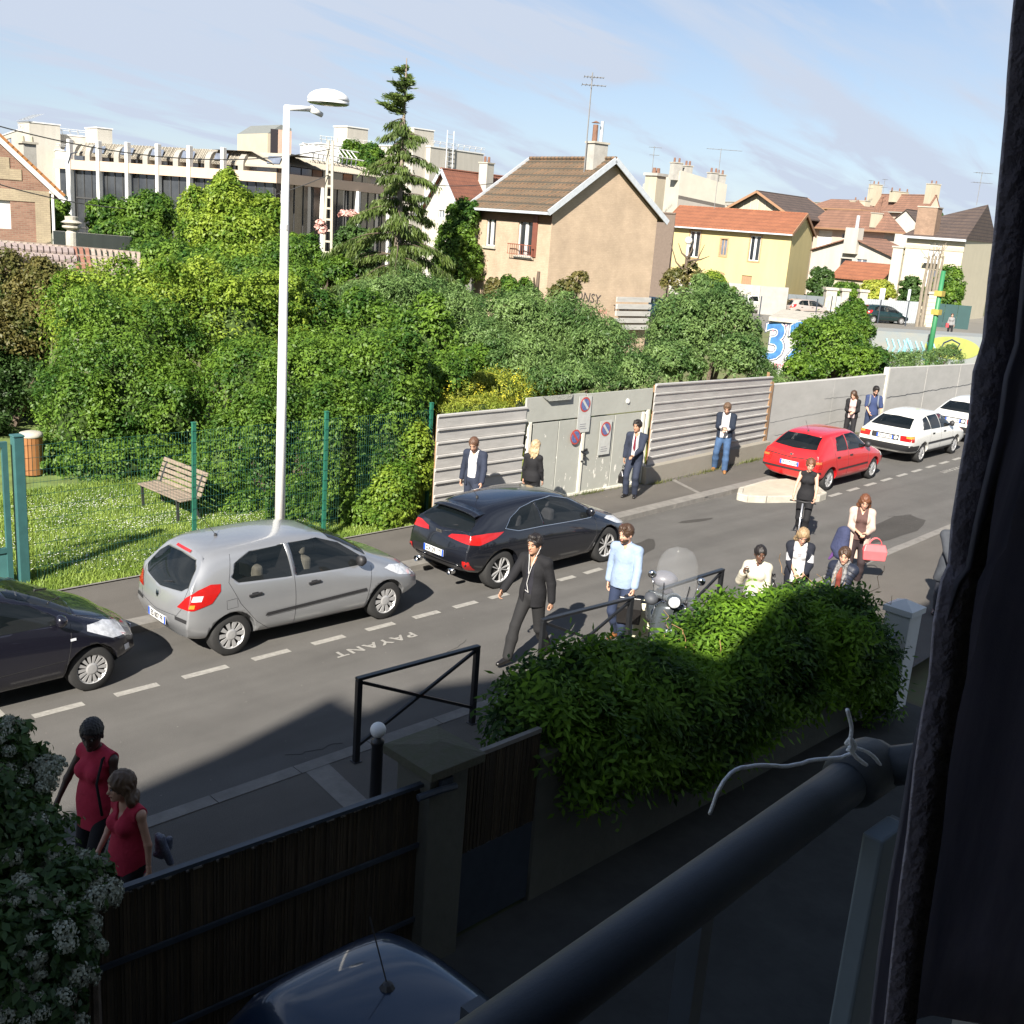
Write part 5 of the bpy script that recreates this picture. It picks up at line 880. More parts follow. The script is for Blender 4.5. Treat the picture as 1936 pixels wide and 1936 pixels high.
class Car:
    """x forward, y to its left; built from sections (x, z bottom, half widths x5, heights x5, crown)"""
    def __init__(s, name, label, loc, rz, pm, st, rear, front, wheels, wr, cat='car'):
        s.root = thing(name, label, cat, loc, rz); s.pm = pm; s.corner = (st[0][0]+.02, st[0][2][2]-.02); V = []; F = []; cols = [-1, -.62, 0, .62, 1]; ns = len(st)
        # ring of 16 points: bottom(3 inner), side 5, top (3 inner), side 5
        def ring(x, zb, w, z, crown, xo=(0,)*5):
            P = [(x+xo[0], c*w[0], zb) for c in (-.62, 0, .62)]+[(x+xo[i], w[i], z[i]) for i in range(5)]+[(x+xo[4], c*w[4], z[4]+crown*(1 if c == 0 else .8)) for c in (.62, 0, -.62)]+[(x+xo[i], -w[i], z[i]) for i in (4, 3, 2, 1, 0)]
            return P
        for k, a in enumerate(st): V += ring(*a)
        for k in range(ns-1):
            for i in range(16): F.append((k*16+i, k*16+(i+1) % 16, (k+1)*16+(i+1) % 16, (k+1)*16+i))
        # caps: interior grid 3 x 3 between the side columns
        for k, bulge, sg in ((0, rear, 1), (ns-1, front, -1)):
            a = st[k]; x, zb, w, z, crown = a[:5]; xo = a[5] if len(a) > 5 else (0,)*5; base = len(V); o = k*16; grid = {}
            for r in range(5):
                grid[(r, 4)] = o+3+r; grid[(r, 0)] = o+15-r
            for j, c in ((1, -.62), (2, 0), (3, .62)):
                grid[(0, j)] = o+j-1; grid[(4, j)] = o+{3: 8, 2: 9, 1: 10}[j]
                for r in (1, 2, 3):
                    grid[(r, j)] = len(V); V.append((x+xo[r]-bulge*(1-abs(c)**2.)*sg, c*w[r], z[r]))
            for r in range(4):
                for j in range(4):
                    q = (grid[(r, j)], grid[(r, j+1)], grid[(r+1, j+1)], grid[(r+1, j)]); F.append(q if sg > 0 else q[::-1])
        o = mesh('body', V, F, [pm, UND], None, True); m = o.modifiers.new('s', 'SUBSURF'); m.levels = m.render_levels = 3
        dg = bpy.context.evaluated_depsgraph_get(); dg.update(); me = bpy.data.meshes.new_from_object(o.evaluated_get(dg)); o.modifiers.clear(); o.data = me
        # wheel arches
        c = MB()
        for x in wheels: 
            for sg in (1, -1): c.lathe([(.001, .42*sg), (wr+.055, .42*sg), (wr+.055, 1.2*sg), (.001, 1.2*sg)], (x, 0, wr-.005), 32, 'y')
        cut = c.build('cut', UND); bm = bmesh.new(); bm.from_mesh(cut.data); bmesh.ops.recalc_face_normals(bm, faces=bm.faces); bm.to_mesh(cut.data); bm.free()
        bm = bmesh.new(); bm.from_mesh(o.data); bmesh.ops.recalc_face_normals(bm, faces=bm.faces); bm.to_mesh(o.data); bm.free()
        s.side = BVHTree.FromPolygons([v.co.copy() for v in o.data.vertices], [tuple(p.vertices) for p in o.data.polygons])
        b = o.modifiers.new('b', 'BOOLEAN'); b.operation = 'DIFFERENCE'; b.object = cut; b.solver = 'EXACT'; dg.update(); dg = bpy.context.evaluated_depsgraph_get(); me = bpy.data.meshes.new_from_object(o.evaluated_get(dg)); o.modifiers.clear(); bpy.data.objects.remove(cut); o.data = me; me.materials.clear(); me.materials.append(pm); me.materials.append(UND)
        for p in me.polygons:
            cc = p.center; ins = any(math.hypot(cc.x-x, cc.z-wr) < wr+.06 and abs(cc.y) < max(st[3][2])*1.0-.0 and (abs(p.normal.y) < .3 or abs(cc.y) < .5) and math.hypot(cc.x-x, cc.z-wr) > (wr+.04 if abs(p.normal.y) < .3 else 0) for x in wheels)
            p.material_index = 1 if (ins or (p.normal.z < -.6 and cc.z < .35)) else 0; p.use_smooth = not ins
        o.parent = s.root; o.name = 'body'; s.body = o; s.wr = wr; s.wheels = wheels
    def carve(s, cuts):
        o = s.body
        for group in cuts:
            m = MB()
            for poly, ax in group:
                if ax == 'y': m.ext([(a, -1.5, b) for a, b in poly], (0, 3, 0))
                elif ax == 'x': m.ext([(-3, a, b) for a, b in poly], (2.35, 0, 0))
                else: m.ext([(a, b, .94) for a, b in poly], (0, 0, 1))
            c = m.build('cut', UND); bm = bmesh.new(); bm.from_mesh(c.data); bmesh.ops.recalc_face_normals(bm, faces=bm.faces); bm.to_mesh(c.data); bm.free()
            b = o.modifiers.new('b', 'BOOLEAN'); b.operation = 'DIFFERENCE'; b.object = c; b.solver = 'EXACT'; dg = bpy.context.evaluated_depsgraph_get(); dg.update(); me = bpy.data.meshes.new_from_object(o.evaluated_get(dg)); o.modifiers.clear(); bpy.data.objects.remove(c); o.data = me
        me.materials.clear()
        for q in (s.pm, UND, s.trim): me.materials.append(q)
        for p in me.polygons:
            if p.center.z > .8 and s.side.find_nearest(p.center)[3] > .006: p.material_index = 2; p.use_smooth = False
            elif p.material_index > 1: p.material_index = 0
        for x in s.seats:
            for y in (.36, -.36):
                m = MB(); m.box(x-.07, x+.07, y-.24, y+.24, .80, 1.14); q = m.build('seat', s.seatm, s.root); bevel(q, .05, 3); m = MB(); m.box(x-.05, x+.04, y-.12, y+.12, 1.15, 1.29); bevel(m.build('headrest', s.seatm, q), .04, 3)
        m = MB(); P = [Vector((s.seats[0]+.62, .36+.17*math.cos(a), .98+.15*math.sin(a))) for a in np.linspace(0, 6.28, 17)]; m.tube(P, .015, 5); m.build('steering_wheel', BLKP, s.root)
    def hit(s, a, b, ax, sg=1):
        """project (a, b) along axis on the body; returns point and normal"""
        if ax == 'd': a0, b0 = s.corner; t = Vector((.707, .707*sg, 0)); d = Vector((.707, -.707*sg, 0)); o = Vector((a0, b0*sg, b))+t*a-d*2
        elif ax == 'y': o, d = Vector((a, 3*sg, b)), Vector((0, -sg, 0))
        elif ax == 'x': o, d = Vector((4*sg, a, b)), Vector((-sg, 0, 0))
        else: o, d = Vector((a, b, 4)), Vector((0, 0, -1))
        h = s.side.ray_cast(o, d)
        if h[0] is None:
            h = s.side.find_nearest(o+d*(2.0 if ax == 'd' else 2.2 if ax != 'x' else 2.1)); 
        n = h[1]; n = -n if n.dot(d) > 0 else n
        return h[0], n
    def patch(s, name, poly, ax, mat, sg=1, off=.006, parent=None, step=.05, th=.004):
        poly = [Vector(p) for p in poly]; P = []; n0 = len(poly)
        for i in range(n0):
            a, b = poly[i], poly[(i+1) % n0]; k = max(1, int((b-a).length/step))
            for j in range(k): P.append(a.lerp(b, j/k))
        nb = len(P); xs = [p.x for p in P]; ys = [p.y for p in P]; inner = []
        x = min(xs)+step/2
        while x < max(xs):
            y = min(ys)+step/2
            while y < max(ys):
                c = False; j = nb-1
                for i in range(nb):
                    if (P[i].y > y) != (P[j].y > y) and x < (P[j].x-P[i].x)*(y-P[i].y)/(P[j].y-P[i].y)+P[i].x: c = not c
                    j = i
                if c and min((Vector((x, y))-q).length for q in P) > step*.35: inner.append(Vector((x, y)))
                y += step
            x += step
        r = delaunay_2d_cdt(P+inner, [], [list(range(nb))], 1, 1e-5); V = []; N_ = []
        for q in r[0]:
            h, n = s.hit(q.x, q.y, ax, sg); V.append(h+n*off)
        o = mesh(name, V, r[2], mat, parent or s.root, True)
        bm = bmesh.new(); bm.from_mesh(o.data); bmesh.ops.recalc_face_normals(bm, faces=bm.faces)
        f = max(bm.faces, key=lambda f: f.calc_area()); c = f.calc_center_median(); out = {'y': Vector((0, sg, 0)), 'x': Vector((sg, 0, 0)), 'd': Vector((-1, sg, 0)), 'z': Vector((0, 0, 1))}[ax]
        if f.normal.dot(out) < 0: bmesh.ops.reverse_faces(bm, faces=bm.faces)
        bm.to_mesh(o.data); bm.free()
        for p in o.data.polygons: p.use_smooth = True
        return o
    def line(s, name, pts, ax, mat, sg=1, w=.004, off=.0, parent=None):
        P = []
        for i in range(len(pts)-1):
            a, b = Vector(pts[i]), Vector(pts[i+1]); k = max(1, int((b-a).length/.05))
            for j in range(k+(i == len(pts)-2)): q = a.lerp(b, j/k); h, n = s.hit(q.x, q.y, ax, sg); P.append(h+n*off)
        m = MB(); m.tube(P, w, 5); return m.build(name, mat, parent or s.root)
    def wheel(s, spokes, style, y=None, inset=.0):
        for x in s.wheels:
            for sg in (1, -1):
                yy = s.side.ray_cast(Vector((x, 3*sg, s.wr+.1)), Vector((0, -sg, 0)))[0].y*sg-.02; w = .2; wr = s.wr; rr = wr*.66
                we = bpy.data.objects.new('wheel', None); COL.objects.link(we); we.parent = s.root; we.location = (x, (yy)*sg, wr); we.rotation_euler = (rnd.uniform(0, 6.28)*0, 0, 0)
                key = (id(s), sg)
                m = MB(); m.lathe([(rr, 0), (wr-.02, 0), (wr, -.02*1), (wr, -w+.02), (wr-.02, -w), (rr, -w)] if sg > 0 else [(rr, 0), (wr-.02, 0), (wr, .02), (wr, w-.02), (wr-.02, w), (rr, w)], n=36, axis='y'); m.build('tyre', TYRE, we, True)
                m = MB(); q = -sg
                m.lathe([(rr, .0), (rr*.96, .012*q), (rr*.9, .03*q)], n=36, axis='y')
                if style == 'cap':
                    m.lathe([(rr*.42, .012*q), (rr*.3, .0), (.001, -.004*q)], n=24, axis='y')
                    for k in range(spokes):
                        a = 2*math.pi*k/spokes; t = math.pi/spokes*.62
                        P = [(rr*.38, a-t*1.1), (rr*.93, a-t*.95), (rr*.93, a+t*.95), (rr*.38, a+t*1.1)]; V = [(r_*math.cos(b), .01*q, r_*math.sin(b)) for r_, b in P]+[(r_*math.cos(b), .03*q, r_*math.sin(b)) for r_, b in P]
                        m.add(V, [(0, 1, 2, 3), (0, 4, 5, 1), (1, 5, 6, 2), (2, 6, 7, 3), (3, 7, 4, 0)])
                else:
                    m.lathe([(rr*.2, .02*q), (rr*.16, .01*q), (.001, .01*q)], n=20, axis='y')
                    for k in range(spokes):
                        for dt in (-.16, .16):
                            a = 2*math.pi*k/spokes; P = [(rr*.15, a+dt), (rr*.94, a+dt*1.2-.06), (rr*.94, a+dt*1.2+.06), (rr*.15, a+dt+.25)]; V = [(r_*math.cos(b), .012*q, r_*math.sin(b)) for r_, b in P]+[(r_*math.cos(b), .04*q, r_*math.sin(b)) for r_, b in P]
                            m.add(V, [(0, 1, 2, 3), (0, 4, 5, 1), (1, 5, 6, 2), (2, 6, 7, 3), (3, 7, 4, 0)])
                m.build('rim', RIMM, we)
                m = MB(); m.lathe([(rr*.99, .05*q), (.001, .05*q)], n=24, axis='y'); m.build('brake_disc', UND, we)
    def plate(s, txt, z, w=.5, h=.11, x=-1, euro=True, y=0, tilt=0.):
        p, n = s.hit(y, z, 'x', x); m = MB(); o = p+Vector((x*.012, 0, 0)); hh = h/2; m.obox(o, (.004, w/2, hh), (1, 0, 0)); r = m.build('number_plate', PLATE, s.root); lx = Vector((0, -1 if x < 0 else 1, 0))
        if euro:
            m = MB(); m.obox(o+lx*(-w/2+.022)+Vector((x*.005, 0, 0)), (.001, .022, hh), (1, 0, 0)); m.build('plate_band', PBLUE, r); m = MB(); m.obox(o+lx*(w/2-.02)+Vector((x*.005, 0, 0)), (.001, .02, hh), (1, 0, 0)); m.build('plate_band', PBLUE, r)
        text_mesh('plate_text', txt, h*.98, INKB, r, frame(o+Vector((x*.0065, 0, -.004)), lx, (0, 0, 1))@Matrix.Diagonal((.82, 1, 1, 1)), ext=.0005, off=.002)
    def mirror(s, x, z, mat):
        for sg in (1, -1):
            p, n = s.hit(x, z, 'y', sg); m = MB(); c = p+Vector((-.03, sg*.11, .03)); V = []
            m.tube([p+Vector((0, 0, -.01)), c], .025, 6); m.lathe([(.001, -.05), (.07, -.045), (.085, 0), (.06, .06), (.001, .09)], c, 12, 'x'); o = m.build('mirror', mat, s.root, True)
    def antenna(s, x, y=0.):
        p, n = s.hit(x, y, 'z'); m = MB(); m.lathe([(.03, -.01), (.02, .03), (.001, .04)], p, 8); m.tube([p+Vector((0, 0, .02)), p+Vector((-.22, 0, .30))], .004, 5); m.build('antenna', BLKP, s.root)
CARGL2 = bpy.data.materials.new('tinted_glass'); CARGL2.use_nodes = True; _b = CARGL2.node_tree.nodes['Principled BSDF']; _b.inputs['Base Color'].default_value = (.006, .009, .010, 1); _b.inputs['Roughness'].default_value = .03; _b.inputs['Alpha'].default_value = .62; _b.inputs['Coat Weight'].default_value = .3
CABIN = M('cabin_trim', (.035, .035, .037), .9, .1, 4); SEATL = M('seat_beige', (.42, .40, .33), .9, .1, 6); SEATD = M('seat_grey', (.16, .16, .17), .9, .1, 6)
def glass_set(c, sides, rear, front, seam=(), sill=None, seats=None, seatm=None):
    global CARGL
    if seats: c.trim = CABIN; c.seats = seats; c.seatm = seatm or SEATD; c.carve([[(q, 'y') for q in sides]]+([[(rear, 'x')]] if rear else [])+[[(front, 'z')]]); G0 = CARGL; CARGL = CARGL2
    for poly in sides:
        for sg in (1, -1): c.patch('side_window', poly, 'y', CARGL, sg)
    if rear: c.patch('rear_window', rear, 'x', CARGL, -1)
    if front: c.patch('windscreen', front, 'z', CARGL, 1, step=.09)
    if seats: CARGL = G0
    for pts in seam:
        for sg in (1, -1): c.line('door_seam', pts, 'y', BLKP, sg, .0035)
def sym(p): return [(y, z) for y, z in p]+[(-y, z) for y, z in reversed(p)]
def seats(c): pass
def clio():
    pm = paint('silver_paint', (.37, .38, .395), .6, .30); w = .84
    S = [(-1.93, .30, (.66, .74, .74, .70, .50), (.34, .50, .72, 1.02, 1.36), .04, (.02, -.03, .0, .06, .34)),
         (-1.80, .24, (.74, .81, .82, .775, .56), (.28, .48, .74, 1.03, 1.395), .05, (0, 0, 0, .05, .28)),
         (-1.25, .20, (.78, .84, .855, .80, .60), (.24, .45, .74, 1.01, 1.43), .055), (-.55, .18, (.78, .84, .85, .81, .62), (.22, .42, .72, .97, 1.44), .055),
         (.1, .18, (.78, .84, .85, .81, .61), (.22, .42, .70, .94, 1.43), .055), (.62, .18, (.78, .84, .85, .80, .55), (.22, .42, .68, .925, 1.31), .05), (1.02, .18, (.78, .845, .85, .79, .60), (.22, .42, .67, .89, 1.04), .04),
         (1.32, .20, (.77, .84, .845, .76, .60), (.24, .42, .66, .84, .93), .03), (1.72, .22, (.70, .78, .78, .70, .50), (.28, .40, .60, .72, .80), .03, (0, 0, 0, 0, 0)), (1.92, .26, (.56, .64, .62, .55, .40), (.30, .40, .55, .62, .68), .02, (0, .04, .03, 0, -.06))]
    c = Car('parked_car', 'silver five-door hatchback with red tail lamps parked in front of the black coupe', (0, 0, 0), 0, pm, S, .10, .14, (-1.33, 1.25), .30)
    glass_set(c, [[(-1.22, 1.03), (-1.30, 1.10), (-1.20, 1.28), (-.96, 1.375), (-.42, 1.40), (-.40, .985)], [(-.32, .98), (-.34, 1.40), (.15, 1.395), (.50, 1.28), (.90, 1.01), (.86, .94), (.5, .95)]], sym([(0, 1.33), (.40, 1.31), (.52, 1.22), (.60, 1.02), (.50, .95), (0, .90)])[::1],
              [(.96, -.62), (.38, -.50), (.32, 0), (.38, .50), (.96, .62), (1.02, 0)], seats=(-.02, -.80), seatm=SEATL, seam=[[(-.37, 1.41), (-.36, .95), (-.36, .28)], [(-1.25, 1.38), (-1.36, 1.05), (-1.22, .75), (-.98, .45), (-.75, .27), (.55, .27)], [(.98, .90), (.92, .6), (.85, .27)]])
    for sg in (1, -1):
        c.patch('tail_light', [(-.20, .74), (.06, .745), (.26, .82), (.34, .96), (.33, 1.05), (.22, 1.06), (.08, 1.0), (-.06, .90)], 'd', REDL, sg, .008, step=.035); l = c.patch('lens_spot', [(.0, .77), (.06, .77), (.07, .82), (.01, .82)], 'd', AMB, sg, .012, step=.03); c.patch('lens_spot', [(.02, .86), (.14, .86), (.16, .93), (.04, .93)], 'd', CLEAR, sg, .011, step=.03)
        c.patch('headlight', [(1.82, .60), (1.48, .68), (1.22, .82), (1.35, .84), (1.72, .76)], 'y', CLEAR, sg, .006)
        c.patch('side_moulding', [(-.85, .50), (-.82, .545), (.85, .60), (.86, .555)], 'y', BLKP, sg, .014, th=.01); c.patch('bumper_pad', [(sg*.72, .565), (sg*.48, .565), (sg*.48, .615), (sg*.72, .615)], 'x', BLKP, -1, .01)
        for x, z in ((-1.0, .84), (-.05, .845)): q, n = c.hit(x, z, 'y', sg); m = MB(); m.obox(q+Vector((0, sg*.018, 0)), (.10, .012, .016), (1, 0, .05)); m.obox(q+Vector((.0, sg*.005, 0)), (.05, .006, .03), (1, 0, 0)); bevel(m.build('door_handle', BLKP, c.root), .006)
        c.line('fuel_flap' if sg < 0 else 'panel_seam', [(-1.42, .70), (-1.42, .82), (-1.27, .83), (-1.26, .71), (-1.42, .70)], 'y', BLKP, sg, .0025)
    c.patch('brake_light', [(-.2, 1.385), (.2, 1.385), (.2, 1.355), (-.2, 1.355)], 'x', REDL, -1, .012); c.line('hatch_seam', [(-.62, 1.0), (-.58, .72), (-.50, .62), (0, .58), (.50, .62), (.58, .72), (.62, 1.0)], 'x', BLKP, -1, .0035)
    c.plate('ES 007 FF', .475); q, n = c.hit(0, .80, 'x', -1); m = MB(); m.add([q+Vector((-.02, 0, .06)), q+Vector((-.02, .035, 0)), q+Vector((-.02, 0, -.06)), q+Vector((-.02, -.035, 0)), q+Vector((-.035, 0, 0))], [(0, 4, 1), (1, 4, 2), (2, 4, 3), (3, 4, 0)]); m.build('badge', CHROME, c.root)
    q, n = c.hit(0, 1.0, 'x', -1); m = MB(); m.tube([q+Vector((-.02, .0, -.05)), q+Vector((.0, -.28, .03))], .008, 5); m.build('wiper', BLKP, c.root); m = MB()
    for a in (-.25, .25): p, n = c.hit(1.0, a, 'z'); p2, n2 = c.hit(.78, a-.45, 'z'); m.tube([p+n*.015, p2+n2*.015], .008, 5)
    m.build('wiper', BLKP, c.root); c.line('roof_seam', [(-1.45, .58), (-.6, .63), (.3, .60)], 'z', BLKP, 1, .003); c.mirror(.78, 1.0, BLKP); c.antenna(-1.15); c.wheel(10, 'cap'); c.patch('rear_bumper_lip', [(-.55, .33), (.55, .33), (.55, .36), (-.55, .36)], 'x', pm, -1, .012)
    return c
def coupe():
    pm = paint('black_paint', (.008, .009, .013), .1, .22)
    S = [(-2.08, .34, (.60, .72, .72, .68, .46), (.38, .50, .74, 1.00, 1.27), .03, (.06, -.02, .02, .10, .52)), (-1.90, .28, (.74, .83, .85, .80, .52), (.32, .50, .76, .99, 1.31), .04, (0, 0, 0, .06, .42)),
         (-1.35, .20, (.80, .87, .885, .83, .55), (.24, .45, .75, .98, 1.35), .05, (0, 0, 0, 0, .1)), (-.65, .17, (.80, .87, .875, .83, .58), (.20, .42, .72, .95, 1.39), .05), (.0, .16, (.80, .87, .875, .83, .58), (.20, .42, .70, .92, 1.39), .05),
         (.55, .16, (.80, .87, .88, .83, .55), (.20, .42, .68, .90, 1.30), .05), (1.05, .17, (.80, .88, .89, .81, .60), (.22, .42, .67, .86, 1.03), .04), (1.40, .19, (.79, .87, .885, .78, .60), (.24, .42, .66, .82, .91), .03),
         (1.88, .22, (.72, .80, .80, .70, .50), (.28, .40, .60, .70, .79), .03), (2.12, .26, (.56, .64, .62, .54, .38), (.30, .40, .54, .62, .67), .02, (0, .04, .03, 0, -.08))]
    c = Car('parked_car', 'glossy black three-door coupe with chrome window line parked behind the man in the blazer', (0, 0, 0), 0, pm, S, .10, .14, (-1.38, 1.34), .335)
    gl = [[(-1.28, 1.03), (-1.10, 1.17), (-.80, 1.28), (-.45, 1.335), (-.40, .965), (-.9, .965)], [(-.36, .965), (-.41, 1.34), (0, 1.355), (.45, 1.27), (.80, 1.10), (1.0, .955), (.9, .925)]]
    glass_set(c, gl, sym([(0, 1.24), (.42, 1.225), (.56, 1.12), (.60, 1.03), (0, .98)]), [(1.04, -.64), (.42, -.50), (.36, 0), (.42, .50), (1.04, .64), (1.12, 0)], seats=(.05, -.78), seam=[[(-.50, 1.36), (-.62, 1.0), (-.62, .6), (-.5, .28), (.75, .26), (.98, .6), (1.02, .92)]])
    for sg in (1, -1):
        c.line('chrome_line', [(-1.28, 1.03), (-1.10, 1.17), (-.80, 1.29), (-.42, 1.352), (.05, 1.368), (.48, 1.275), (.85, 1.10), (1.06, .955), (.9, .915), (-.4, .955), (-1.0, .96), (-1.28, 1.03)], 'y', CHROME, sg, .008)
        c.patch('tail_light', [(-.34, .88), (-.1, .85), (.2, .83), (.46, .91), (.58, .99), (.3, 1.0), (-.05, .97), (-.28, .93)], 'd', REDL, sg, .008, step=.035); c.patch('fog_light', [(sg*.74, .40), (sg*.64, .40), (sg*.64, .56), (sg*.74, .56)], 'x', REDL, -1, .01)
        c.patch('headlight', [(2.05, .62), (1.65, .70), (1.30, .84), (1.45, .85), (1.9, .76)], 'y', CLEAR, sg, .006); q, n = c.hit(.1, .80, 'y', sg); m = MB(); m.obox(q+Vector((-.4, sg*.01, 0)), (.10, .014, .015), (1, 0, .05)); bevel(m.build('door_handle', pm, c.root), .006)
        m = MB(); m.lathe([(.045, 0), (.05, -.1), (.05, .02)], (-2.1, sg*.42, .33), 12, 'x'); m.build('exhaust_tip', CHROME, c.root, True)
    m = MB(); P = []
    for y in np.linspace(-.52, .52, 13): q, n = c.hit(-1.58, y, 'z'); P.append(q+Vector((-.05, 0, .015)))
    V = [p+Vector((.12, 0, .012)) for p in P]+[p+Vector((-.13, 0, -.02)) for p in P]+[p+Vector((-.13, 0, -.05)) for p in P]; F = [(i, i+1, 14+i, 13+i) for i in range(12)]+[(13+i, 14+i, 27+i, 26+i) for i in range(12)]+[(26+i, 27+i, i+1, i) for i in range(12)]; m.add(V, F); m.build('roof_spoiler', pm, c.root, True)
    c.plate('DX 291 TJ', .60); q, n = c.hit(0, .92, 'x', -1); m = MB(); m.obox(q+Vector((-.008, 0, 0)), (.006, .07, .028), (1, 0, 0)); b = m.build('badge', CHROME, c.root); text_mesh('badge_text', 'KIA', .045, BLKP, b, frame(q+Vector((-.016, 0, 0)), (0, -1, 0), (0, 0, 1)), ext=.0005)
    q, n = c.hit(0, 1.05, 'x', -1); m = MB(); m.tube([q+Vector((-.02, .0, -.05)), q+Vector((.02, -.3, .02))], .008, 5); m.build('wiper', BLKP, c.root); c.line('hatch_seam', [(-.60, .98), (-.50, .72), (0, .68), (.50, .72), (.60, .98)], 'x', UND, -1, .003); c.mirror(.88, 1.0, pm); c.antenna(-1.25); c.wheel(5, 'alloy')
    c.patch('rear_diffuser', [(-.6, .36), (.6, .36), (.6, .44), (-.6, .44)], 'x', BLKP, -1, .01); return c
def redcar(pm, name, label, volvo=False):
    L = 2.15 if volvo else 1.93; k = L/1.93; zr = 1.40 if volvo else 1.415; w = .84 if volvo else .815
    if volvo: S = [(-2.12, .34, (.62, .78, .79, .74, .60), (.40, .55, .74, .88, .96), .02, (.04, -.04, .0, .0, .08)), (-2.0, .28, (.76, .83, .84, .78, .66), (.34, .54, .76, .90, 1.0), .02, (0, 0, 0, 0, .05)), (-1.42, .22, (.78, .84, .845, .80, .60), (.26, .46, .74, .93, 1.30), .04, (0, 0, 0, 0, .0))]
    else: S = [(-1.92, .32, (.60, .75, .76, .72, .56), (.36, .52, .74, .93, 1.04), .02, (.04, -.04, 0, .04, .1)), (-1.80, .26, (.74, .80, .81, .76, .60), (.32, .50, .75, .95, 1.10), .03, (0, 0, 0, .02, .08)), (-1.38, .21, (.76, .81, .815, .77, .57), (.26, .46, .74, .96, 1.36), .04, (0, 0, 0, 0, .02))]
    S += [(-.75*k, .18, (.77, w, w, w-.04, .58), (.22, .42, .72, .95, zr-.02), .04), (0, .18, (.77, w, w, w-.04, .58), (.22, .42, .70, .93, zr-.02), .04), (.38*k, .18, (.77, w, w, w-.04, .56), (.22, .42, .70, .92, zr-.07), .04), (.82*k, .18, (.77, w, w, w-.05, .62), (.22, .42, .68, .90, 1.0), .03),
          (1.15*k, .2, (.76, w, w, w-.06, .62), (.24, .42, .66, .86, .92), .02), (1.68*k, .22, (.72, w-.04, w-.04, w-.09, .58), (.28, .42, .60, .74, .79), .02), (1.9*k, .26, (.60, w-.12, w-.12, w-.18, .5), (.32, .42, .56, .66, .70), .02, (0, .03, .02, 0, -.04))]
    c = Car(name, label, (0, 0, 0), 0, pm, S, .05, .07, (-1.25, 1.25), .29)
    if volvo: glass_set(c, [[(-1.30, .97), (-1.12, 1.26), (-.85, 1.31), (-.80, .965)], [(-.74, .96), (-.79, 1.32), (-.1, 1.33), (-.08, .95)], [(-.02, .95), (-.03, 1.33), (.38, 1.30), (.80, .98), (.78, .94)]], sym([(0, 1.29), (.48, 1.27), (.60, 1.02), (0, 1.02)]), [(.84, -.60), (.45, -.5), (.42, 0), (.45, .5), (.84, .60), (.9, 0)], seats=(.12, -.85), seam=[[(-.76, 1.34), (-.77, .9), (-.9, .5), (-.85, .28), (.7, .28)], [(-.04, 1.34), (-.04, .28)], [(.88, .92), (.85, .28)]])
    else: glass_set(c, [[(-.98, .99), (-.86, 1.29), (-.42, 1.335), (-.40, .975)], [(-.34, .97), (-.36, 1.34), (.10, 1.34), (.34, 1.28), (.70, 1.0), (.68, .945)]], sym([(0, 1.34), (.48, 1.32), (.58, 1.06), (0, 1.03)]), [(.78, -.58), (.40, -.48), (.37, 0), (.40, .48), (.78, .58), (.84, 0)], seats=(-.05, -.72), seam=[[(-1.06, 1.32), (-1.10, .95), (-.98, .6), (-.85, .28), (.66, .28)], [(-.37, 1.36), (-.37, .28)], [(.80, .92), (.76, .28)]])
    for sg in (1, -1):
        if volvo:
            c.patch('tail_light', [(-.26, .68), (.12, .68), (.12, .85), (-.26, .84)], 'd', REDL, sg, .008, step=.035); c.patch('indicator', [(-.12, .775), (.10, .775), (.10, .845), (-.12, .84)], 'd', AMB, sg, .013, step=.035)
            c.patch('side_moulding', [(-1.0, .54), (-1.0, .60), (.98, .60), (.98, .54)], 'y', BLKP, sg, .012); c.patch('lower_trim', [(-.95, .28), (-.95, .35), (.95, .35), (.95, .28)], 'y', BLKP, sg, .012); c.patch('bumper_side', [(-2.16, .42), (-1.62, .42), (-1.62, .56), (-2.16, .56)], 'y', BLKP, sg, .012)
        else:
            c.patch('tail_light', [(-.18, .63), (.12, .62), (.14, .86), (.02, .86), (-.18, .81)], 'd', REDL, sg, .008, step=.035); c.patch('indicator', [(-.12, .74), (.10, .74), (.10, .80), (-.12, .79)], 'd', M('dull_amber', (.45, .12, .03), .2, .1, 9, coat=.6), sg, .012, step=.035)
            c.patch('side_moulding', [(-.90, .50), (-.90, .54), (.78, .55), (.78, .51)], 'y', BLKP, sg, .012)
        c.patch('headlight', [(1.86*k, .60), (1.66*k, .60), (1.62*k, .74), (1.82*k, .70)], 'y', CLEAR, sg, .006)
        for x in ((-.62, .22) if volvo else (-.92, -.22)): q, n = c.hit(x, .83, 'y', sg); m = MB(); m.obox(q+Vector((0, sg*.008, 0)), (.07, .01, .018), (1, 0, 0)); m.build('door_handle', BLKP, c.root)
    if volvo:
        c.patch('rear_bumper', [(-.80, .40), (.80, .40), (.80, .58), (-.80, .58)], 'x', BLKP, -1, .025); c.patch('lamp_panel', [(-.41, .68), (.41, .68), (.41, .84), (-.41, .84)], 'x', BLKP, -1, .006); c.plate('DC 623 FF', .755); m = MB(); q, n = c.hit(-.33, .76, 'x', -1); m.lathe([(.001, -.02), (.055, -.02), (.055, 0)], q, 14, 'x'); m.build('sticker', PAINTW, c.root)
        q, n = c.hit(0, .90, 'x', -1); text_mesh('badge_text', '440', .05, BLKP, c.root, frame(q+Vector((-.01, -.5, .0)), (0, -1, 0), (0, 0, 1)), ext=.001)
    else:
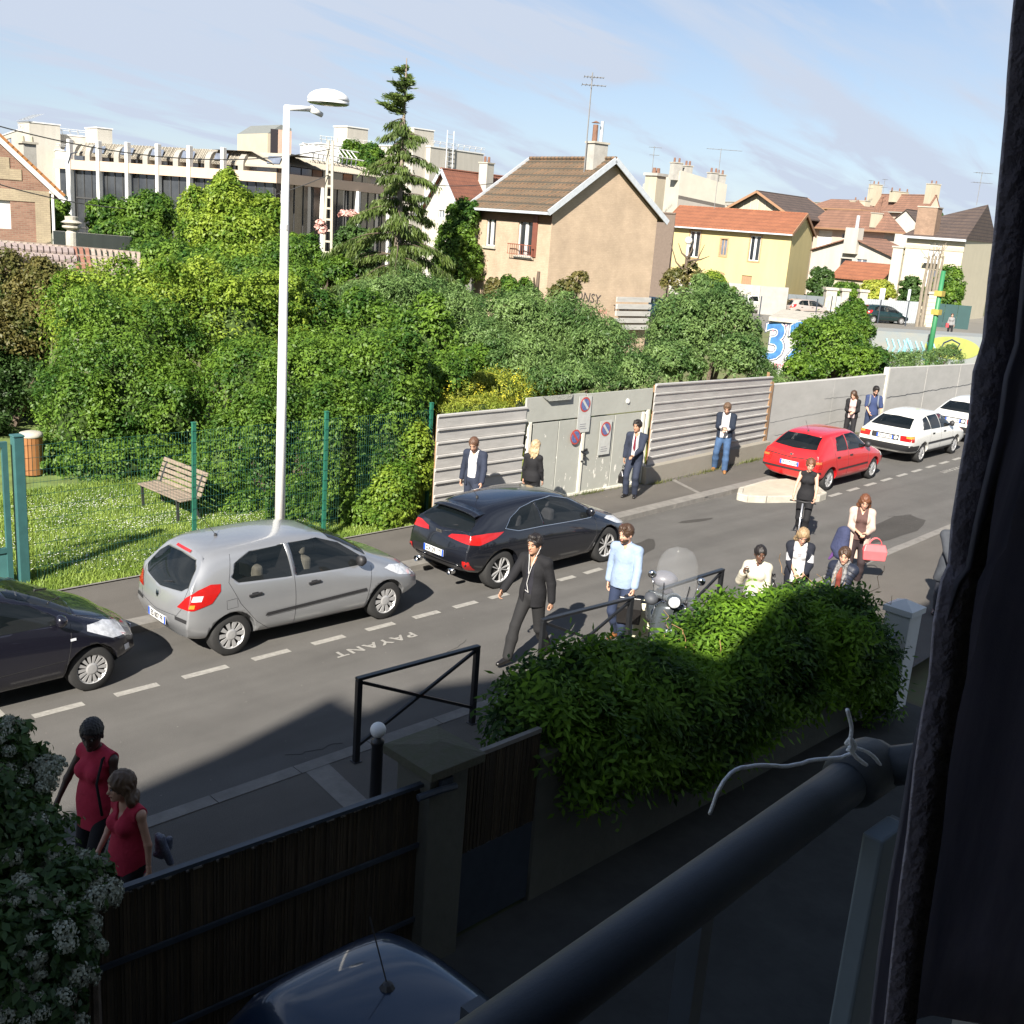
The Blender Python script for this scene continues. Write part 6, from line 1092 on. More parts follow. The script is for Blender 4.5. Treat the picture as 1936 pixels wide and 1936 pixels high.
        c.patch('bumper_strip', [(-.78, .50), (.78, .50), (.78, .545), (-.78, .545)], 'x', BLKP, -1, .02); c.line('hatch_seam', [(-.7, .84), (0, .80), (.7, .84)], 'x', BLKP, -1, .012); c.plate('2937 TN 24', .66, w=.52); m = MB(); q, n = c.hit(0, .88, 'x', -1); m.lathe([(.001, -.015), (.035, -.015), (.035, 0)], q, 14, 'x'); m.build('badge', CHROME, c.root)
        q, n = c.hit(0, 1.08, 'x', -1); m = MB(); m.tube([q+Vector((-.02, .0, -.03)), q+Vector((.0, -.3, .0))], .008, 5); m.build('wiper', BLKP, c.root); c.antenna(-1.2)
    c.mirror(.68, .99, BLKP); c.wheel(8, 'cap'); return c
def darkcar():
    pm = paint('anthracite_paint', (.010, .010, .017), .2, .25)
    S = [(-1.70, .30, (.60, .72, .72, .68, .50), (.36, .50, .74, 1.00, 1.30), .04, (.02, -.03, 0, .06, .22)), (-1.6, .24, (.74, .80, .81, .76, .55), (.30, .48, .74, 1.01, 1.36), .05, (0, 0, 0, .04, .18)), (-1.1, .2, (.77, .82, .82, .78, .59), (.24, .45, .74, .99, 1.42), .05), (-.5, .18, (.77, .82, .82, .79, .60), (.22, .42, .72, .96, 1.43), .05), (.1, .18, (.77, .82, .82, .79, .58), (.22, .42, .70, .94, 1.38), .05),
         (.65, .18, (.77, .82, .83, .78, .56), (.22, .42, .68, .93, 1.19), .05), (1.0, .18, (.77, .82, .83, .77, .58), (.22, .42, .67, .90, 1.0), .04), (1.25, .2, (.75, .81, .82, .72, .56), (.24, .42, .66, .84, .91), .04), (1.55, .22, (.68, .76, .76, .66, .46), (.28, .40, .60, .73, .80), .03), (1.72, .26, (.54, .62, .60, .53, .36), (.30, .40, .55, .63, .68), .02, (0, .03, .02, 0, -.06))]
    c = Car('parked_car', 'dark small hatchback with a bright headlamp cut off at the edge behind the silver hatchback', (0, 0, 0), 0, pm, S, .08, .14, (-1.15, 1.13), .29)
    glass_set(c, [[(-1.1, 1.03), (-1.0, 1.3), (-.55, 1.36), (-.52, .98)], [(-.46, .98), (-.48, 1.36), (.0, 1.34), (.45, 1.2), (.80, .99), (.72, .95)]], sym([(0, 1.3), (.44, 1.28), (.56, 1.02), (0, .98)]), [(.98, -.60), (.25, -.50), (.2, 0), (.25, .50), (.98, .60), (1.06, 0)], seats=(.0, -.75), seam=[[(-.5, 1.38), (-.5, .28), (.7, .28)], [(.9, .92), (.85, .6), (.78, .28)]])
    for sg in (1, -1):
        c.patch('headlight', [(1.62, .62), (1.40, .64), (1.08, .80), (1.10, .86), (1.35, .84), (1.56, .76)], 'y', CLEAR, sg, .008); c.patch('fog_light', [(1.66, .42), (1.58, .42), (1.56, .50), (1.64, .50)], 'y', CLEAR, sg, .008); c.patch('side_repeater', [(.86, .73), (.93, .73), (.93, .76), (.86, .76)], 'y', CLEAR, sg, .01); c.line('trim_line', [(-.9, .45), (.8, .50)], 'y', UND, sg, .004)
    m = MB()
    for a in (-.1, .3): p, n = c.hit(1.02, a, 'z'); p2, n2 = c.hit(.72, a-.4, 'z'); m.tube([p+n*.015, p2+n2*.015], .008, 5)
    m.build('wiper', BLKP, c.root); c.line('bonnet_seam', [(1.0, .62), (1.3, .55), (1.6, .42)], 'z', UND, 1, .004); c.line('bonnet_seam', [(1.0, -.62), (1.3, -.55), (1.6, -.42)], 'z', UND, 1, .004); c.mirror(.78, .98, pm); c.wheel(14, 'cap'); c.plate('', .5, x=1); return c
def place(c, rearpx, frontpx, x_off=None, sidey=.80):
    """stand the car so that the near rear and front wheels touch the road at these two photo points"""
    a, b = at(*rearpx, z=0), at(*frontpx, z=0); d = Vector((b[0]-a[0], b[1]-a[1], 0)).normalized(); n = Vector((-d.y, d.x, 0)); mid = (Vector(a)+Vector(b))/2; wm = (c.wheels[0]+c.wheels[1])/2
    loc = mid-d*wm+n*sidey; c.root.location = (loc.x, loc.y, 0); c.root.rotation_euler = (0, 0, math.atan2(d.y, d.x)); return c
c1 = place(clio(), (425, 1243), (738, 1168)); c2_ = place(coupe(), (942, 1112), (1140, 1062)); c3 = place(redcar(paint('red_paint', (.50, .012, .014), .05, .3), 'parked_car', 'red five-door hatchback parked at the island in front of the white hatchback'), (1567, 928), (1647, 906))
c4 = place(redcar(paint('white_paint_car', (.60, .60, .57), 0, .35), 'parked_car', 'old white five-door hatchback with orange and red lamps behind the couple', True), (1727, 878), (1812, 855))
dk = darkcar(); p = at(176, 1306, z=0); dk.root.location = (p[0]-1.13, p[1]+.78, 0); dk.root.rotation_euler = (0, 0, R(0))
c5 = clone(c4.root, None, None, 'white car mostly hidden behind the curtain, ahead of the old white hatchback'); c5.location = c4.root.location+Vector((5.4, .34, 0)); 
# garden car below the window
g = clone(dk.root, (3.6, 3.5, -.1), R(-90), 'dark car in the front garden with sky reflected on its roof and a short aerial')
for q in list(g.children):
    if q.name.startswith('body'): q.data = q.data.copy(); q.data.materials[0] = paint('sky_tinted_paint', (.008, .018, .04), .2, .3)  # blue of the sky reflected on the roof is put into this colour
    if q.name.startswith('wiper'): bpy.data.objects.remove(q)
m = MB(); m.lathe([(.05, 0), (.03, .03), (.001, .045)], (-.85, .05, 1.47), 8); m.tube([(-.85, .05, 1.49), (-1.05, .05, 1.86)], .005, 5); m.build('antenna', BLKP, g)
# cars on the far street
def far_car(px, py, lab, pm, src, rz=None, D=None):
    r = clone(src, None, None, lab); p = at(px, py, z=0); r.location = (p[0], p[1], .02); a, b = at(1215, 590, z=0), at(1900, 630, z=0); r.rotation_euler[2] = math.atan2(b[1]-a[1], b[0]-a[0])
    for c in r.children:
        if c.name.startswith('body'): c.data = c.data.copy(); c.data.materials[0] = pm
    return r
far_car(1432, 592, 'white car parked on the far street in front of the yellow house', MATS['white_paint_car'], c1.root); far_car(1526, 600, 'silver-beige car parked on the far street by the dark grey gate', paint('beige_paint', (.42, .36, .32), .3, .3), c1.root); far_car(1668, 611, 'dark green car parked on the far street by the long white board fence', paint('green_paint', (.01, .03, .03), .3, .3), c1.root); far_car(1240, 600, 'dark blue vehicle showing between the tan house wall and the bushes', paint('navy_paint', (.01, .03, .05), .2, .3), dk.root)
# ------------------------------------------------------------------ people (implicit surfaces turned into one continuous mesh each)
class Sdf:
    def __init__(s, res): s.p = []; s.res = res
    def cap(s, a, b, ra, rb=None, k=.02, sub=False): s.p.append(('c', np.array(a, float), np.array(b, float), ra, ra if rb is None else rb, k, sub)); return s
    def ell(s, c, r, k=.02, ax=None, sub=False): s.p.append(('e', np.array(c, float), np.array(r, float), None if ax is None else np.array(ax, float), 0, k, sub)); return s
    def chain(s, pts, rs, k=.02):
        for i in range(len(pts)-1): s.cap(pts[i], pts[i+1], rs[i], rs[i+1], k)
        return s
    def cut(s, fn): s.p.append(('f', fn)); return s
    def mesh(s):
        lo = np.full(3, 9e9); hi = -lo
        for p in s.p:
            if p[0] in 'fn' or p[6]: continue
            if p[0] == 'c': m = max(p[3], p[4]); lo = np.minimum(lo, np.minimum(p[1], p[2])-m); hi = np.maximum(hi, np.maximum(p[1], p[2])+m)
            else: m = p[2].max(); lo = np.minimum(lo, p[1]-m); hi = np.maximum(hi, p[1]+m)
        h = s.res; lo -= 3*h; hi += 3*h; n = np.ceil((hi-lo)/h).astype(int)+1; G = np.full(n, .3, np.float32)
        axs = [lo[i]+h*np.arange(n[i]) for i in range(3)]
        for p in s.p:
            if p[0] == 'n':
                X, Y, Z = np.meshgrid(*axs, indexing='ij', sparse=True); f = p[2]; G += (p[1]*(np.sin(f*X+2*np.sin(.4*f*Z))*np.sin(f*.9*Y+1.3)+.6*np.sin(f*.5*Z+f*.7*Y))).astype(np.float32); continue
            if p[0] == 'f':
                X, Y, Z = np.meshgrid(*axs, indexing='ij', sparse=True); G = np.maximum(G, p[1](X, Y, Z)).astype(np.float32); continue
            if p[0] == 'c': m = max(p[3], p[4]); a, b = np.minimum(p[1], p[2])-m, np.maximum(p[1], p[2])+m
            else: m = p[2].max(); a, b = p[1]-m, p[1]+m
            pad = p[5]+3*h; i0 = np.maximum(0, ((a-pad-lo)/h).astype(int)); i1 = np.minimum(n, ((b+pad-lo)/h).astype(int)+2); sl = tuple(slice(i0[i], i1[i]) for i in range(3))
            if min(i1-i0) <= 0: continue
            X, Y, Z = np.meshgrid(*[axs[i][sl[i]] for i in range(3)], indexing='ij')
            if p[0] == 'c':
                d = p[2]-p[1]; L2 = max(float(d@d), 1e-9); x, y, z = X-p[1][0], Y-p[1][1], Z-p[1][2]; t = np.clip((x*d[0]+y*d[1]+z*d[2])/L2, 0, 1); v = np.sqrt((x-d[0]*t)**2+(y-d[1]*t)**2+(z-d[2]*t)**2)-(p[3]+(p[4]-p[3])*t)
            else:
                x, y, z = X-p[1][0], Y-p[1][1], Z-p[1][2]
                if p[3] is not None: A = p[3]; x, y, z = A[0][0]*x+A[0][1]*y+A[0][2]*z, A[1][0]*x+A[1][1]*y+A[1][2]*z, A[2][0]*x+A[2][1]*y+A[2][2]*z
                q = np.sqrt((x/p[2][0])**2+(y/p[2][1])**2+(z/p[2][2])**2); q2 = np.sqrt((x/p[2][0]**2)**2+(y/p[2][1]**2)**2+(z/p[2][2]**2)**2)+1e-9; v = q*(q-1)/q2
            g = G[sl]; k = p[5]
            if p[6]: w = -v; hh = np.clip(.5+.5*(w-g)/k, 0, 1); G[sl] = g*(1-hh)+w*hh+k*hh*(1-hh)
            else: hh = np.clip(.5+.5*(v-g)/k, 0, 1); G[sl] = v*(1-hh)+g*hh-k*hh*(1-hh)
        return nets(G, lo, h)
def nets(G, lo, h):
    S = G < 0; n = np.array(G.shape); c = np.zeros(n-1, np.int8)
    for i in (0, 1):
        for j in (0, 1):
            for k in (0, 1): c += S[i:n[0]-1+i, j:n[1]-1+j, k:n[2]-1+k]
    act = (c > 0) & (c < 8); I = np.argwhere(act); idx = -np.ones(act.shape, np.int64); idx[act] = np.arange(len(I)); P = np.zeros((len(I), 3)); W_ = np.zeros(len(I))
    cor = [(i, j, k) for i in (0, 1) for j in (0, 1) for k in (0, 1)]
    for a in range(8):
        for b in range(a+1, 8):
            ca, cb = np.array(cor[a]), np.array(cor[b])
            if abs(ca-cb).sum() != 1: continue
            va = G[tuple((I+ca).T)]; vb = G[tuple((I+cb).T)]; m = (va < 0) != (vb < 0); t = np.where(m, va/np.where(m, va-vb, 1), 0); P += (m[:, None])*(ca+(cb-ca)*t[:, None]); W_ += m
    P = (I+P/W_[:, None])*h+lo; F = []
    for ax in range(3):
        o = [(0, 1, 0), (0, 0, 1)] if ax == 0 else [(0, 0, 1), (1, 0, 0)] if ax == 1 else [(1, 0, 0), (0, 1, 0)]
        d = [0, 0, 0]; d[ax] = 1; A = S[tuple(slice(0, n[i]-d[i]) for i in range(3))]; B = S[tuple(slice(d[i], n[i]) for i in range(3))]
        for sg in (0, 1):
            E = np.argwhere((A & ~B) if sg == 0 else (~A & B)); E = E[(E.min(1) > 0)]; u, v = np.array(o[0]), np.array(o[1])
            E = E[np.all(E < np.array(act.shape), axis=1)]
            q = [idx[tuple((E-u-v).T)], idx[tuple((E-v).T)], idx[tuple(E.T)], idx[tuple((E-u).T)]]; q = np.stack(q, 1); F.append(q if sg == 0 else q[:, ::-1])
    F = np.concatenate(F); F = F[(F >= 0).all(1)]; return P, F
def smesh(name, sdf, mat, parent, extra=()):
    P, F = sdf.mesh()
    for (P2, F2) in extra: F = np.concatenate([F, F2+len(P)]); P = np.concatenate([P, P2])
    me = bpy.data.meshes.new(name); me.vertices.add(len(P)); me.vertices.foreach_set('co', P.astype(np.float32).ravel()); nf = len(F); me.loops.add(nf*4); me.loops.foreach_set('vertex_index', F.astype(np.int32).ravel()); me.polygons.add(nf); me.polygons.foreach_set('loop_start', np.arange(0, nf*4, 4, dtype=np.int32)); me.polygons.foreach_set('use_smooth', np.ones(nf, bool)); me.update(calc_edges=True)
    return link(name, me, mat, parent)
SKIN = {'fair': M('skin_fair', (.52, .30, .21), .5, .06, 9, spec=.4), 'tan': M('skin_tan', (.38, .21, .135), .5, .06, 9, spec=.4), 'brown': M('skin_brown', (.11, .055, .035), .45, .08, 9, spec=.5), 'dark': M('skin_dark', (.055, .03, .022), .45, .08, 9, spec=.5)}
HAIRM = {'black': M('hair_black', (.012, .009, .008), .45, .3, 60, .3, stretch=(1, 1, .2)), 'brown': M('hair_brown', (.05, .026, .014), .45, .3, 60, .3, stretch=(1, 1, .2)), 'auburn': M('hair_auburn', (.12, .045, .02), .45, .3, 60, .3, stretch=(1, 1, .2)), 'blond': M('hair_blond', (.36, .27, .155), .45, .3, 60, .3, stretch=(1, 1, .2)), 'dblond': M('hair_dark_blond', (.27, .185, .10), .45, .3, 60, .3, stretch=(1, 1, .2)), 'ginger': M('hair_ginger', (.09, .045, .026), .5, .3, 60, .3), 'light': M('hair_light_brown', (.10, .06, .035), .45, .3, 60, .3, stretch=(1, 1, .2))}
EYEW = M('eye_white', (.26, .24, .22), .3, .02, 5); EYED = M('eye_dark', (.015, .01, .01), .2, .1, 5); LIP = M('lips', (.30, .10, .08), .5, .1, 20); LIPD = M('lips_dark', (.10, .035, .03), .5, .1, 20)
def CL(name, c, rough=.85, var=.12, bump=.25): return M('cloth_'+name, c, rough, var, 7, bump, bscale=25, spec=.3)
nz3 = lambda v: v/max(np.linalg.norm(v), 1e-9)
def ik(a, t, l1, l2, pole):
    d = t-a; L = np.linalg.norm(d); L2 = min(L, (l1+l2)*.995); d = nz3(d); x = (l1*l1-l2*l2+L2*L2)/(2*L2); y = math.sqrt(max(l1*l1-x*x, 0)); p = pole-d*(pole@d); return a+d*x+nz3(p)*y, a+d*L2
def ell_axes(f, u): f = nz3(np.array(f, float)); r = nz3(np.cross(np.array(u, float), f)); u = np.cross(f, r); return np.array([f, r, u])
class Person:
    """x forward, y left, z up, metres; stature scales everything"""
    def __init__(s, label, loc, yaw, h=1.76, fem=False, skin='fair', res=.013, feet=((.12, .11), (-.12, -.11)), hands=None, lean=(0, 0), look=(0, 0), bend=0., group=None, pelvis=0., wide=1.):
        s.root = thing('person', label, 'person', loc, yaw, group); k = s.k = h/1.76; s.hk = k*1.13; s.fem = fem; s.res = res; s.skin = skin; V = lambda *a: np.array(a, float)*k; s.V = V
        hw = .095 if fem else .09; sw = (.158 if fem else .180)*wide; s.pel = V(lean[0]*.3, lean[1]*.3, .94+pelvis); s.hip = [s.pel+V(0, hw, -.03), s.pel+V(0, -hw, -.03)]
        ln = V(lean[0], lean[1], 0); s.waist = s.pel+V(0, 0, .15)+ln*.3; s.chest = s.pel+V(bend*.3, 0, .34)+ln*.6; s.neck = s.pel+V(bend*.75, 0, .545)+ln; s.sh = [s.neck+V(-.01, sw, -.065), s.neck+V(-.01, -sw, -.065)]
        s.ank = [V(feet[0][0], feet[0][1], .085+(feet[0][2] if len(feet[0]) > 2 else 0)), V(feet[1][0], feet[1][1], .085+(feet[1][2] if len(feet[1]) > 2 else 0))]; s.knee = []
        for i in (0, 1): kn, an = ik(s.hip[i], s.ank[i], .45*k, .43*k, V(1, (.12, -.12)[i], 0)); s.knee.append(kn); s.ank[i] = an
        y, p = R(look[0]), R(look[1]); s.hf = np.array([math.cos(y)*math.cos(p), math.sin(y)*math.cos(p), math.sin(p)]); s.hu = nz3(np.array([-math.sin(p)*math.cos(y), -math.sin(p)*math.sin(y), math.cos(p)])); s.hr = np.cross(s.hu, s.hf)
        s.head = s.neck+V(.02, 0, .065)+s.hu*.108*k+s.hf*.018*k; hands = hands or ((.05, .26, .80), (.02, -.26, .80)); s.hand = []; s.elb = []; s.open = []
        for i in (0, 1):
            t = V(*hands[i][:3]); pole = V(-.7, (.5, -.5)[i], -.35)
            if len(hands[i]) > 3: pole = V(*hands[i][3:6])
            e, w = ik(s.sh[i], t, .29*k, .25*k, pole); s.elb.append(e); s.hand.append(w)
    def H(s, f, r, u): return s.head+(s.hf*f+s.hr*r+s.hu*u)*s.hk
    def body(s):
        k = s.hk; S = Sdf(s.res); f = s.fem; A = ell_axes(s.hf, s.hu)
        S.ell(s.head+s.hu*.02*k, (.096*k, .076*k, .098*k), .02, A); S.ell(s.H(.022, 0, -.045), (.066*k, .056*k, .072*k), .03, A); S.cap(s.neck-s.V(0, 0, .02), s.H(-.02, 0, -.06), (.042 if f else .051)*k, (.041 if f else .048)*k, .03)
        S.cap(s.H(.088, 0, .005), s.H(.106, 0, -.028), .008*k, .013*k, .012)
        for r in (-1, 1): S.ell(s.H(-.005, r*.078, -.01), (.016*k, .008*k, .03*k), .006, A); S.ell(s.H(.082, r*.030, .008), (.018*k, .016*k, .011*k), .012, A, sub=True)
        S.ell(s.H(.084, 0, -.058), (.016*k, .024*k, .012*k), .008, A); S.ell(s.H(.074, 0, -.088), (.022*k, .026*k, .02*k), .015, A)
        s.torso(S, 0.); 
        for i in (0, 1): s.leg(S, i, 0.); s.arm(S, i, 0.); s.foot(S, i, -.004)
        ex = [s.handmesh(i) for i in (0, 1)]; o = smesh('body', S, SKIN[s.skin], s.root, ex)
        for r in (-1, 1):
            m = MB(); e = s.H(.082, r*.030, .010); m.add(*ico(e, .0088*k)); q = m.build('eye', EYEW, s.root, True); m = MB(); m.add(*ico(e+s.hf*.0062*k-s.hu*.001, .0062*k)); m.build('iris', EYED, q, True)
            m = MB(); m.tube([s.H(.090, r*.014, .030), s.H(.093, r*.030, .036), s.H(.078, r*.050, .030)], .0042*k, 4); m.build('eyebrow', HAIRM['black'] if s.skin in ('dark', 'brown') else HAIRM['brown'], s.root, True)
        m = MB(); m.tube([s.H(.090, .021, -.055), s.H(.101, 0, -.054), s.H(.090, -.021, -.055)], .0048*k, 5); m.build('lips', LIPD if s.skin in ('dark', 'brown') else LIP, s.root, True)
        return s
    def torso(s, S, o, low=.0, flare=0., waist=0.):
        k = s.k; f = s.fem; a = np.eye(3); up = nz3(s.neck-s.pel); A = ell_axes((1, 0, 0) if abs(up[0]) < .01 else nz3(np.array([up[2], 0, -up[0]])), up)
        S.ell(s.pel, ((.115+o)*k, ((.165 if f else .155)+o)*k, (.13+o)*k), .05, A); S.ell(s.waist, (((.095 if f else .11)+o+waist)*k, ((.125 if f else .145)+o+waist)*k, (.15+o)*k), .06, A); S.ell(s.chest, ((.110+o)*k, ((.138 if f else .158)+o)*k, (.17+o)*k), .05, A)
        S.cap(s.sh[0], s.neck+s.V(0, 0, -.02), (.050+o)*k, (.048+o)*k, .04); S.cap(s.sh[1], s.neck+s.V(0, 0, -.02), (.050+o)*k, (.048+o)*k, .04)
        if f:
            for r in (-1, 1): S.ell(s.chest+s.V(.085, r*.065, .02), ((.055+o)*k, (.06+o)*k, (.06+o)*k), .03)
    def arm(s, S, i, o, t0=0., t1=1., cuff=0.):
        k = s.k; f = -.006 if s.fem else 0; a, e, h = s.sh[i], s.elb[i], s.hand[i]; S.cap(a, e, (.047+o+f)*k, (.039+o+f)*k, .03)
        if t1 > .5: q = e+(h-e)*min(1, (t1-.5)*2); S.cap(e, q, (.039+o+f)*k, (.039+o+f+(-.015+cuff)*min(1, (t1-.5)*2))*k, .02)
    def leg(s, S, i, o, t1=1., flare=0.):
        k = s.k; S.cap(s.hip[i], s.knee[i], (.088+o)*k, (.056+o)*k, .05); S.cap(s.knee[i], s.knee[i]+(s.ank[i]-s.knee[i])*.4, (.054+o)*k, (.057+o+flare*.4)*k, .03); S.cap(s.knee[i]+(s.ank[i]-s.knee[i])*.4, s.knee[i]+(s.ank[i]-s.knee[i])*t1, (.057+o+flare*.4)*k, (.038+o+flare)*k, .03)
    def foot(s, S, i, o):
        k = s.k; a = s.ank[i]; y = (.03, -.03)[i]; S.cap(a+s.V(-.04, 0, -.045), a+s.V(.06, y*.5, -.05), (.036+o)*k, (.034+o)*k, .02); S.cap(a+s.V(.06, y*.5, -.05), a+s.V(.165, y, -.06), (.036+o)*k, (.026+o)*k, .02); S.cap(a, a+s.V(-.02, 0, -.04), (.036+o)*k, (.036+o)*k, .02)
    def handmesh(s, i):
        k = s.k; S = Sdf(.0065 if s.res > .011 else .005); h = s.hand[i]; d = nz3(s.hand[i]-s.elb[i]); g = getattr(s, 'grip', {}).get(i, .35); side = (1, -1)[i]
        pn = np.array([0, -side, 0.]) if abs(d[2]) > .5 else np.array([0, 0, -1.]); pn = nz3(pn-d*(pn@d)); w = np.cross(d, pn)*side*1.
        if abs(d[2]) > .5 and w[0] < 0: w = -w
        if abs(d[2]) <= .5 and w[1]*side > 0: w = -w
        S.cap(h-d*.05*k, h+d*.01*k, .024*k, .024*k, .015); S.ell(h+d*.055*k, (.048*k, .040*k, .017*k), .012, np.array([d, w, pn]))
        for j, (yo, L) in enumerate(((.027, .072), (.009, .080), (-.009, .074), (-.026, .058))):
            a = h+d*.088*k+w*yo*k; c = g*(1+.12*j); p = a
            for q in range(3): ang = c*(q+.6)*1.1; dd = d*math.cos(ang)+pn*math.sin(ang); b = p+dd*L*k*(.42, .32, .26)[q]; S.cap(p, b, (.0098-.0011*q)*k, (.0092-.0012*q)*k, .004); p = b
        a = h+d*.025*k+w*.026*k; b = a+(d*.55+w*.7+pn*.3)*.036*k; c = b+(d*.85+w*.15+pn*.45)*.030*k; S.cap(a, b, .014*k, .011*k, .01); S.cap(b, c, .011*k, .008*k, .004); s.palm = getattr(s, 'palm', {}); s.palm[i] = h+d*.075*k+pn*.028*k
        return S.mesh()
    def trousers(s, mat, o=.016, flare=.012, name='trousers', t1=.97):
        S = Sdf(s.res); k = s.k; S.ell(s.pel+s.V(0, 0, -.0), ((.118+o)*k, ((.165 if s.fem else .155)+o)*k, .14*k), .05); S.ell(s.waist-s.V(0, 0, .04), ((.098+o)*k, (.135+o)*k, .10*k), .04)
        for i in (0, 1): s.leg(S, i, o, t1, flare)
        zt = s.pel[2]+.12*k; S.cut(lambda X, Y, Z: Z-zt+0*X+0*Y); return smesh(name, S, mat, s.root)
    def shoes(s, mat, sole=None):
        S = Sdf(s.res*.8)
        for i in (0, 1): s.foot(S, i, .008)
        zs = [a[2]-.085*s.k for a in s.ank]; z0 = min(zs); S.cut(lambda X, Y, Z: z0+.004-Z+0*X+0*Y); zc = max(a[2] for a in s.ank)-.0; S.cut(lambda X, Y, Z: Z-zc+0*X+0*Y); return smesh('shoes', S, mat, s.root)
    def top(s, mat, o=.014, sleeve=1., hem=-.02, name='shirt', vneck=None, open_=None, skirt=0., cuff=.0, waist=0., openskirt=False):
        """open_: half width of the opening down the front; vneck: depth of the neck opening"""
        S = Sdf(s.res); k = s.k; s.torso(S, o, waist=waist); zh = s.pel[2]+hem*k
        if skirt: S.cap(s.pel+s.V(0, .05, .02), s.V(s.pel[0]/k, .07, zh/k+.02), (.12+o)*k, (.13+o+skirt)*k, .05); S.cap(s.pel+s.V(0, -.05, .02), s.V(s.pel[0]/k, -.07, zh/k+.02), (.12+o)*k, (.13+o+skirt)*k, .05)
        elif hem is not None and hem < -.03:
            for y in (.045, -.045): S.cap(s.pel+s.V(0, y, .05), np.array([s.pel[0], s.pel[1]+y*k, zh-.03]), (.118+o)*k, (.122+o)*k, .05)
        if sleeve > 0:
            for i in (0, 1): s.arm(S, i, o, 0, sleeve, cuff) if sleeve > .5 else S.cap(s.sh[i], s.sh[i]+(s.elb[i]-s.sh[i])*sleeve*2, (.055+o)*k, (.052+o)*k, .03)
        nk = s.neck+s.V(.02, 0, .03); S.cut(lambda X, Y, Z: zh-Z+0*X+0*Y) if hem is not None else None
        S.ell(nk+s.V(.0, 0, .012), (.07*k, .062*k, .05*k), .01, sub=True)
        if sleeve <= 0:
            for i in (0, 1): sy = s.sh[i]+s.V(0, (.055, -.055)[i], .0); S.ell(sy, (.09*k, .055*k, .09*k), .01, sub=True)
        c0 = s.neck[2]; x0 = s.chest[0]
        if vneck: S.cut(lambda X, Y, Z, c0=c0: np.minimum(np.minimum(X-(x0+.01), Z-(c0-vneck*k)), (Z-(c0-vneck*k))*.42-np.abs(Y)+.006))
        if open_: S.cut(lambda X, Y, Z: np.minimum(X-(x0-.02+0*Z), (open_*k*np.clip(1.15-.0*(Z), 0, 2))-np.abs(Y)+.0*Z+.03*(Z-c0)*0))
        return smesh(name, S, mat, s.root)
    def hair(s, col, kind='short', length=.0, beard=None):
        k = s.hk; S = Sdf(s.res*.6); A = ell_axes(s.hf, s.hu); S.ell(s.H(-.008, 0, .034), ((.103 if kind == 'crop' else .109)*k, (.083 if kind == 'crop' else .090)*k, (.098 if kind == 'crop' else .106)*k), .02, A)
        if kind in ('short',): S.cap(s.H(.055, -.03, .105), s.H(.06, .03, .105), .028*k, .028*k, .02)
        if kind in ('long', 'bob'):
            L = length
            for r, fx in ((-1, 0), (1, 0), (0, -.045), (-.6, -.03), (.6, -.03)):
                a = s.H(-.01+fx, r*.07, .0); b = s.H(-.035+fx, r*.082, -.1); c = b+np.array([-.02*k, 0, -L]) if L > 0 else b; S.cap(a, b, .032*k, .034*k, .03)
                if L: S.cap(b, c, .034*k, .018*k, .03)
        if kind == 'tail': S.ell(s.H(-.11, 0, .0), (.035*k, .04*k, .045*k), .02, A); S.cap(s.H(-.12, 0, -.01), s.H(-.15, 0, -.16), .03*k, .014*k, .02)
        if kind == 'bun': S.ell(s.H(-.115, 0, .04), (.04*k, .04*k, .04*k), .01, A)
        # open the face
        S.ell(s.H(.092, 0, -.05), (.078*k, (.068 if kind != 'long' else .060)*k, .112*k), .008, A, sub=True); S.p.append(('n', .0042*k, 210. if kind in ('short', 'crop') else 120.))
        if kind in ('short', 'crop', 'tail', 'bun'):
            for r in (-1, 1): S.ell(s.H(.01, r*.085, -.055), (.06*k, .03*k, .055*k), .008, A, sub=True)
            S.ell(s.H(-.01, 0, -.11), (.11*k, .08*k, .06*k), .01, A, sub=True)
        o = smesh('hair', S, HAIRM[col], s.root)
        if beard:
            S = Sdf(s.res*.6); S.ell(s.H(.036, 0, -.062), (.064*k, .060*k, .058*k), .01, A); S.cut(lambda X, Y, Z: (X-s.H(0, 0, -.035)[0])*s.hu[0]+(Y-s.H(0, 0, -.035)[1])*s.hu[1]+(Z-s.H(0, 0, -.035)[2])*s.hu[2]); S.ell(s.H(.098, 0, -.050), (.022*k, .026*k, .012*k), .004, A, sub=True); smesh('beard', S, HAIRM[beard], s.root)
        return o
    def tube(s, name, pts, r, mat, n=6): m = MB(); m.tube(pts, r, n); return m.build(name, mat, s.root, True)
    def collar(s, mat, o=.02):
        k = s.k; n = s.neck+s.V(.005, 0, .03); m = MB(); P = [n+s.V(.055*math.cos(a), .058*math.sin(a), .012-.03*max(0, math.cos(a))) for a in np.linspace(.35, 6.28-.35, 14)]; m.tube(P, .014*k, 5); return m.build('collar', mat, s.root, True)
def ico(c, r):
    V = []; F = []; 
    for j in range(7):
        for i in range(10): e = -math.pi/2+math.pi*j/6; a = 2*math.pi*i/10; V.append((c[0]+r*math.cos(e)*math.cos(a), c[1]+r*math.cos(e)*math.sin(a), c[2]+r*math.sin(e)))
    for j in range(6):
        for i in range(10): F.append((j*10+i, j*10+(i+1) % 10, (j+1)*10+(i+1) % 10, (j+1)*10+i))
    return V, F
def held(name, label, cat, p, pt, rz=0., group=None):
    """an object of its own, placed at a point given in the person's frame"""
    p.root.rotation_euler; M_ = Matrix.Translation(p.root.location)@Matrix.Rotation(p.root.rotation_euler[2], 4, 'Z'); q = M_@Vector(pt); return thing(name, label, cat, q, p.root.rotation_euler[2]+rz, group)
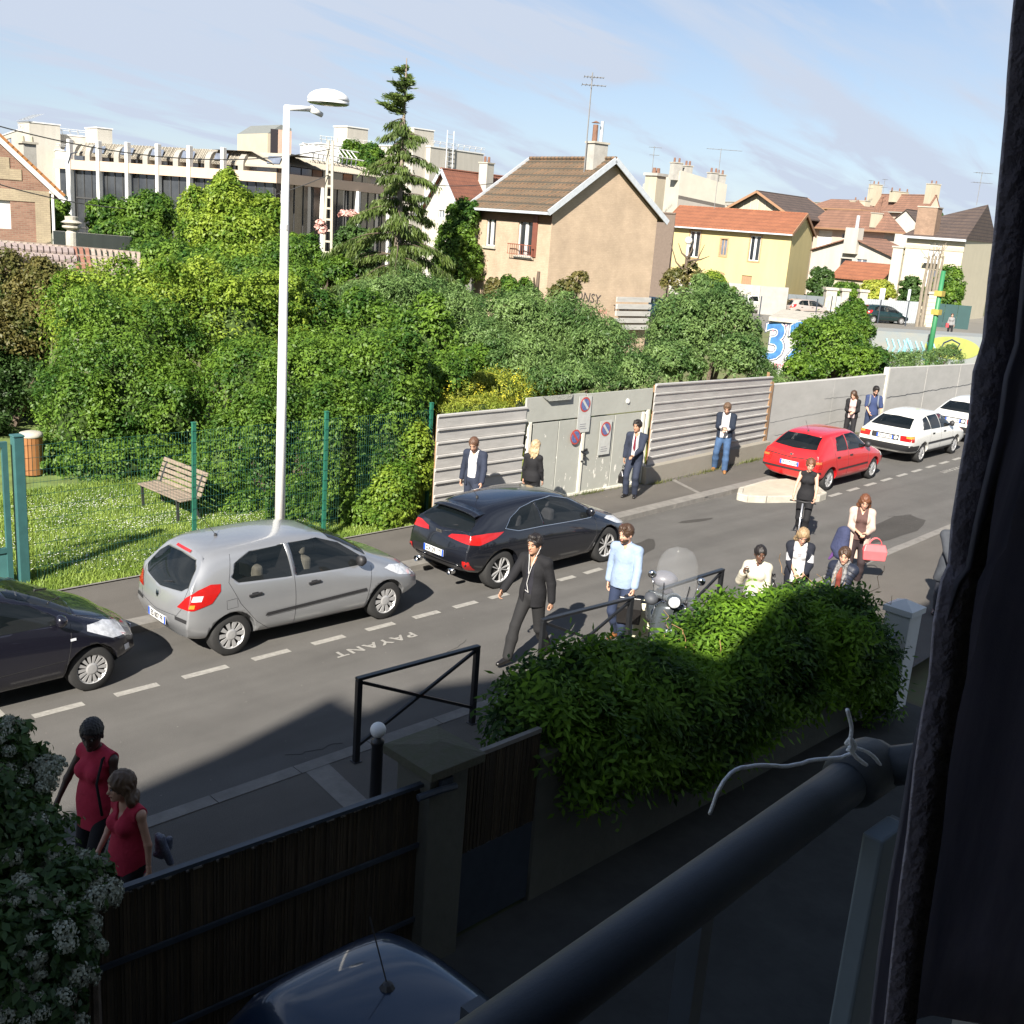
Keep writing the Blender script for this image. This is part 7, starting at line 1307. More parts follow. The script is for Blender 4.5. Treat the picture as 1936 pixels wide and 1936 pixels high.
NAVY = CL('navy_suit', (.022, .028, .048)); DKBL = CL('dark_blazer', (.010, .010, .012)); WHT = CL('white', (.46, .46, .47), bump=.35); BLKC = CL('black', (.012, .012, .014)); JEAN = CL('jeans', (.04, .08, .16), var=.3); SHOE = M('black_leather', (.012, .011, .011), .25, .2, 10, spec=.6); BLUS = CL('light_blue_shirt', (.23, .30, .42), bump=.4); CHINO = CL('navy_chinos', (.022, .032, .065)); PINKC = CL('crimson_blouse', (.42, .026, .058), bump=.4); CREAMC = CL('pale_beige_knit', (.42, .33, .28)); CREAMJ = CL('ivory_jacket', (.44, .41, .33), bump=.4)
def wire_(p, pts, mat, r=.003): m = MB(); m.tube([np.array(q, float) for q in pts], r, 5); return m.build('earphone_cable', mat, p.root)
def phone(p, i, label, mat=None, tilt=0.):
    q = p.palm[i]+np.array([.01, 0, .02]); r = held('phone', label, 'phone', p, q); m = MB(); m.obox((0, 0, 0), (.065, .033, .004), (1, 0, .6)); bevel(m.build('case', mat or BLKP, r), .003); m = MB(); m.obox((-.003, 0, .005), (.058, .029, .0008), (1, 0, .6)); m.build('screen', CARGL, r)
def bag(name, label, loc, rz, w, h, d, mat, handle=.12, taper=.85):
    r = thing(name, label, 'bag', loc, rz); m = MB(); t = taper; V = [(-w/2, -d/2, 0), (w/2, -d/2, 0), (w/2, d/2, 0), (-w/2, d/2, 0), (-w/2*1.08, -d/2, h*.6), (w/2*1.08, -d/2, h*.6), (w/2*1.08, d/2, h*.6), (-w/2*1.08, d/2, h*.6), (-w/2*t, -d*.12, h), (w/2*t, -d*.12, h), (w/2*t, d*.12, h), (-w/2*t, d*.12, h)]; F = [(3, 2, 1, 0), (8, 9, 10, 11)]
    for b in (0, 4): F += [(b+i, b+(i+1) % 4, b+4+(i+1) % 4, b+4+i) for i in range(4)]
    m.add(V, F); o = m.build('bag_body', mat, r); bevel(o, .02, 3)
    for y in (-d*.25, d*.25): m = MB(); m.tube([(w*.28*math.cos(a), y*math.sin(a)*.4+y*.2, h-.02+handle*math.sin(a)) for a in np.linspace(0, math.pi, 10)], .008, 6); m.build('handle', mat, r, True)
    return r
def W_(px, py, z=0.): p = at(px, py, z=z); return (float(p[0]), float(p[1]))
def people():
    deg = math.radians; G = .1
    # man in open blazer, white shirt, ginger hair, walking left behind the coupe
    p = Person('man in a dark open blazer and white shirt looking down behind the black coupe', (14.15, 15.0, G), deg(200), 1.80, feet=((.22, .10), (-.20, -.10)), hands=((.26, .30, .86), (-.05, -.30, .82)), look=(5, -32)).body()
    p.trousers(NAVY); p.top(WHT, .014, 1., -.02, vneck=.10); p.top(NAVY, .024, .97, -.12, 'blazer', open_=.075, skirt=.0, cuff=.004); p.shoes(SHOE); p.hair('ginger', 'crop', beard='ginger'); p.collar(WHT)
    p = Person('blond woman with long straight hair and black top, seen from behind the black coupe', (15.55, 14.75, G), deg(20), 1.62, True, hands=((.06, .24, .82), (.14, -.2, .86)), look=(-15, -6)).body()
    p.trousers(BLKC, .01, .0); p.top(BLKC, .016, 1., -.06); p.shoes(SHOE); p.hair('blond', 'long', .20)
    p = Person('man in a navy suit and dark red tie standing against the metal gate', (19.05, 14.9, G), deg(203), 1.75, skin='tan', feet=((.04, .09), (.12, -.10)), hands=((.30, .05, 1.04), (-.04, -.26, .84)), look=(-12, -6)).body()
    p.trousers(NAVY); p.top(WHT, .014, 1., -.0, vneck=.12); p.top(NAVY, .024, .96, -.14, 'suit_jacket', open_=.055, cuff=.004); p.shoes(SHOE); p.hair('black', 'short'); p.collar(WHT); c = p.chest
    m = MB(); z0 = p.neck[2]-.04; m.add([(c[0]+.135, -.014, z0), (c[0]+.135, .014, z0), (c[0]+.165, .028, z0-.28), (c[0]+.155, 0, z0-.36), (c[0]+.165, -.028, z0-.28)], [(0, 1, 2, 3, 4)]); m.build('tie', CL('dark_red_tie', (.14, .015, .03)), p.root)
    wire_(p, [p.H(0, .085, -.02), p.neck+[.1, .07, -.05], c+[.16, .09, -.05], c+[.15, .1, -.22]], PAINTW); phone(p, 0, 'phone in the hand of the man in the navy suit')
    bag('briefcase', 'black shoulder bag beside the leg of the man in the navy suit', (18.88, 15.05, .42), deg(200), .34, .30, .12, SHOE)
    p = Person('bearded man in navy cardigan and blue jeans by the ribbed hoarding', (23.45, 15.5, G), deg(208), 1.79, feet=((.22, .13), (.0, -.15)), hands=((.30, .07, 1.12), (.29, -.04, 1.16)), look=(0, -30)).body()
    p.trousers(JEAN, .02, .016); p.top(WHT, .014, .9, -.06, vneck=.05); p.top(CL('navy_knit', (.012, .018, .032)), .030, .72, -.08, 'cardigan', open_=.085); p.hair('light', 'short', beard='light'); p.collar(CL('check_shirt', (.16, .19, .34))); p.shoes(M('tan_suede', (.26, .12, .04), .8, .1, 9))
    k = held('paper_sheet', 'folded white sheet held by the man in blue jeans', 'paper', p, (.36, .0, 1.17)); m = MB(); m.obox((0, 0, 0), (.10, .07, .003), (1, .3, .8)); m.build('sheet', PAINTW, k)
    p = Person('woman in a black cardigan and pale pink top reading her phone by the panel wall', (30.6, 15.75, G), deg(205), 1.66, True, hands=((.27, .05, 1.10), (.26, -.05, 1.12)), look=(-20, -25), res=.015).body()
    p.trousers(BLKC, .012, .0); p.top(CL('pale_pink', (.42, .31, .30)), .015, .8, -.05, vneck=.06); p.top(BLKC, .030, .85, -.06, 'cardigan', open_=.085); p.shoes(SHOE); p.hair('brown', 'long', .10); phone(p, 1, 'phone held by the woman in the black cardigan')
    p = Person('bearded man in blue with a grey rucksack standing beyond the white hatchback', (31.5, 15.55, G), deg(210), 1.78, hands=((.05, .28, .84), (.22, -.10, .98)), look=(10, -22), res=.015).body()
    p.trousers(CHINO); p.top(CL('blue_polo', (.03, .045, .11)), .016, .45, -.06, vneck=.05); p.shoes(SHOE); p.hair('black', 'short', beard='black'); S = CL('grey_strap', (.14, .16, .20)); 
    for r in (-1, 1): p.tube('rucksack_strap', [p.neck+np.array([-.08, r*.11, .0]), p.neck+np.array([.06, r*.12, .0]), p.chest+np.array([.15, r*.12, 0]), p.chest+np.array([.08, r*.16, -.18])], .028, S)
    m = MB(); m.tube([p.H(.095, -.05, .01), p.H(.105, 0, .008), p.H(.095, .05, .01)], .004, 4); m.build('glasses', BLKP, p.root)
    k = held('rucksack', 'grey rucksack on the back of the bearded man beyond the white hatchback', 'rucksack', p, tuple(p.chest+np.array([-.21, 0, -.05]))); m = MB(); m.box(-.08, .08, -.15, .15, -.22, .22); bevel(m.build('rucksack_body', S, k), .06, 3)
    # woman gliding on a kick scooter
    sx, sy = W_(1520, 985); sy = 10.75; sx = 19.35; p = Person('woman in a black sleeveless top riding a kick scooter along the road', (sx+.15, sy, .10), deg(203), 1.70, True, feet=((-.02, .05), (-.22, -.06)), hands=((.36, .22, .98, -.3, .7, -.3), (.36, -.22, .98, -.3, -.7, -.3)), look=(12, -18), bend=.05, res=.012); p.grip = {0: .8, 1: .8}; p.body()
    p.trousers(BLKC, .010, -.004, 'leggings', .8); p.top(BLKC, .013, 0, -.06, 'sleeveless_top', waist=.01); p.shoes(CL('dark_trainers', (.05, .05, .06))); p.hair('auburn', 'tail')
    k = held('kick_scooter', 'silver kick scooter under the woman in black on the road', 'kick scooter', p, (0, 0, -.10)); AL = M('brushed_alloy', (.5, .5, .52), .3, .05, 9, metal=.8); m = MB(); m.tube([(.50, 0, .12), (.46, 0, .4), (.42, 0, .95)], .018, 8); m.build('steering_tube', AL, k, True)
    m = MB(); m.tube([(.42, -.26, .98), (.42, .26, .98)], .015, 8); m.build('handlebar', BLKP, k, True); m = MB(); m.box(-.32, .34, -.06, .06, .075, .1); bevel(m.build('deck', AL, k), .008); m = MB(); m.bar((.33, 0, .09), (.49, 0, .18), .05, .03); m.build('neck', AL, k)
    for x in (.53, -.40): m = MB(); m.lathe([(.05, -.015), (.085, -.018), (.1, -.01), (.1, .01), (.085, .018), (.05, .015)], (x, 0, .1), 20, 'y'); m.lathe([(.001, .004), (.06, .004)], (x, 0, .1), 16, 'y'); m.build('wheel', BLKP, k, True)
    m = MB(); m.bar((-.32, 0, .14), (-.5, 0, .2), .06, .01); m.build('rear_fender', AL, k)
    # woman with the pink bag
    p = Person('woman in a pale beige cardigan with a coral handbag on her arm', (18.0, 8.75, 0), deg(208), 1.70, True, feet=((.10, .09), (-.08, -.09)), hands=((.30, .10, 1.10), (.26, -.02, 1.08, -.4, -.5, -.6)), look=(5, -24), res=.012); p.grip = {0: .6, 1: .6}; p.body()
    p.trousers(CL('brown_trousers', (.03, .02, .022)), .014, .0); p.top(CL('brown_top', (.09, .05, .045)), .014, .45, -.04, vneck=.10); p.top(CREAMC, .034, .9, -.45, 'cardigan', open_=.085, skirt=.03, cuff=.012); p.shoes(SHOE); p.hair('auburn', 'long', .06); phone(p, 0, 'phone held by the woman in the pale cardigan')
    q = held('x', 'x', 'x', p, (.13, .30, .55)); L = q.location.copy(); bpy.data.objects.remove(q); bag('handbag', 'coral pink leather handbag hanging from the arm of the woman in the pale cardigan', L, deg(133), .40, .29, .16, M('coral_leather', (.60, .11, .12), .4, .06, 9, spec=.5), .14, .9)
    k = held('folded_coat', 'navy coat with purple lining over the arm of the woman in the pale cardigan', 'coat', p, (.22, -.26, .0)); S = Sdf(.013); S.cap((0, 0, 1.02), (.02, -.02, .62), .10, .13, .04); S.cap((-.05, -.05, 1.0), (-.04, -.1, .7), .09, .11, .04); S.cap((.05, .03, .98), (.06, .02, .66), .07, .10, .03); smesh('coat_cloth', S, CL('navy_coat', (.035, .042, .09), bump=.7), k); S = Sdf(.013); S.cap((-.02, -.08, .66), (-.05, -.2, .45), .06, .02, .02); smesh('lining', S, CL('purple_lining', (.10, .04, .16)), k)
    # blond woman, white top
    x, y = W_(1523, 1012, 1.66); p = Person('blond bobbed woman in a black cardigan and white top with a chunky necklace', (14.76, 8.1, .1), deg(210), 1.63, True, hands=((.28, .10, 1.02), (.26, -.03, 1.02)), look=(8, -30), res=.011); p.grip = {0: .7, 1: .7}; p.body()
    p.trousers(BLKC, .014); p.top(WHT, .018, .45, -.12, vneck=.07, waist=.02); p.top(CL('black_cardigan', (.012, .014, .022)), .034, .85, -.14, 'cardigan', open_=.09, cuff=.02); p.shoes(SHOE); p.hair('dblond', 'bob', .02); c = p.neck
    for j in range(3): p.tube('necklace', [c+np.array([.07+.07*math.cos(a), .10*math.sin(a), -.05-.09*max(0, math.cos(a))-.018*j]) for a in np.linspace(-1.6, 1.6, 12)], .007, M('necklace', (.3, .28, .3), .3))
    L = (14.45, 8.32, .62); bag('handbag', 'black handbag hanging at the side of the blond bobbed woman', L, deg(220), .30, .24, .12, SHOE)
    # ivory jacket
    p = Person('woman in an ivory jacket raising a phone, behind the wisteria', (13.33, 7.95, .1), deg(207), 1.59, True, 'brown', hands=((.26, .10, 1.0), (.20, -.20, 1.36, -.1, -.35, -1.)), look=(18, -12), res=.011); p.grip = {0: .6, 1: .5}; p.body()
    p.trousers(CL('brown_trousers', (.03, .02, .022))); p.top(WHT, .012, .0, -.05, vneck=.05); p.top(CREAMJ, .030, .93, -.02, 'jacket', vneck=.14, cuff=.02, waist=.01); p.collar(CREAMJ); p.shoes(SHOE); p.hair('black', 'tail'); phone(p, 1, 'white phone raised by the woman in the ivory jacket', PAINTW)
    # scarf + padded jacket
    p = Person('woman in a dark padded jacket and patterned scarf, behind the wisteria', (14.38, 7.15, .1), deg(188), 1.61, True, hands=((.30, .02, 1.0), (.26, -.1, 1.0)), look=(12, -14), res=.011).body()
    p.trousers(BLKC); p.top(CL('brick_red_top', (.16, .035, .025)), .016, .45, -.05, vneck=.04); J = CL('padded_navy', (.016, .020, .034), .45); p.top(J, .045, .93, -.06, 'padded_jacket', open_=.075, cuff=.02); p.hair('brown', 'bun'); SC_ = M('patterned_scarf', (.20, .13, .10), .9, .9, 26, .4, col2=(.30, .30, .30)); c = p.neck; p.shoes(SHOE)
    p.tube('scarf', [c+np.array([.06*math.cos(a), .075*math.sin(a), .02-.03*math.cos(a)]) for a in np.linspace(0, 6.28, 14)], .032, SC_, 8)
    for r in (-1, 1): p.tube('scarf', [c+np.array([.07, r*.05, -.01]), c+np.array([.13, r*.075, -.14]), c+np.array([.14, r*.07, -.38])], .036, SC_, 8)
    for i in (0, 1):
        for t in (.2, .4, .6, .8): a = p.sh[i]+(p.elb[i]-p.sh[i])*t; d = nz3(p.elb[i]-p.sh[i]); m = MB(); u = nz3(np.cross(d, [1, .3, 0])); v = np.cross(d, u); m.tube([a+(u*math.cos(q)+v*math.sin(q))*(.090-.006*t) for q in np.linspace(0, 6.28, 13)], .004, 4); m.build('quilt_seam', BLKC, p.root)
    # black blazer man crossing the street
    p = Person('man in an open black blazer with white earphones striding across the road', (10.45, 9.72, 0), deg(192), 1.83, skin='tan', feet=((-.34, .08, .05), (.42, -.08)), hands=((-.06, .28, .83), (.40, -.26, .98, -.5, -.6, -.6)), look=(-4, -4), res=.0105); p.grip = {0: .9, 1: .5}; p.body()
    p.trousers(CL('charcoal_trousers', (.016, .016, .017)), .016, .014); p.top(CL('dark_shirt', (.016, .016, .022)), .014, 1., -.02, vneck=.13); p.top(DKBL, .024, .97, -.13, 'blazer', open_=.05, cuff=.004); p.shoes(SHOE); p.hair('black', 'short'); p.collar(BLKC); c = p.chest; wire_(p, [p.H(.0, .085, -.02), p.neck+[.12, .05, -.02], c+[.175, .02, .0], c+[.17, -.01, -.15], c+[.18, .03, -.27], c+[.17, -.03, -.25]], PAINTW, .0038); wire_(p, [p.H(.0, -.085, -.02), p.neck+[.12, -.03, -.02], c+[.175, .01, .0]], PAINTW, .0038)
    # light blue shirt
    p = Person('bearded man in a light blue shirt and navy chinos beside the motor scooter', (12.08, 9.42, 0), deg(196), 1.81, feet=((.12, .10), (-.14, -.10)), hands=((.20, .25, .86), (-.02, -.24, .84)), look=(-18, -10), res=.0105); p.grip = {0: 1.0, 1: .4}; p.body()
    p.trousers(CHINO, .012, .0); p.top(BLUS, .022, .93, -.08, 'shirt', vneck=.07, waist=.015, cuff=.014); p.collar(BLUS); p.shoes(M('brown_leather', (.20, .08, .03), .4)); p.hair('brown', 'short', beard='brown'); m = MB(); w = p.hand[0]-nz3(p.hand[0]-p.elb[0])*.03; m.tube([w+np.array([.03*math.cos(a), .03*math.sin(a), 0]) for a in np.linspace(0, 6.28, 12)], .009, 5); m.build('watch', BLKP, p.root)
    q = held('x', 'x', 'x', p, tuple(p.palm[0])); L = q.location.copy(); bpy.data.objects.remove(q); L.z -= .46; bag('briefcase', 'black leather bag carried by the man in the light blue shirt', L, deg(125), .34, .40, .11, SHOE, .07, .95); bag('paper_bag', 'pale paper carrier bag on the ground by the motor scooter', (*W_(1209, 1206), .0), deg(133), .24, .56, .12, M('paper_bag', (.60, .58, .42), .8, .1, 9), .08, 1.05)
    # two women in crimson tops in the shade
    p = Person('woman with cropped hair in a crimson sleeveless top walking in the shade', (3.44, 8.0, .1), deg(200), 1.69, True, 'dark', hands=((.10, .30, .90), (.20, -.30, .92, -.3, -.8, -.3)), look=(25, -14), res=.0095, wide=1.08).body()
    p.trousers(BLKC, .012); p.top(PINKC, .022, 0, -.18, 'sleeveless_blouse', waist=.035); p.shoes(SHOE); p.hair('black', 'crop'); p.tube('bag_strap', [p.neck+np.array([-.04, .135, .0]), p.neck+np.array([.07, .14, -.03]), p.chest+np.array([.15, .15, -.02]), p.chest+np.array([.14, .19, -.3])], .012, BLKC)
    p = Person('long-haired woman in a crimson sleeveless blouse walking beside the shaded fence', (3.34, 7.22, .1), deg(190), 1.57, True, hands=((-.02, .27, .80), (.2, -.2, .95)), look=(-22, -6), res=.009).body()
    p.trousers(BLKC, .012); p.top(PINKC, .020, 0, -.10, 'sleeveless_blouse', vneck=.13, waist=.03); p.shoes(SHOE); p.hair('light', 'long', .08); m = MB(); m.add(*ico(p.H(-.0, .088, -.04), .006)); m.build('earring', PAINTW, p.root, True)
    k = held('plastic_bag', 'crumpled blue-white bag behind the long-haired woman in crimson', 'bag', p, (-.24, .10, .86)); S = Sdf(.011); 
    for j in range(6): S.cap((rnd.uniform(-.05, .05), rnd.uniform(-.06, .06), rnd.uniform(-.12, .12)), (rnd.uniform(-.06, .06), rnd.uniform(-.07, .07), rnd.uniform(-.14, .12)), .04, .03, .01)
    smesh('bag_film', S, M('bag_film', (.12, .14, .20), .35, .3, 12, .8), k)
    # half hidden by the curtain
    x, y = W_(1770, 1010, 1.68); p = Person('person in a dark grey coat holding a white cup, half hidden by the curtain', (x+.85, y, .1), deg(200), 1.74, False, hands=((.1, .25, .9), (.30, .0, 1.02)), res=.013).body(); p.trousers(CL('grey_trousers', (.06, .065, .08))); p.top(CL('dark_grey_coat', (.045, .05, .06)), .035, .95, -.3, 'coat', skirt=.02); p.shoes(SHOE); p.hair('brown', 'short')
    k = held('paper_cup', 'white paper cup in the hand of the person in the dark grey coat', 'cup', p, tuple(p.palm[1]+np.array([.02, 0, .03]))); m = MB(); m.lathe([(.001, -.05), (.028, -.05), (.038, .05), (.04, .055), (.001, .058)], n=14); m.build('cup', PAINTW, k, True)
    x, y = W_(1818, 640, .0); p = Person('distant person with a red bag by the dark green gate', (x, y+1, 0), deg(210), 1.7, True, res=.03).body(); p.trousers(BLKC, .02); p.top(CL('checked_grey', (.2, .2, .2)), .025, .9, -.05, 'jacket'); p.hair('brown', 'short'); m = MB(); m.box(-.1, .25, -.35, -.15, .7, 1.0); m.build('shoulder_bag', M('red_bag', (.45, .04, .05), .5), p.root)
people()
def vespa():
    r = thing('motor_scooter', 'dark retro motor scooter with a tall clear windscreen parked behind the wisteria', 'motor scooter', (*(lambda p: (p[0]+.37, p[1]+.33))(at(1265, 1137, z=1.08)), .1), R(222)); r.rotation_euler[0] = R(-4); GP = paint('scooter_grey', (.06, .07, .075), .4, .25)
    # x forward: rear wheel at -.65, front wheel at .65
    for x in (.66, -.62):
        we = bpy.data.objects.new('wheel', None); COL.objects.link(we); we.parent = r; we.location = (x, 0, .25); m = MB(); m.lathe([(.15, -.05), (.22, -.055), (.25, -.02), (.25, .02), (.22, .055), (.15, .05)], (0, 0, 0), 24, 'y'); m.build('tyre', TYRE, we, True); m = MB(); m.lathe([(.001, -.03), (.15, -.045), (.15, .045), (.001, .03)], (0, 0, 0), 16, 'y'); m.build('rim', RIMM, we, True)
    def blobm(name, prims, mat): S = Sdf(.012); [S.cap(*p) if len(p[0]) == 3 and not isinstance(p[1], (int, float)) and len(p) > 3 else S.ell(*p) for p in prims]; return smesh(name, S, mat, r)
    S = Sdf(.011); S.ell((.66, 0, .36), (.25, .085, .14), .02); S.ell((.66, 0, .2), (.22, .06, .2), .01, sub=True); smesh('front_fender', S, GP, r)
    m = MB(); V = []; F = []; n = 9
    for j in range(9):
        t = j/8; z = .28+.62*t; w = .20+.05*math.sin(t*3.0)-(.06 if t > .9 else 0); x = .52-.13*t
        for i in range(n): a = -1+2*i/(n-1); V.append((x-.09*a*a, w*a, z))
    for j in range(8):
        for i in range(n-1): F.append((j*n+i, j*n+i+1, (j+1)*n+i+1, (j+1)*n+i))
    m.add(V, F); o = m.build('leg_shield', GP, r, True); o.modifiers.new('s', 'SOLIDIFY').thickness = .015
    m = MB(); m.tube([V[j*n] for j in range(9)]+[V[8*n+i] for i in range(n)]+[V[j*n+n-1] for j in range(8, -1, -1)], .010, 6); m.build('shield_trim', CHROME, r, True)
    m = MB(); m.bar((.545, 0, .4), (.44, 0, .86), .05, .02); m.build('horn_cover', GP, r)
    S = Sdf(.012); S.ell((-.45, 0, .48), (.42, .19, .20), .04); S.ell((-.7, 0, .52), (.20, .15, .16), .04); S.cap((.35, 0, .22), (-.3, 0, .24), .07, .1, .05); smesh('rear_body', S, GP, r); S = Sdf(.012)
    for sg in (1, -1): S.ell((-.5, sg*.17, .45), (.28, .09, .16), .03)
    smesh('side_panels', S, GP, r); S = Sdf(.012); S.ell((-.12, 0, .74), (.22, .13, .05), .03); S.ell((-.5, 0, .77), (.24, .12, .055), .03); smesh('saddle', S, M('saddle_vinyl', (.05, .045, .055), .6), r)
    S = Sdf(.012); S.ell((-.92, 0, .84), (.17, .2, .13), .03); smesh('top_box', S, M('top_box_grey', (.12, .12, .14), .4), r)
    S = Sdf(.010); S.ell((.42, 0, .98), (.11, .12, .10), .03); S.cap((.40, .1, .99), (.30, .34, 1.02), .03, .018, .03); S.cap((.40, -.1, .99), (.30, -.34, 1.02), .03, .018, .03); smesh('handlebar', S, GP, r)
    m = MB(); m.lathe([(.08, 0), (.09, .02), (.085, .03)], (.50, 0, .98), 20, 'x'); m.build('headlight_ring', CHROME, r, True); m = MB(); m.lathe([(.001, .045), (.05, .038), (.08, .02)], (.50, 0, .98), 20, 'x'); m.build('headlight', CLEAR, r, True)
    for sg in (1, -1): m = MB(); m.tube([(.32, sg*.28, 1.03), (.30, sg*.33, 1.22)], .006, 5); m.lathe([(.001, -.012), (.055, -.01), (.06, .01), (.001, .014)], (.29, sg*.345, 1.27), 14, 'x'); m.build('mirror', CHROME, r, True)
    # clear windscreen: a real curved pane
    WS = bpy.data.materials.new('clear_plastic'); WS.use_nodes = True; nt = WS.node_tree; b = nt.nodes['Principled BSDF']; b.inputs['Base Color'].default_value = (.4, .42, .44, 1); b.inputs['Roughness'].default_value = .1; b.inputs['Alpha'].default_value = .07; b.inputs['Specular IOR Level'].default_value = 1.
    V = []; F = []; n = 13
    for j in range(13):
        t = j/12; z = .98+.72*t; w = .29*(1-.0*t)*math.sqrt(max(0, 1-max(0, (t-.45)/.56)**2.4)); x = .50-.26*t
        for i in range(n): a = -1+2*i/(n-1); V.append((x-.14*a*a*(w/.29), w*a, z))
    for j in range(12):
        for i in range(n-1): F.append((j*n+i, j*n+i+1, (j+1)*n+i+1, (j+1)*n+i))
    o = mesh('windscreen', V, F, WS, r, True); o.modifiers.new('s', 'SOLIDIFY').thickness = .004
    [MB().tube([(.45, q*.16, .96), (.44, q*.18, 1.22)], .008, 5).build('screen_stay', CHROME, r) for q in (-1, 1)]
    for sg in (1, -1): m = MB(); S = Sdf(.012); S.ell((.34, sg*.30, .93), (.12, .10, .09), .02); smesh('hand_muff', S, M('muff_grey', (.06, .065, .075), .6), r)
    m = MB(); m.tube([(-.1, -.1, .22), (.05, -.28, .02)], .015, 5); m.build('side_stand', BLKP, r); m = MB(); m.box(.555, .56, -.05, .05, .45, .6); m.build('sticker', M('pale_sticker', (.4, .45, .55), .5), r)
vespa()
# ------------------------------------------------------------------ vegetation
def Dg(px, py, z=0.): return float((at(px, py, z=z)-EYE)@fw)
def blob(px, py, D, rx, ry, rd=None):
    c = at(px, py, D=D); k = D/FPX; return (*c, rx*k, (rd if rd else (rx+ry)/2)*k, ry*k)
BARK = M('bark', (.10, .075, .055), .95, .3, 4, .5, bscale=20, stretch=(3, 3, 1))
def leaves(blobs, n, size, clumps=46, spread=.24, droop=.3, aspect=.5, shell=(.80, 1.04), seed=0, up=.35):
    g = np.random.default_rng(seed+11); clumps = int(clumps*1.6); B = np.array(blobs, dtype=float); w = (B[:, 3]*B[:, 5])**.9; w /= w.sum(); cc = []; nn = []; cs = []
    for b, wi in zip(B, w):
        k = max(6, int(clumps*len(B)*wi)); d = g.normal(size=(k, 3)); d /= np.linalg.norm(d, axis=1)[:, None]; d[:, 2] = np.where(d[:, 2] < -.55, -d[:, 2], d[:, 2])
        r = g.uniform(*shell, k)+.16*(g.random(k)-.3)*(g.random(k) > .6); cc.append(b[:3]+d*r[:, None]*b[3:]); nn.append(d); cs.append(np.full(k, (b[3]+b[5])/2))
    cc = np.concatenate(cc); nn = np.concatenate(nn); cs = np.concatenate(cs); k = g.integers(0, len(cc), n)
    rad = cs[k]*spread*g.uniform(.6, 1.4, len(cc))[k]; off = g.normal(size=(n, 3)); off /= np.linalg.norm(off, axis=1)[:, None]; off *= (g.random(n)**.45)[:, None]*rad[:, None]; p = cc[k]+off
    nrm = nn[k]*.55+off/np.maximum(rad, 1e-6)[:, None]*.7+g.normal(size=(n, 3))*.45; nrm[:, 2] += up; nrm /= np.linalg.norm(nrm, axis=1)[:, None]
    t = g.normal(size=(n, 3)); t[:, 2] -= droop*2; t -= (t*nrm).sum(1)[:, None]*nrm; t /= np.linalg.norm(t, axis=1)[:, None]; s = np.cross(nrm, t); L = (size*g.uniform(.6, 1.35, n))[:, None]; Wd = L*aspect
    return np.stack([p-t*L*.5, p+s*Wd*.5+nrm*L*.06, p+t*L*.5, p-s*Wd*.5+nrm*L*.06], 1)
def core(blobs, f=.56):
    m = MB()
    for i, b in enumerate(blobs):
        prof = []; V = []; F = []; nu, nv = 12, 8
        for j in range(nv+1):
            for k in range(nu):
                a, e = 2*math.pi*k/nu, -math.pi/2+math.pi*j/nv; q = f*(1+.10*math.sin(3*a+i)*math.cos(4*e+i)); V.append((b[0]+b[3]*q*math.cos(e)*math.cos(a), b[1]+b[4]*q*math.cos(e)*math.sin(a), b[2]+b[5]*q*math.sin(e)))
        for j in range(nv):
            for k in range(nu): F.append((j*nu+k, j*nu+(k+1) % nu, (j+1)*nu+(k+1) % nu, (j+1)*nu+k))
        m.add(V, F)
    return m
INNER = LEAF('core_shade', (.022, .042, .008), (.05, .085, .018), .1, .9)  # dark colour of the solid cores imitates shade deep inside the foliage
_sd = [0]
def plant(name, label, cat, blobs, n, size, mat, stem=True, group=None, inner=True, part='foliage', **k):
    _sd[0] += 1; orig = list(blobs)
    if n >= 9000:
        gg = np.random.default_rng(_sd[0]+500)
        for b in list(blobs):
            for q in range(4): d = gg.normal(size=3); d[2] = abs(d[2])*.8; d /= np.linalg.norm(d); f = gg.uniform(.22, .42); blobs = blobs+[(b[0]+d[0]*b[3]*.92, b[1]+d[1]*b[4]*.92, b[2]+d[2]*b[5]*.95, b[3]*f, b[4]*f, b[5]*f*1.1)]
    B = np.array(blobs); base = (float(B[:, 0].mean()), float(B[:, 1].mean()), 0.); r = thing(name, label, cat, base, 0, group); V = leaves(blobs, int(n*1.45), size, seed=_sd[0], **k)-np.array(base)
    o = npmesh(part, V, 4, mat, r)
    if inner: c = core([(b[0]-base[0], b[1]-base[1], *b[2:]) for b in orig]); c.build('dark_core', INNER, r, True)
    if stem:
        m = MB()
        for i, b in enumerate(blobs[:12]):
            e = Vector((b[0]-base[0], b[1]-base[1], b[2])); s = Vector((e.x*.25+.1*math.sin(i), e.y*.25, 0)); md = s.lerp(e, .5)+Vector((.1, .1, .1*e.z)); m.tube([s, md, e], [.09, .06, .03], 6)
        m.build('trunk' if cat == 'tree' else 'stems', BARK, r)
    return r
L_MID = LEAF('leaf_mid', (.032, .095, .014), (.17, .285, .035), .42); L_LIGHT = LEAF('leaf_light', (.08, .17, .018), (.32, .42, .05), .42); L_DARK = LEAF('leaf_dark', (.028, .065, .016), (.08, .15, .035)); L_GREY = LEAF('leaf_grey', (.045, .105, .025), (.19, .29, .09)); L_RED = LEAF('leaf_rusty', (.07, .085, .02), (.19, .16, .05)); L_YEL = LEAF('leaf_yellow', (.17, .24, .03), (.40, .42, .06)); L_FIR = LEAF('fir_needles', (.05, .085, .018), (.14, .20, .045), .35)
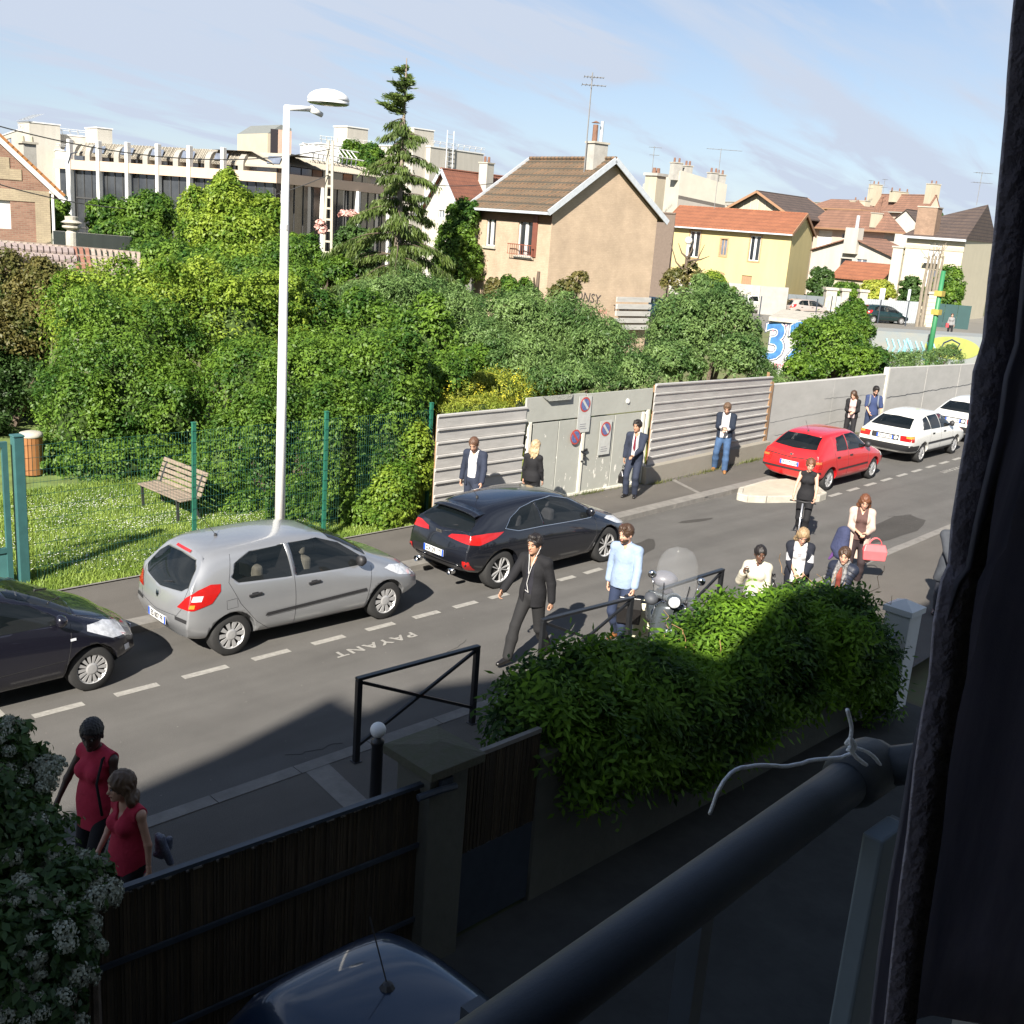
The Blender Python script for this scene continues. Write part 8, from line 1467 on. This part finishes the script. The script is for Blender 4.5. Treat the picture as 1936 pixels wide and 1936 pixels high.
def park_bushes():
    d = Dg(220, 925)
    b = lambda *a: blob(*a)
    plant('leafy_bush', 'big bright green bush bulging over the lawn behind the park bench', 'bush', [b(225, 770, d+2, 120, 140), b(150, 800, d+1.2, 70, 90), b(320, 790, d+1.8, 90, 100), b(230, 880, d+1.0, 110, 50), b(120, 880, d+.9, 55, 45), b(330, 890, d+1.2, 70, 45), b(245, 670, d+2.6, 140, 110)], 42000, .085, L_MID, clumps=60)
    plant('leafy_bush', 'sunlit bush rising behind the tall white lamp post and the lawn', 'bush', [b(200, 600, d+4, 110, 90), b(330, 600, d+4.2, 120, 90), b(440, 620, d+4.5, 110, 90), b(510, 600, d+5.5, 90, 80)], 30000, .095, L_LIGHT, clumps=60)
    plant('leafy_bush', 'dusky reddish green bush at the edge above the park gate', 'bush', [b(20, 560, d+6, 110, 75), b(100, 570, d+5.5, 70, 65), b(10, 650, d+5, 60, 70), b(60, 620, d+5, 60, 60)], 20000, .10, L_RED, clumps=60)
    plant('leafy_bush', 'bush whose dark leaves stand in for the shaded gap behind the litter bin', 'bush', [b(-40, 740, d+4.5, 90, 90), b(50, 740, d+4.8, 50, 60), b(-30, 830, d+3.5, 60, 45)], 14000, .10, L_DARK)  # dark leaf colour stands in for the shade under the trees
    f = Dg(600, 1000)
    plant('fence_hedge', 'dense climbing hedge pressed against the green mesh fence', 'hedge', [b(430, 880, f+1.1, 55, 95, 50), b(520, 850, f+1.0, 80, 130, 55), b(560, 960, f+.55, 60, 55, 35), b(650, 870, f+.8, 80, 130, 55), b(465, 970, f+.7, 55, 40, 35), b(740, 850, f+1.0, 70, 120, 50), b(640, 970, f+.5, 60, 45, 30), b(405, 950, f+1.0, 40, 50, 30), b(690, 975, f+.45, 50, 40, 28)], 48000, .075, L_MID, clumps=60)
    plant('fence_hedge', 'brighter leafy end of the hedge beside the corrugated hoarding', 'hedge', [b(745, 945, f+.5, 45, 65, 30), b(780, 880, f+1.0, 32, 80, 35), b(725, 985, f+.25, 40, 30, 25)], 14000, .08, L_LIGHT, clumps=60)
    plant('leafy_bush', 'mixed green bush above the hedge behind the lamp post', 'bush', [b(480, 730, f+3.5, 90, 90), b(600, 720, f+3.6, 100, 90), b(720, 720, f+3.5, 90, 90), b(640, 790, f+2.6, 110, 70)], 30000, .09, L_MID, clumps=60)
    plant('leafy_bush', 'dark green bush between the lamp post and the grey-green shrubs', 'bush', [b(590, 630, f+8, 80, 65), b(700, 640, f+8, 80, 70), b(800, 660, f+7, 70, 80)], 20000, .11, L_MID, clumps=60)
park_bushes()
def lot_bushes():
    b = blob
    plant('grey_green_shrub', 'silvery grey-green shrub below the conifer', 'shrub', [b(690, 570, 32, 60, 35), b(770, 580, 32, 90, 60), b(860, 610, 31, 60, 60)], 20000, .11, L_GREY, droop=.6, aspect=.3, clumps=70)
    plant('grey_green_shrub', 'large silvery shrub mass in front of the tan brick house', 'shrub', [b(960, 620, 29, 70, 65), b(1060, 640, 29, 90, 75), b(1140, 680, 28, 80, 65), b(1200, 710, 27, 45, 40), b(1000, 690, 27, 80, 50), b(920, 670, 28, 60, 60), b(1090, 720, 26, 100, 32)], 52000, .10, L_GREY, droop=.6, aspect=.3, clumps=80)
    plant('leafy_bush', 'green undergrowth between the yellow flowers and the silvery shrubs', 'bush', [b(850, 720, 26, 60, 45), b(790, 730, 25, 40, 50), b(900, 700, 27, 60, 40)], 12000, .10, L_MID)
    plant('grey_green_shrub', 'rounded green shrub in front of the yellow house', 'shrub', [b(1300, 630, 38, 75, 75), b(1370, 620, 38, 55, 65), b(1270, 690, 36, 70, 40), b(1400, 680, 36, 50, 45), b(1340, 570, 40, 40, 40)], 34000, .13, L_GREY, clumps=70, aspect=.35)
    plant('leafy_bush', 'pointed green bush to the right of the hut painted 32', 'bush', [b(1570, 660, 40, 75, 55), b(1600, 630, 41, 45, 45), b(1520, 700, 38, 50, 25), b(1630, 690, 39, 50, 35), b(1607, 600, 42, 22, 30)], 26000, .12, L_MID, clumps=70)
    plant('weeds', 'loose weeds along the top of the panel wall', 'weeds', [b(1690, 690, 42, 40, 22), b(1740, 685, 43, 45, 20), b(1790, 680, 44, 35, 22)], 9000, .10, L_GREY, inner=False, aspect=.25, clumps=60)
    plant('weeds', 'weeds in front of the hut painted 32', 'weeds', [b(1440, 705, 40, 35, 22), b(1490, 716, 38, 45, 12)], 5000, .10, L_GREY, inner=False, aspect=.25)
    r = plant('flowering_mound', 'mound of yellow flowering weeds just behind the metal gate', 'weeds', [b(870, 748, 26, 80, 32, 50), b(950, 738, 26.3, 75, 35, 50), b(1020, 745, 26.5, 50, 22, 40), b(900, 775, 25, 90, 18, 30), b(930, 720, 28, 60, 25, 40)], 26000, .085, L_YEL, stem=False, aspect=.2, droop=-.6)
    V = leaves([b(880, 742, 25.8, 80, 30, 50), b(950, 732, 26.1, 70, 33, 50), b(1010, 742, 26.3, 45, 22, 40)], 1900, .03, shell=(.95, 1.1), aspect=.9, up=1., seed=91); npmesh('yellow_flowers', V-np.array(r.location), 4, M('yellow_petal', (.50, .45, .03), .6, .1), r)
    x = lambda x, y: 0*x
    tag(blades('lot_grass', 26000, (13.8, 24), (16.4, 24), .4, L_YEL, x, .015, .3), 'rough dry grass on the vacant lot behind the hoarding', 'grass')
    for px, py, D, h, lab in ((960, 560, 42, 60, 'thin upright shrub against the tan house front'), (932, 555, 42, 45, 'small upright shrub at the corner of the tan house'), (990, 560, 43, 50, 'twiggy shrub below the flower box window')): plant('upright_shrub', lab, 'shrub', [b(px, py-h*.2, D, 14, h*.45), b(px+6, py, D, 18, h*.4)], 2600, .12, L_RED if px == 932 else L_MID, inner=False)
    plant('sapling', 'sparse sapling leaning in front of the blank gable wall', 'tree', [b(1075, 545, 40, 28, 16), b(1095, 525, 40, 18, 12), b(1060, 555, 40, 24, 16)], 2200, .11, L_RED, inner=False)
    r = thing('bare_tree', 'dead forked trunk in front of the tan house corner', 'tree', (*at(1010, 560, D=41)[:2], 0)); m = MB(); z = zfor(r.location[:2], 513); m.tube([(0, 0, 0), (.1, 0, z*.7), (.15, 0, z)], [.14, .1, .06], 7); m.tube([(.1, 0, z*.72), (-.4, -.3, z*.95)], [.06, .03], 5); m.build('trunk', BARK, r)
    r = thing('bare_tree', 'bare branching tree in front of the yellow house window', 'tree', (*at(1291, 560, D=70)[:2], 0)); m = MB(); z = zfor(r.location[:2], 470); c = Vector((cr_[0], cr_[1], 0)); m.tube([(0, 0, 0), (.05, 0, z*.6), (.1, .1, z*.9)], [.2, .15, .1], 7)
    for dx, zz, dz in ((-1.2, .7, 1.8), (1.0, .75, 1.6), (-1.6, .62, .3), (1.2, .65, .6), (.3, .9, 1.0), (-.7, .88, .9), (1.4, .85, .4)): a = Vector((.06, 0, z*zz)); m.tube([a, a+c*dx*.6+Vector((0, 0, dz*.35)), a+c*dx+Vector((0, 0, dz))], [.08, .05, .02], 5)
    m.build('trunk', BARK, r); B = [blob(1275, 535, 70, 25, 26), blob(1305, 520, 70, 20, 22)]; V = leaves(B, 4000, .2, seed=77); npmesh('crown', V-np.array(r.location), 4, L_RED, r)
    plant('leafy_bush', 'yellow-green bush below the middle window of the yellow house', 'bush', [b(1345, 540, 72, 28, 22), b(1365, 555, 70, 22, 20)], 6000, .2, L_LIGHT)
    for px, py, D, rx, ry, mt, lab in ((1551, 532, 97, 20, 26, L_DARK, 'cone-shaped dark bush at the right end of the yellow house'), (1660, 547, 97, 36, 15, L_YEL, 'yellow-green hedge above the long white board fence'), (1720, 548, 98, 18, 22, L_DARK, 'dark bush beside the bare pollarded trunks'), (1795, 540, 96, 18, 34, L_MID, 'slender bush in front of the cream house'), (1600, 548, 99, 30, 12, L_MID, 'low green hedge below the small orange roof'), (1766, 552, 99, 18, 14, L_MID, 'small hedge behind the green pole')): plant('garden_bush', lab, 'bush', [b(px, py, D, rx, ry), b(px+rx*.3, py+ry*.5, D-.5, rx*.8, ry*.7), b(px-rx*.2, py+ry*1.1, D-.3, rx*.9, ry*.8)], 6000, .26, mt)
    plant('distant_trees', 'distant tree crowns showing between the far roofs', 'trees', [b(1757, 403, 240, 14, 8), b(1772, 408, 240, 14, 6)], 1500, .7, L_DARK)['kind'] = 'stuff'
lot_bushes()
def trees():
    b = blob
    plant('leafy_tree', 'tall pale green tree in front of the office building', 'tree', [b(430, 395, 40, 42, 50), b(395, 450, 40, 60, 45), b(465, 450, 40, 60, 50), b(500, 410, 40.5, 30, 40), b(430, 350, 40, 20, 28), b(370, 400, 41, 30, 40), b(440, 510, 39.5, 100, 45)], 36000, .15, L_LIGHT, clumps=90)
    plant('leafy_tree', 'darker green tree below the tall pale green one', 'tree', [b(310, 505, 37, 75, 45), b(380, 530, 36, 80, 45), b(480, 530, 36, 70, 40), b(540, 500, 37, 45, 45), b(560, 540, 36, 40, 40)], 26000, .13, L_MID, clumps=80)
    plant('leafy_tree', 'rounded green tree in front of the office piers behind the lean-to roof', 'tree', [b(215, 420, 46, 42, 40), b(285, 410, 46, 48, 42), b(250, 450, 45, 70, 28)], 18000, .16, L_MID, clumps=80)
    plant('leafy_tree', 'small tree tucked beside the steep brick gable', 'tree', [b(108, 395, 52, 20, 28), b(112, 425, 52, 24, 22)], 7000, .18, L_MID)
    plant('leafy_tree', 'tree in front of the dark office glass left of the utility pole', 'tree', [b(575, 500, 48, 28, 50), b(600, 520, 48, 30, 40), b(640, 520, 47, 30, 30)], 12000, .15, L_MID)
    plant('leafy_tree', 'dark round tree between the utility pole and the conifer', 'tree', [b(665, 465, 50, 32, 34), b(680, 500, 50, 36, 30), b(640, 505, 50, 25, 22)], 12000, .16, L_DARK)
    plant('leafy_tree', 'leafy tree against the corner of the tan brick house', 'tree', [b(858, 470, 54, 26, 50), b(875, 420, 54, 22, 40), b(850, 520, 53, 36, 34), b(885, 500, 54, 16, 50)], 18000, .16, L_MID, clumps=70)
    plant('leafy_tree', 'pale tree tops behind the conifer in front of the white block', 'tree', [b(668, 300, 110, 22, 30), b(700, 300, 110, 22, 26), b(690, 330, 110, 30, 24)], 9000, .3, L_MID)
    V = leaves([b(607, 432, 47, 8, 16), b(660, 405, 47, 20, 5)], 500, .16, seed=5, aspect=.9); o = npmesh('pink_blossom', V, 4, M('pink_petal', (.55, .32, .28), .7)); tag(o, 'pale pink blossom hanging by the utility pole', 'blossom', kind='stuff')
    # drooping conifer
    base = at(748, 530, D=46); top = at(769, 110, D=46); r = thing('conifer_tree', 'tall ragged conifer with drooping branches standing above the bushes', 'tree', (base[0], base[1], 0)); H = top[2]; tx = Vector((top[0]-base[0], top[1]-base[1], 0)); g = np.random.default_rng(3)
    m = MB(); m.tube([(0, 0, 0), tuple(tx*.3+Vector((0, 0, H*.3))), tuple(tx*.7+Vector((0, 0, H*.7))), tuple(tx+Vector((0, 0, H)))], [.24, .18, .09, .02], 8); m.build('trunk', M('fir_bark', (.22, .18, .14), .95, .25, 4, .4), r)
    Q = []; bm_ = MB()
    for bi in range(125):
        t = .07+.91*(bi+g.random())/125; z = t*H; env = (1-t)**.85*3.9*(1+.25*math.sin(bi*.9)); L = max(.12, env*g.uniform(.35, 1.12)); a = g.uniform(0, 6.28)
        if .50 < t < .60: L *= .55
        if g.random() < .12: L *= 1.25
        c = tx*t+Vector((0, 0, z)); n = 9; up0 = .55 if t > .8 else g.uniform(.0, .35); dr = .1 if t > .8 else g.uniform(.3, .6); cv = g.normal()*.25; pts = []
        for k in range(n+1): s = k/n; aa = a+cv*s; pts.append(c+Vector((math.cos(aa)*L*s, math.sin(aa)*L*s, L*(up0*s-dr*s*s))))
        bm_.tube(pts, [.035*(1-k/(n+2)) for k in range(n+1)], 4, False)
        nl = int(190*L+30)
        for k in range(nl):
            s = g.random()**.6; q = pts[int(s*n)].lerp(pts[min(n, int(s*n)+1)], s*n % 1); w = .13*min(1, L); p = np.array(q)+np.array([g.normal()*w, g.normal()*w, -abs(g.normal())*.05]); ln = g.uniform(.10, .42)*(.5+.5*min(1, L)); dirv = np.array([math.cos(a)*.35+g.normal()*.35, math.sin(a)*.35+g.normal()*.35, -1.2 if t < .8 else .1]); dirv /= np.linalg.norm(dirv); sd = np.cross(dirv, [g.normal(), g.normal(), .2]); sd /= np.linalg.norm(sd)+1e-6
            Q.append([p, p+dirv*ln*.5+sd*.028, p+dirv*ln, p+dirv*ln*.5-sd*.028])
    bm_.build('branches', BARK, r)['kind'] = 'stuff'; npmesh('crown', np.array(Q), 4, L_FIR, r)
trees()
def wisteria():
    g = np.random.default_rng(21); base = np.array([9.5, 6.1, 0]); r = thing('wisteria_hedge', 'thick wisteria sprawling over the garden wall, sunlit only on top', 'climbing plant', tuple(base))
    P = []
    prof = [tuple(at(px, py, Y=6.25)[[0, 2]]) for px, py in ((950, 1325), (1010, 1262), (1100, 1222), (1190, 1222), (1285, 1215), (1330, 1172), (1400, 1132), (1500, 1118), (1575, 1115), (1640, 1150), (1690, 1235), (1710, 1300))]
    for x in np.arange(prof[0][0]+.45, 13.1, .3):
        zt = float(np.interp(x, [p[0] for p in prof], [p[1] for p in prof]))-.04+.04*math.sin(x*3.3); P.append((x, 6.2, zt-.5, .38, .5, .5))
        if x > 7.0: P.append((x, 5.74, zt-.72+.1*math.sin(x*2.3), .34, .24, .52)); P.append((x+.1, 5.70, zt-1.1+.12*math.sin(x*1.7+1), .26, .18, .34))
    for i in range(34):
        q = P[g.integers(len(P))]; a = g.uniform(0, 6.28)
        if q[0] < 10: continue
        P.append((q[0]+.3*math.cos(a), q[1]+.28*math.sin(a), q[2]+q[5]*.9*abs(math.sin(a*2))+.05, g.uniform(.1, .2), g.uniform(.1, .18), g.uniform(.08, .2)))
    B = np.array(P); n = 13500; V = leaves(P, n, .2, clumps=34, spread=.35, seed=44, up=.5); c = (V[:, 0]+V[:, 2])/2; ax = V[:, 2]-V[:, 0]; L = np.linalg.norm(ax, axis=1)[:, None]; ax = ax/L; s = np.cross(ax, np.cross(V[:, 1]-V[:, 3], ax)); s = V[:, 1]-V[:, 3]; s /= np.linalg.norm(s, axis=1)[:, None]; nr = np.cross(ax, s); out = []
    top = c[:, 2] > 1.5; L = .13+.10*g.random((n, 1))
    for k in range(5):
        t = (k/4.-.5)
        for sg in (-1, 1):
            if k == 4 and sg == 1: continue
            d = ax*.55+s*sg*(.85 if k < 4 else 0)+nr*.1*g.normal(size=(n, 1)); d /= np.linalg.norm(d, axis=1)[:, None]; p0 = c+ax*L*t*2.0-nr*.02*abs(t); ll = L*.52; w = np.cross(d, nr)*ll*.19; out.append(np.stack([p0, p0+d*ll*.45+w, p0+d*ll, p0+d*ll*.45-w], 1))
    V = np.concatenate(out).astype(np.float32)-base; npmesh('foliage', V, 4, LEAF('wisteria_leaf', (.012, .05, .006), (.17, .32, .022), .4, .65), r)
    core([(b[0]-base[0], b[1]-base[1], b[2], b[3], b[4]*.9, b[5]) for b in P], .72).build('dark_core', INNER, r, True)
    m = MB()
    for i in range(60):
        x = g.uniform(7, 13)-base[0]; y = 6.2-base[1]+g.normal()*.25; z = 1.72+g.normal()*.08; q = [Vector((x, y, z-.2))]
        for k in range(4): q.append(q[-1]+Vector((g.normal()*.08, g.normal()*.08, g.uniform(.02, .12))))
        m.tube(q, .004, 4)
    for i in range(6): x = 7+i-base[0]; m.tube([(x, -.2, -.1), (x+.3, -.25, .5), (x+.1, -.1, 1.3)], .035, 6)
    m.build('stems', M('wisteria_twig', (.30, .18, .08), .8, .2), r)['kind'] = 'stuff'
wisteria()
def snowball():
    g = np.random.default_rng(31); B = [blob(0, 1440, 7.4, 75, 75), blob(-10, 1560, 7.2, 110, 90), blob(20, 1640, 7.0, 120, 100), blob(110, 1690, 6.8, 95, 60), blob(20, 1780, 6.6, 140, 110), blob(110, 1800, 6.5, 70, 80), blob(-80, 1600, 7.0, 110, 180), blob(-60, 1900, 6.3, 150, 120), blob(75, 1465, 7.4, 42, 24), blob(175, 1685, 6.9, 45, 28), blob(60, 1920, 6.3, 90, 80)]
    base = np.array([2., 5., 0]); r = thing('flowering_shrub', 'shaded shrub crowded with domed whitish flower heads at the garden fence', 'shrub', tuple(base)); V = leaves(B, 16000, .075, clumps=60, seed=9)-base; npmesh('foliage', V, 4, L_DARK, r); core([(b[0]-base[0], b[1]-base[1], *b[2:]) for b in B], .8).build('dark_core', INNER, r, True)
    FM = M('white_floret', (.34, .36, .28), .9, .15, 30); ms = []
    for k in range(4):
        q = []; V = []
        for i in range(150):
            a = g.uniform(0, 6.28); e = math.asin(g.uniform(-.15, 1)); rr = .052*(1+.12*g.normal()); d = np.array([math.cos(e)*math.cos(a), math.cos(e)*math.sin(a), math.sin(e)*.75]); p = d*rr; n_ = d+g.normal(size=3)*.3; n_ /= np.linalg.norm(n_); t = np.cross(n_, g.normal(size=3)); t /= np.linalg.norm(t); s = np.cross(n_, t); w = .0095; V.append([p-t*w, p-s*w, p+t*w, p+s*w])
        o = npmesh('flower_head', np.array(V), 4, FM, r); ms.append(o.data); o.location = (0, 0, -50); bpy.data.objects.remove(o)
    n = 0
    for i in range(240):
        b = B[g.integers(len(B))]; d = g.normal(size=3); d /= np.linalg.norm(d); toward = (EYE-np.array(b[:3])); toward /= np.linalg.norm(toward)
        if d@toward < -.1 and d[2] < .4: d = -d
        p = np.array(b[:3])+d*np.array(b[3:])*g.uniform(.98, 1.07)-base; o = link('flower_head', ms[i % 4], None, r, tuple(p)); o.rotation_euler = Vector(d+np.array([0, 0, .8])).to_track_quat('Z', 'Y').to_euler(); s = g.uniform(.6, 1.25); o.scale = (s, s, s)
    m = MB()
    for b in B: m.tube([(.1, 0, -.1), ((b[0]-base[0])*.6, (b[1]-base[1])*.5, b[2]*.5), (b[0]-base[0], b[1]-base[1], b[2])], [.05, .035, .02], 6)
    m.build('stems', BARK, r)
snowball()
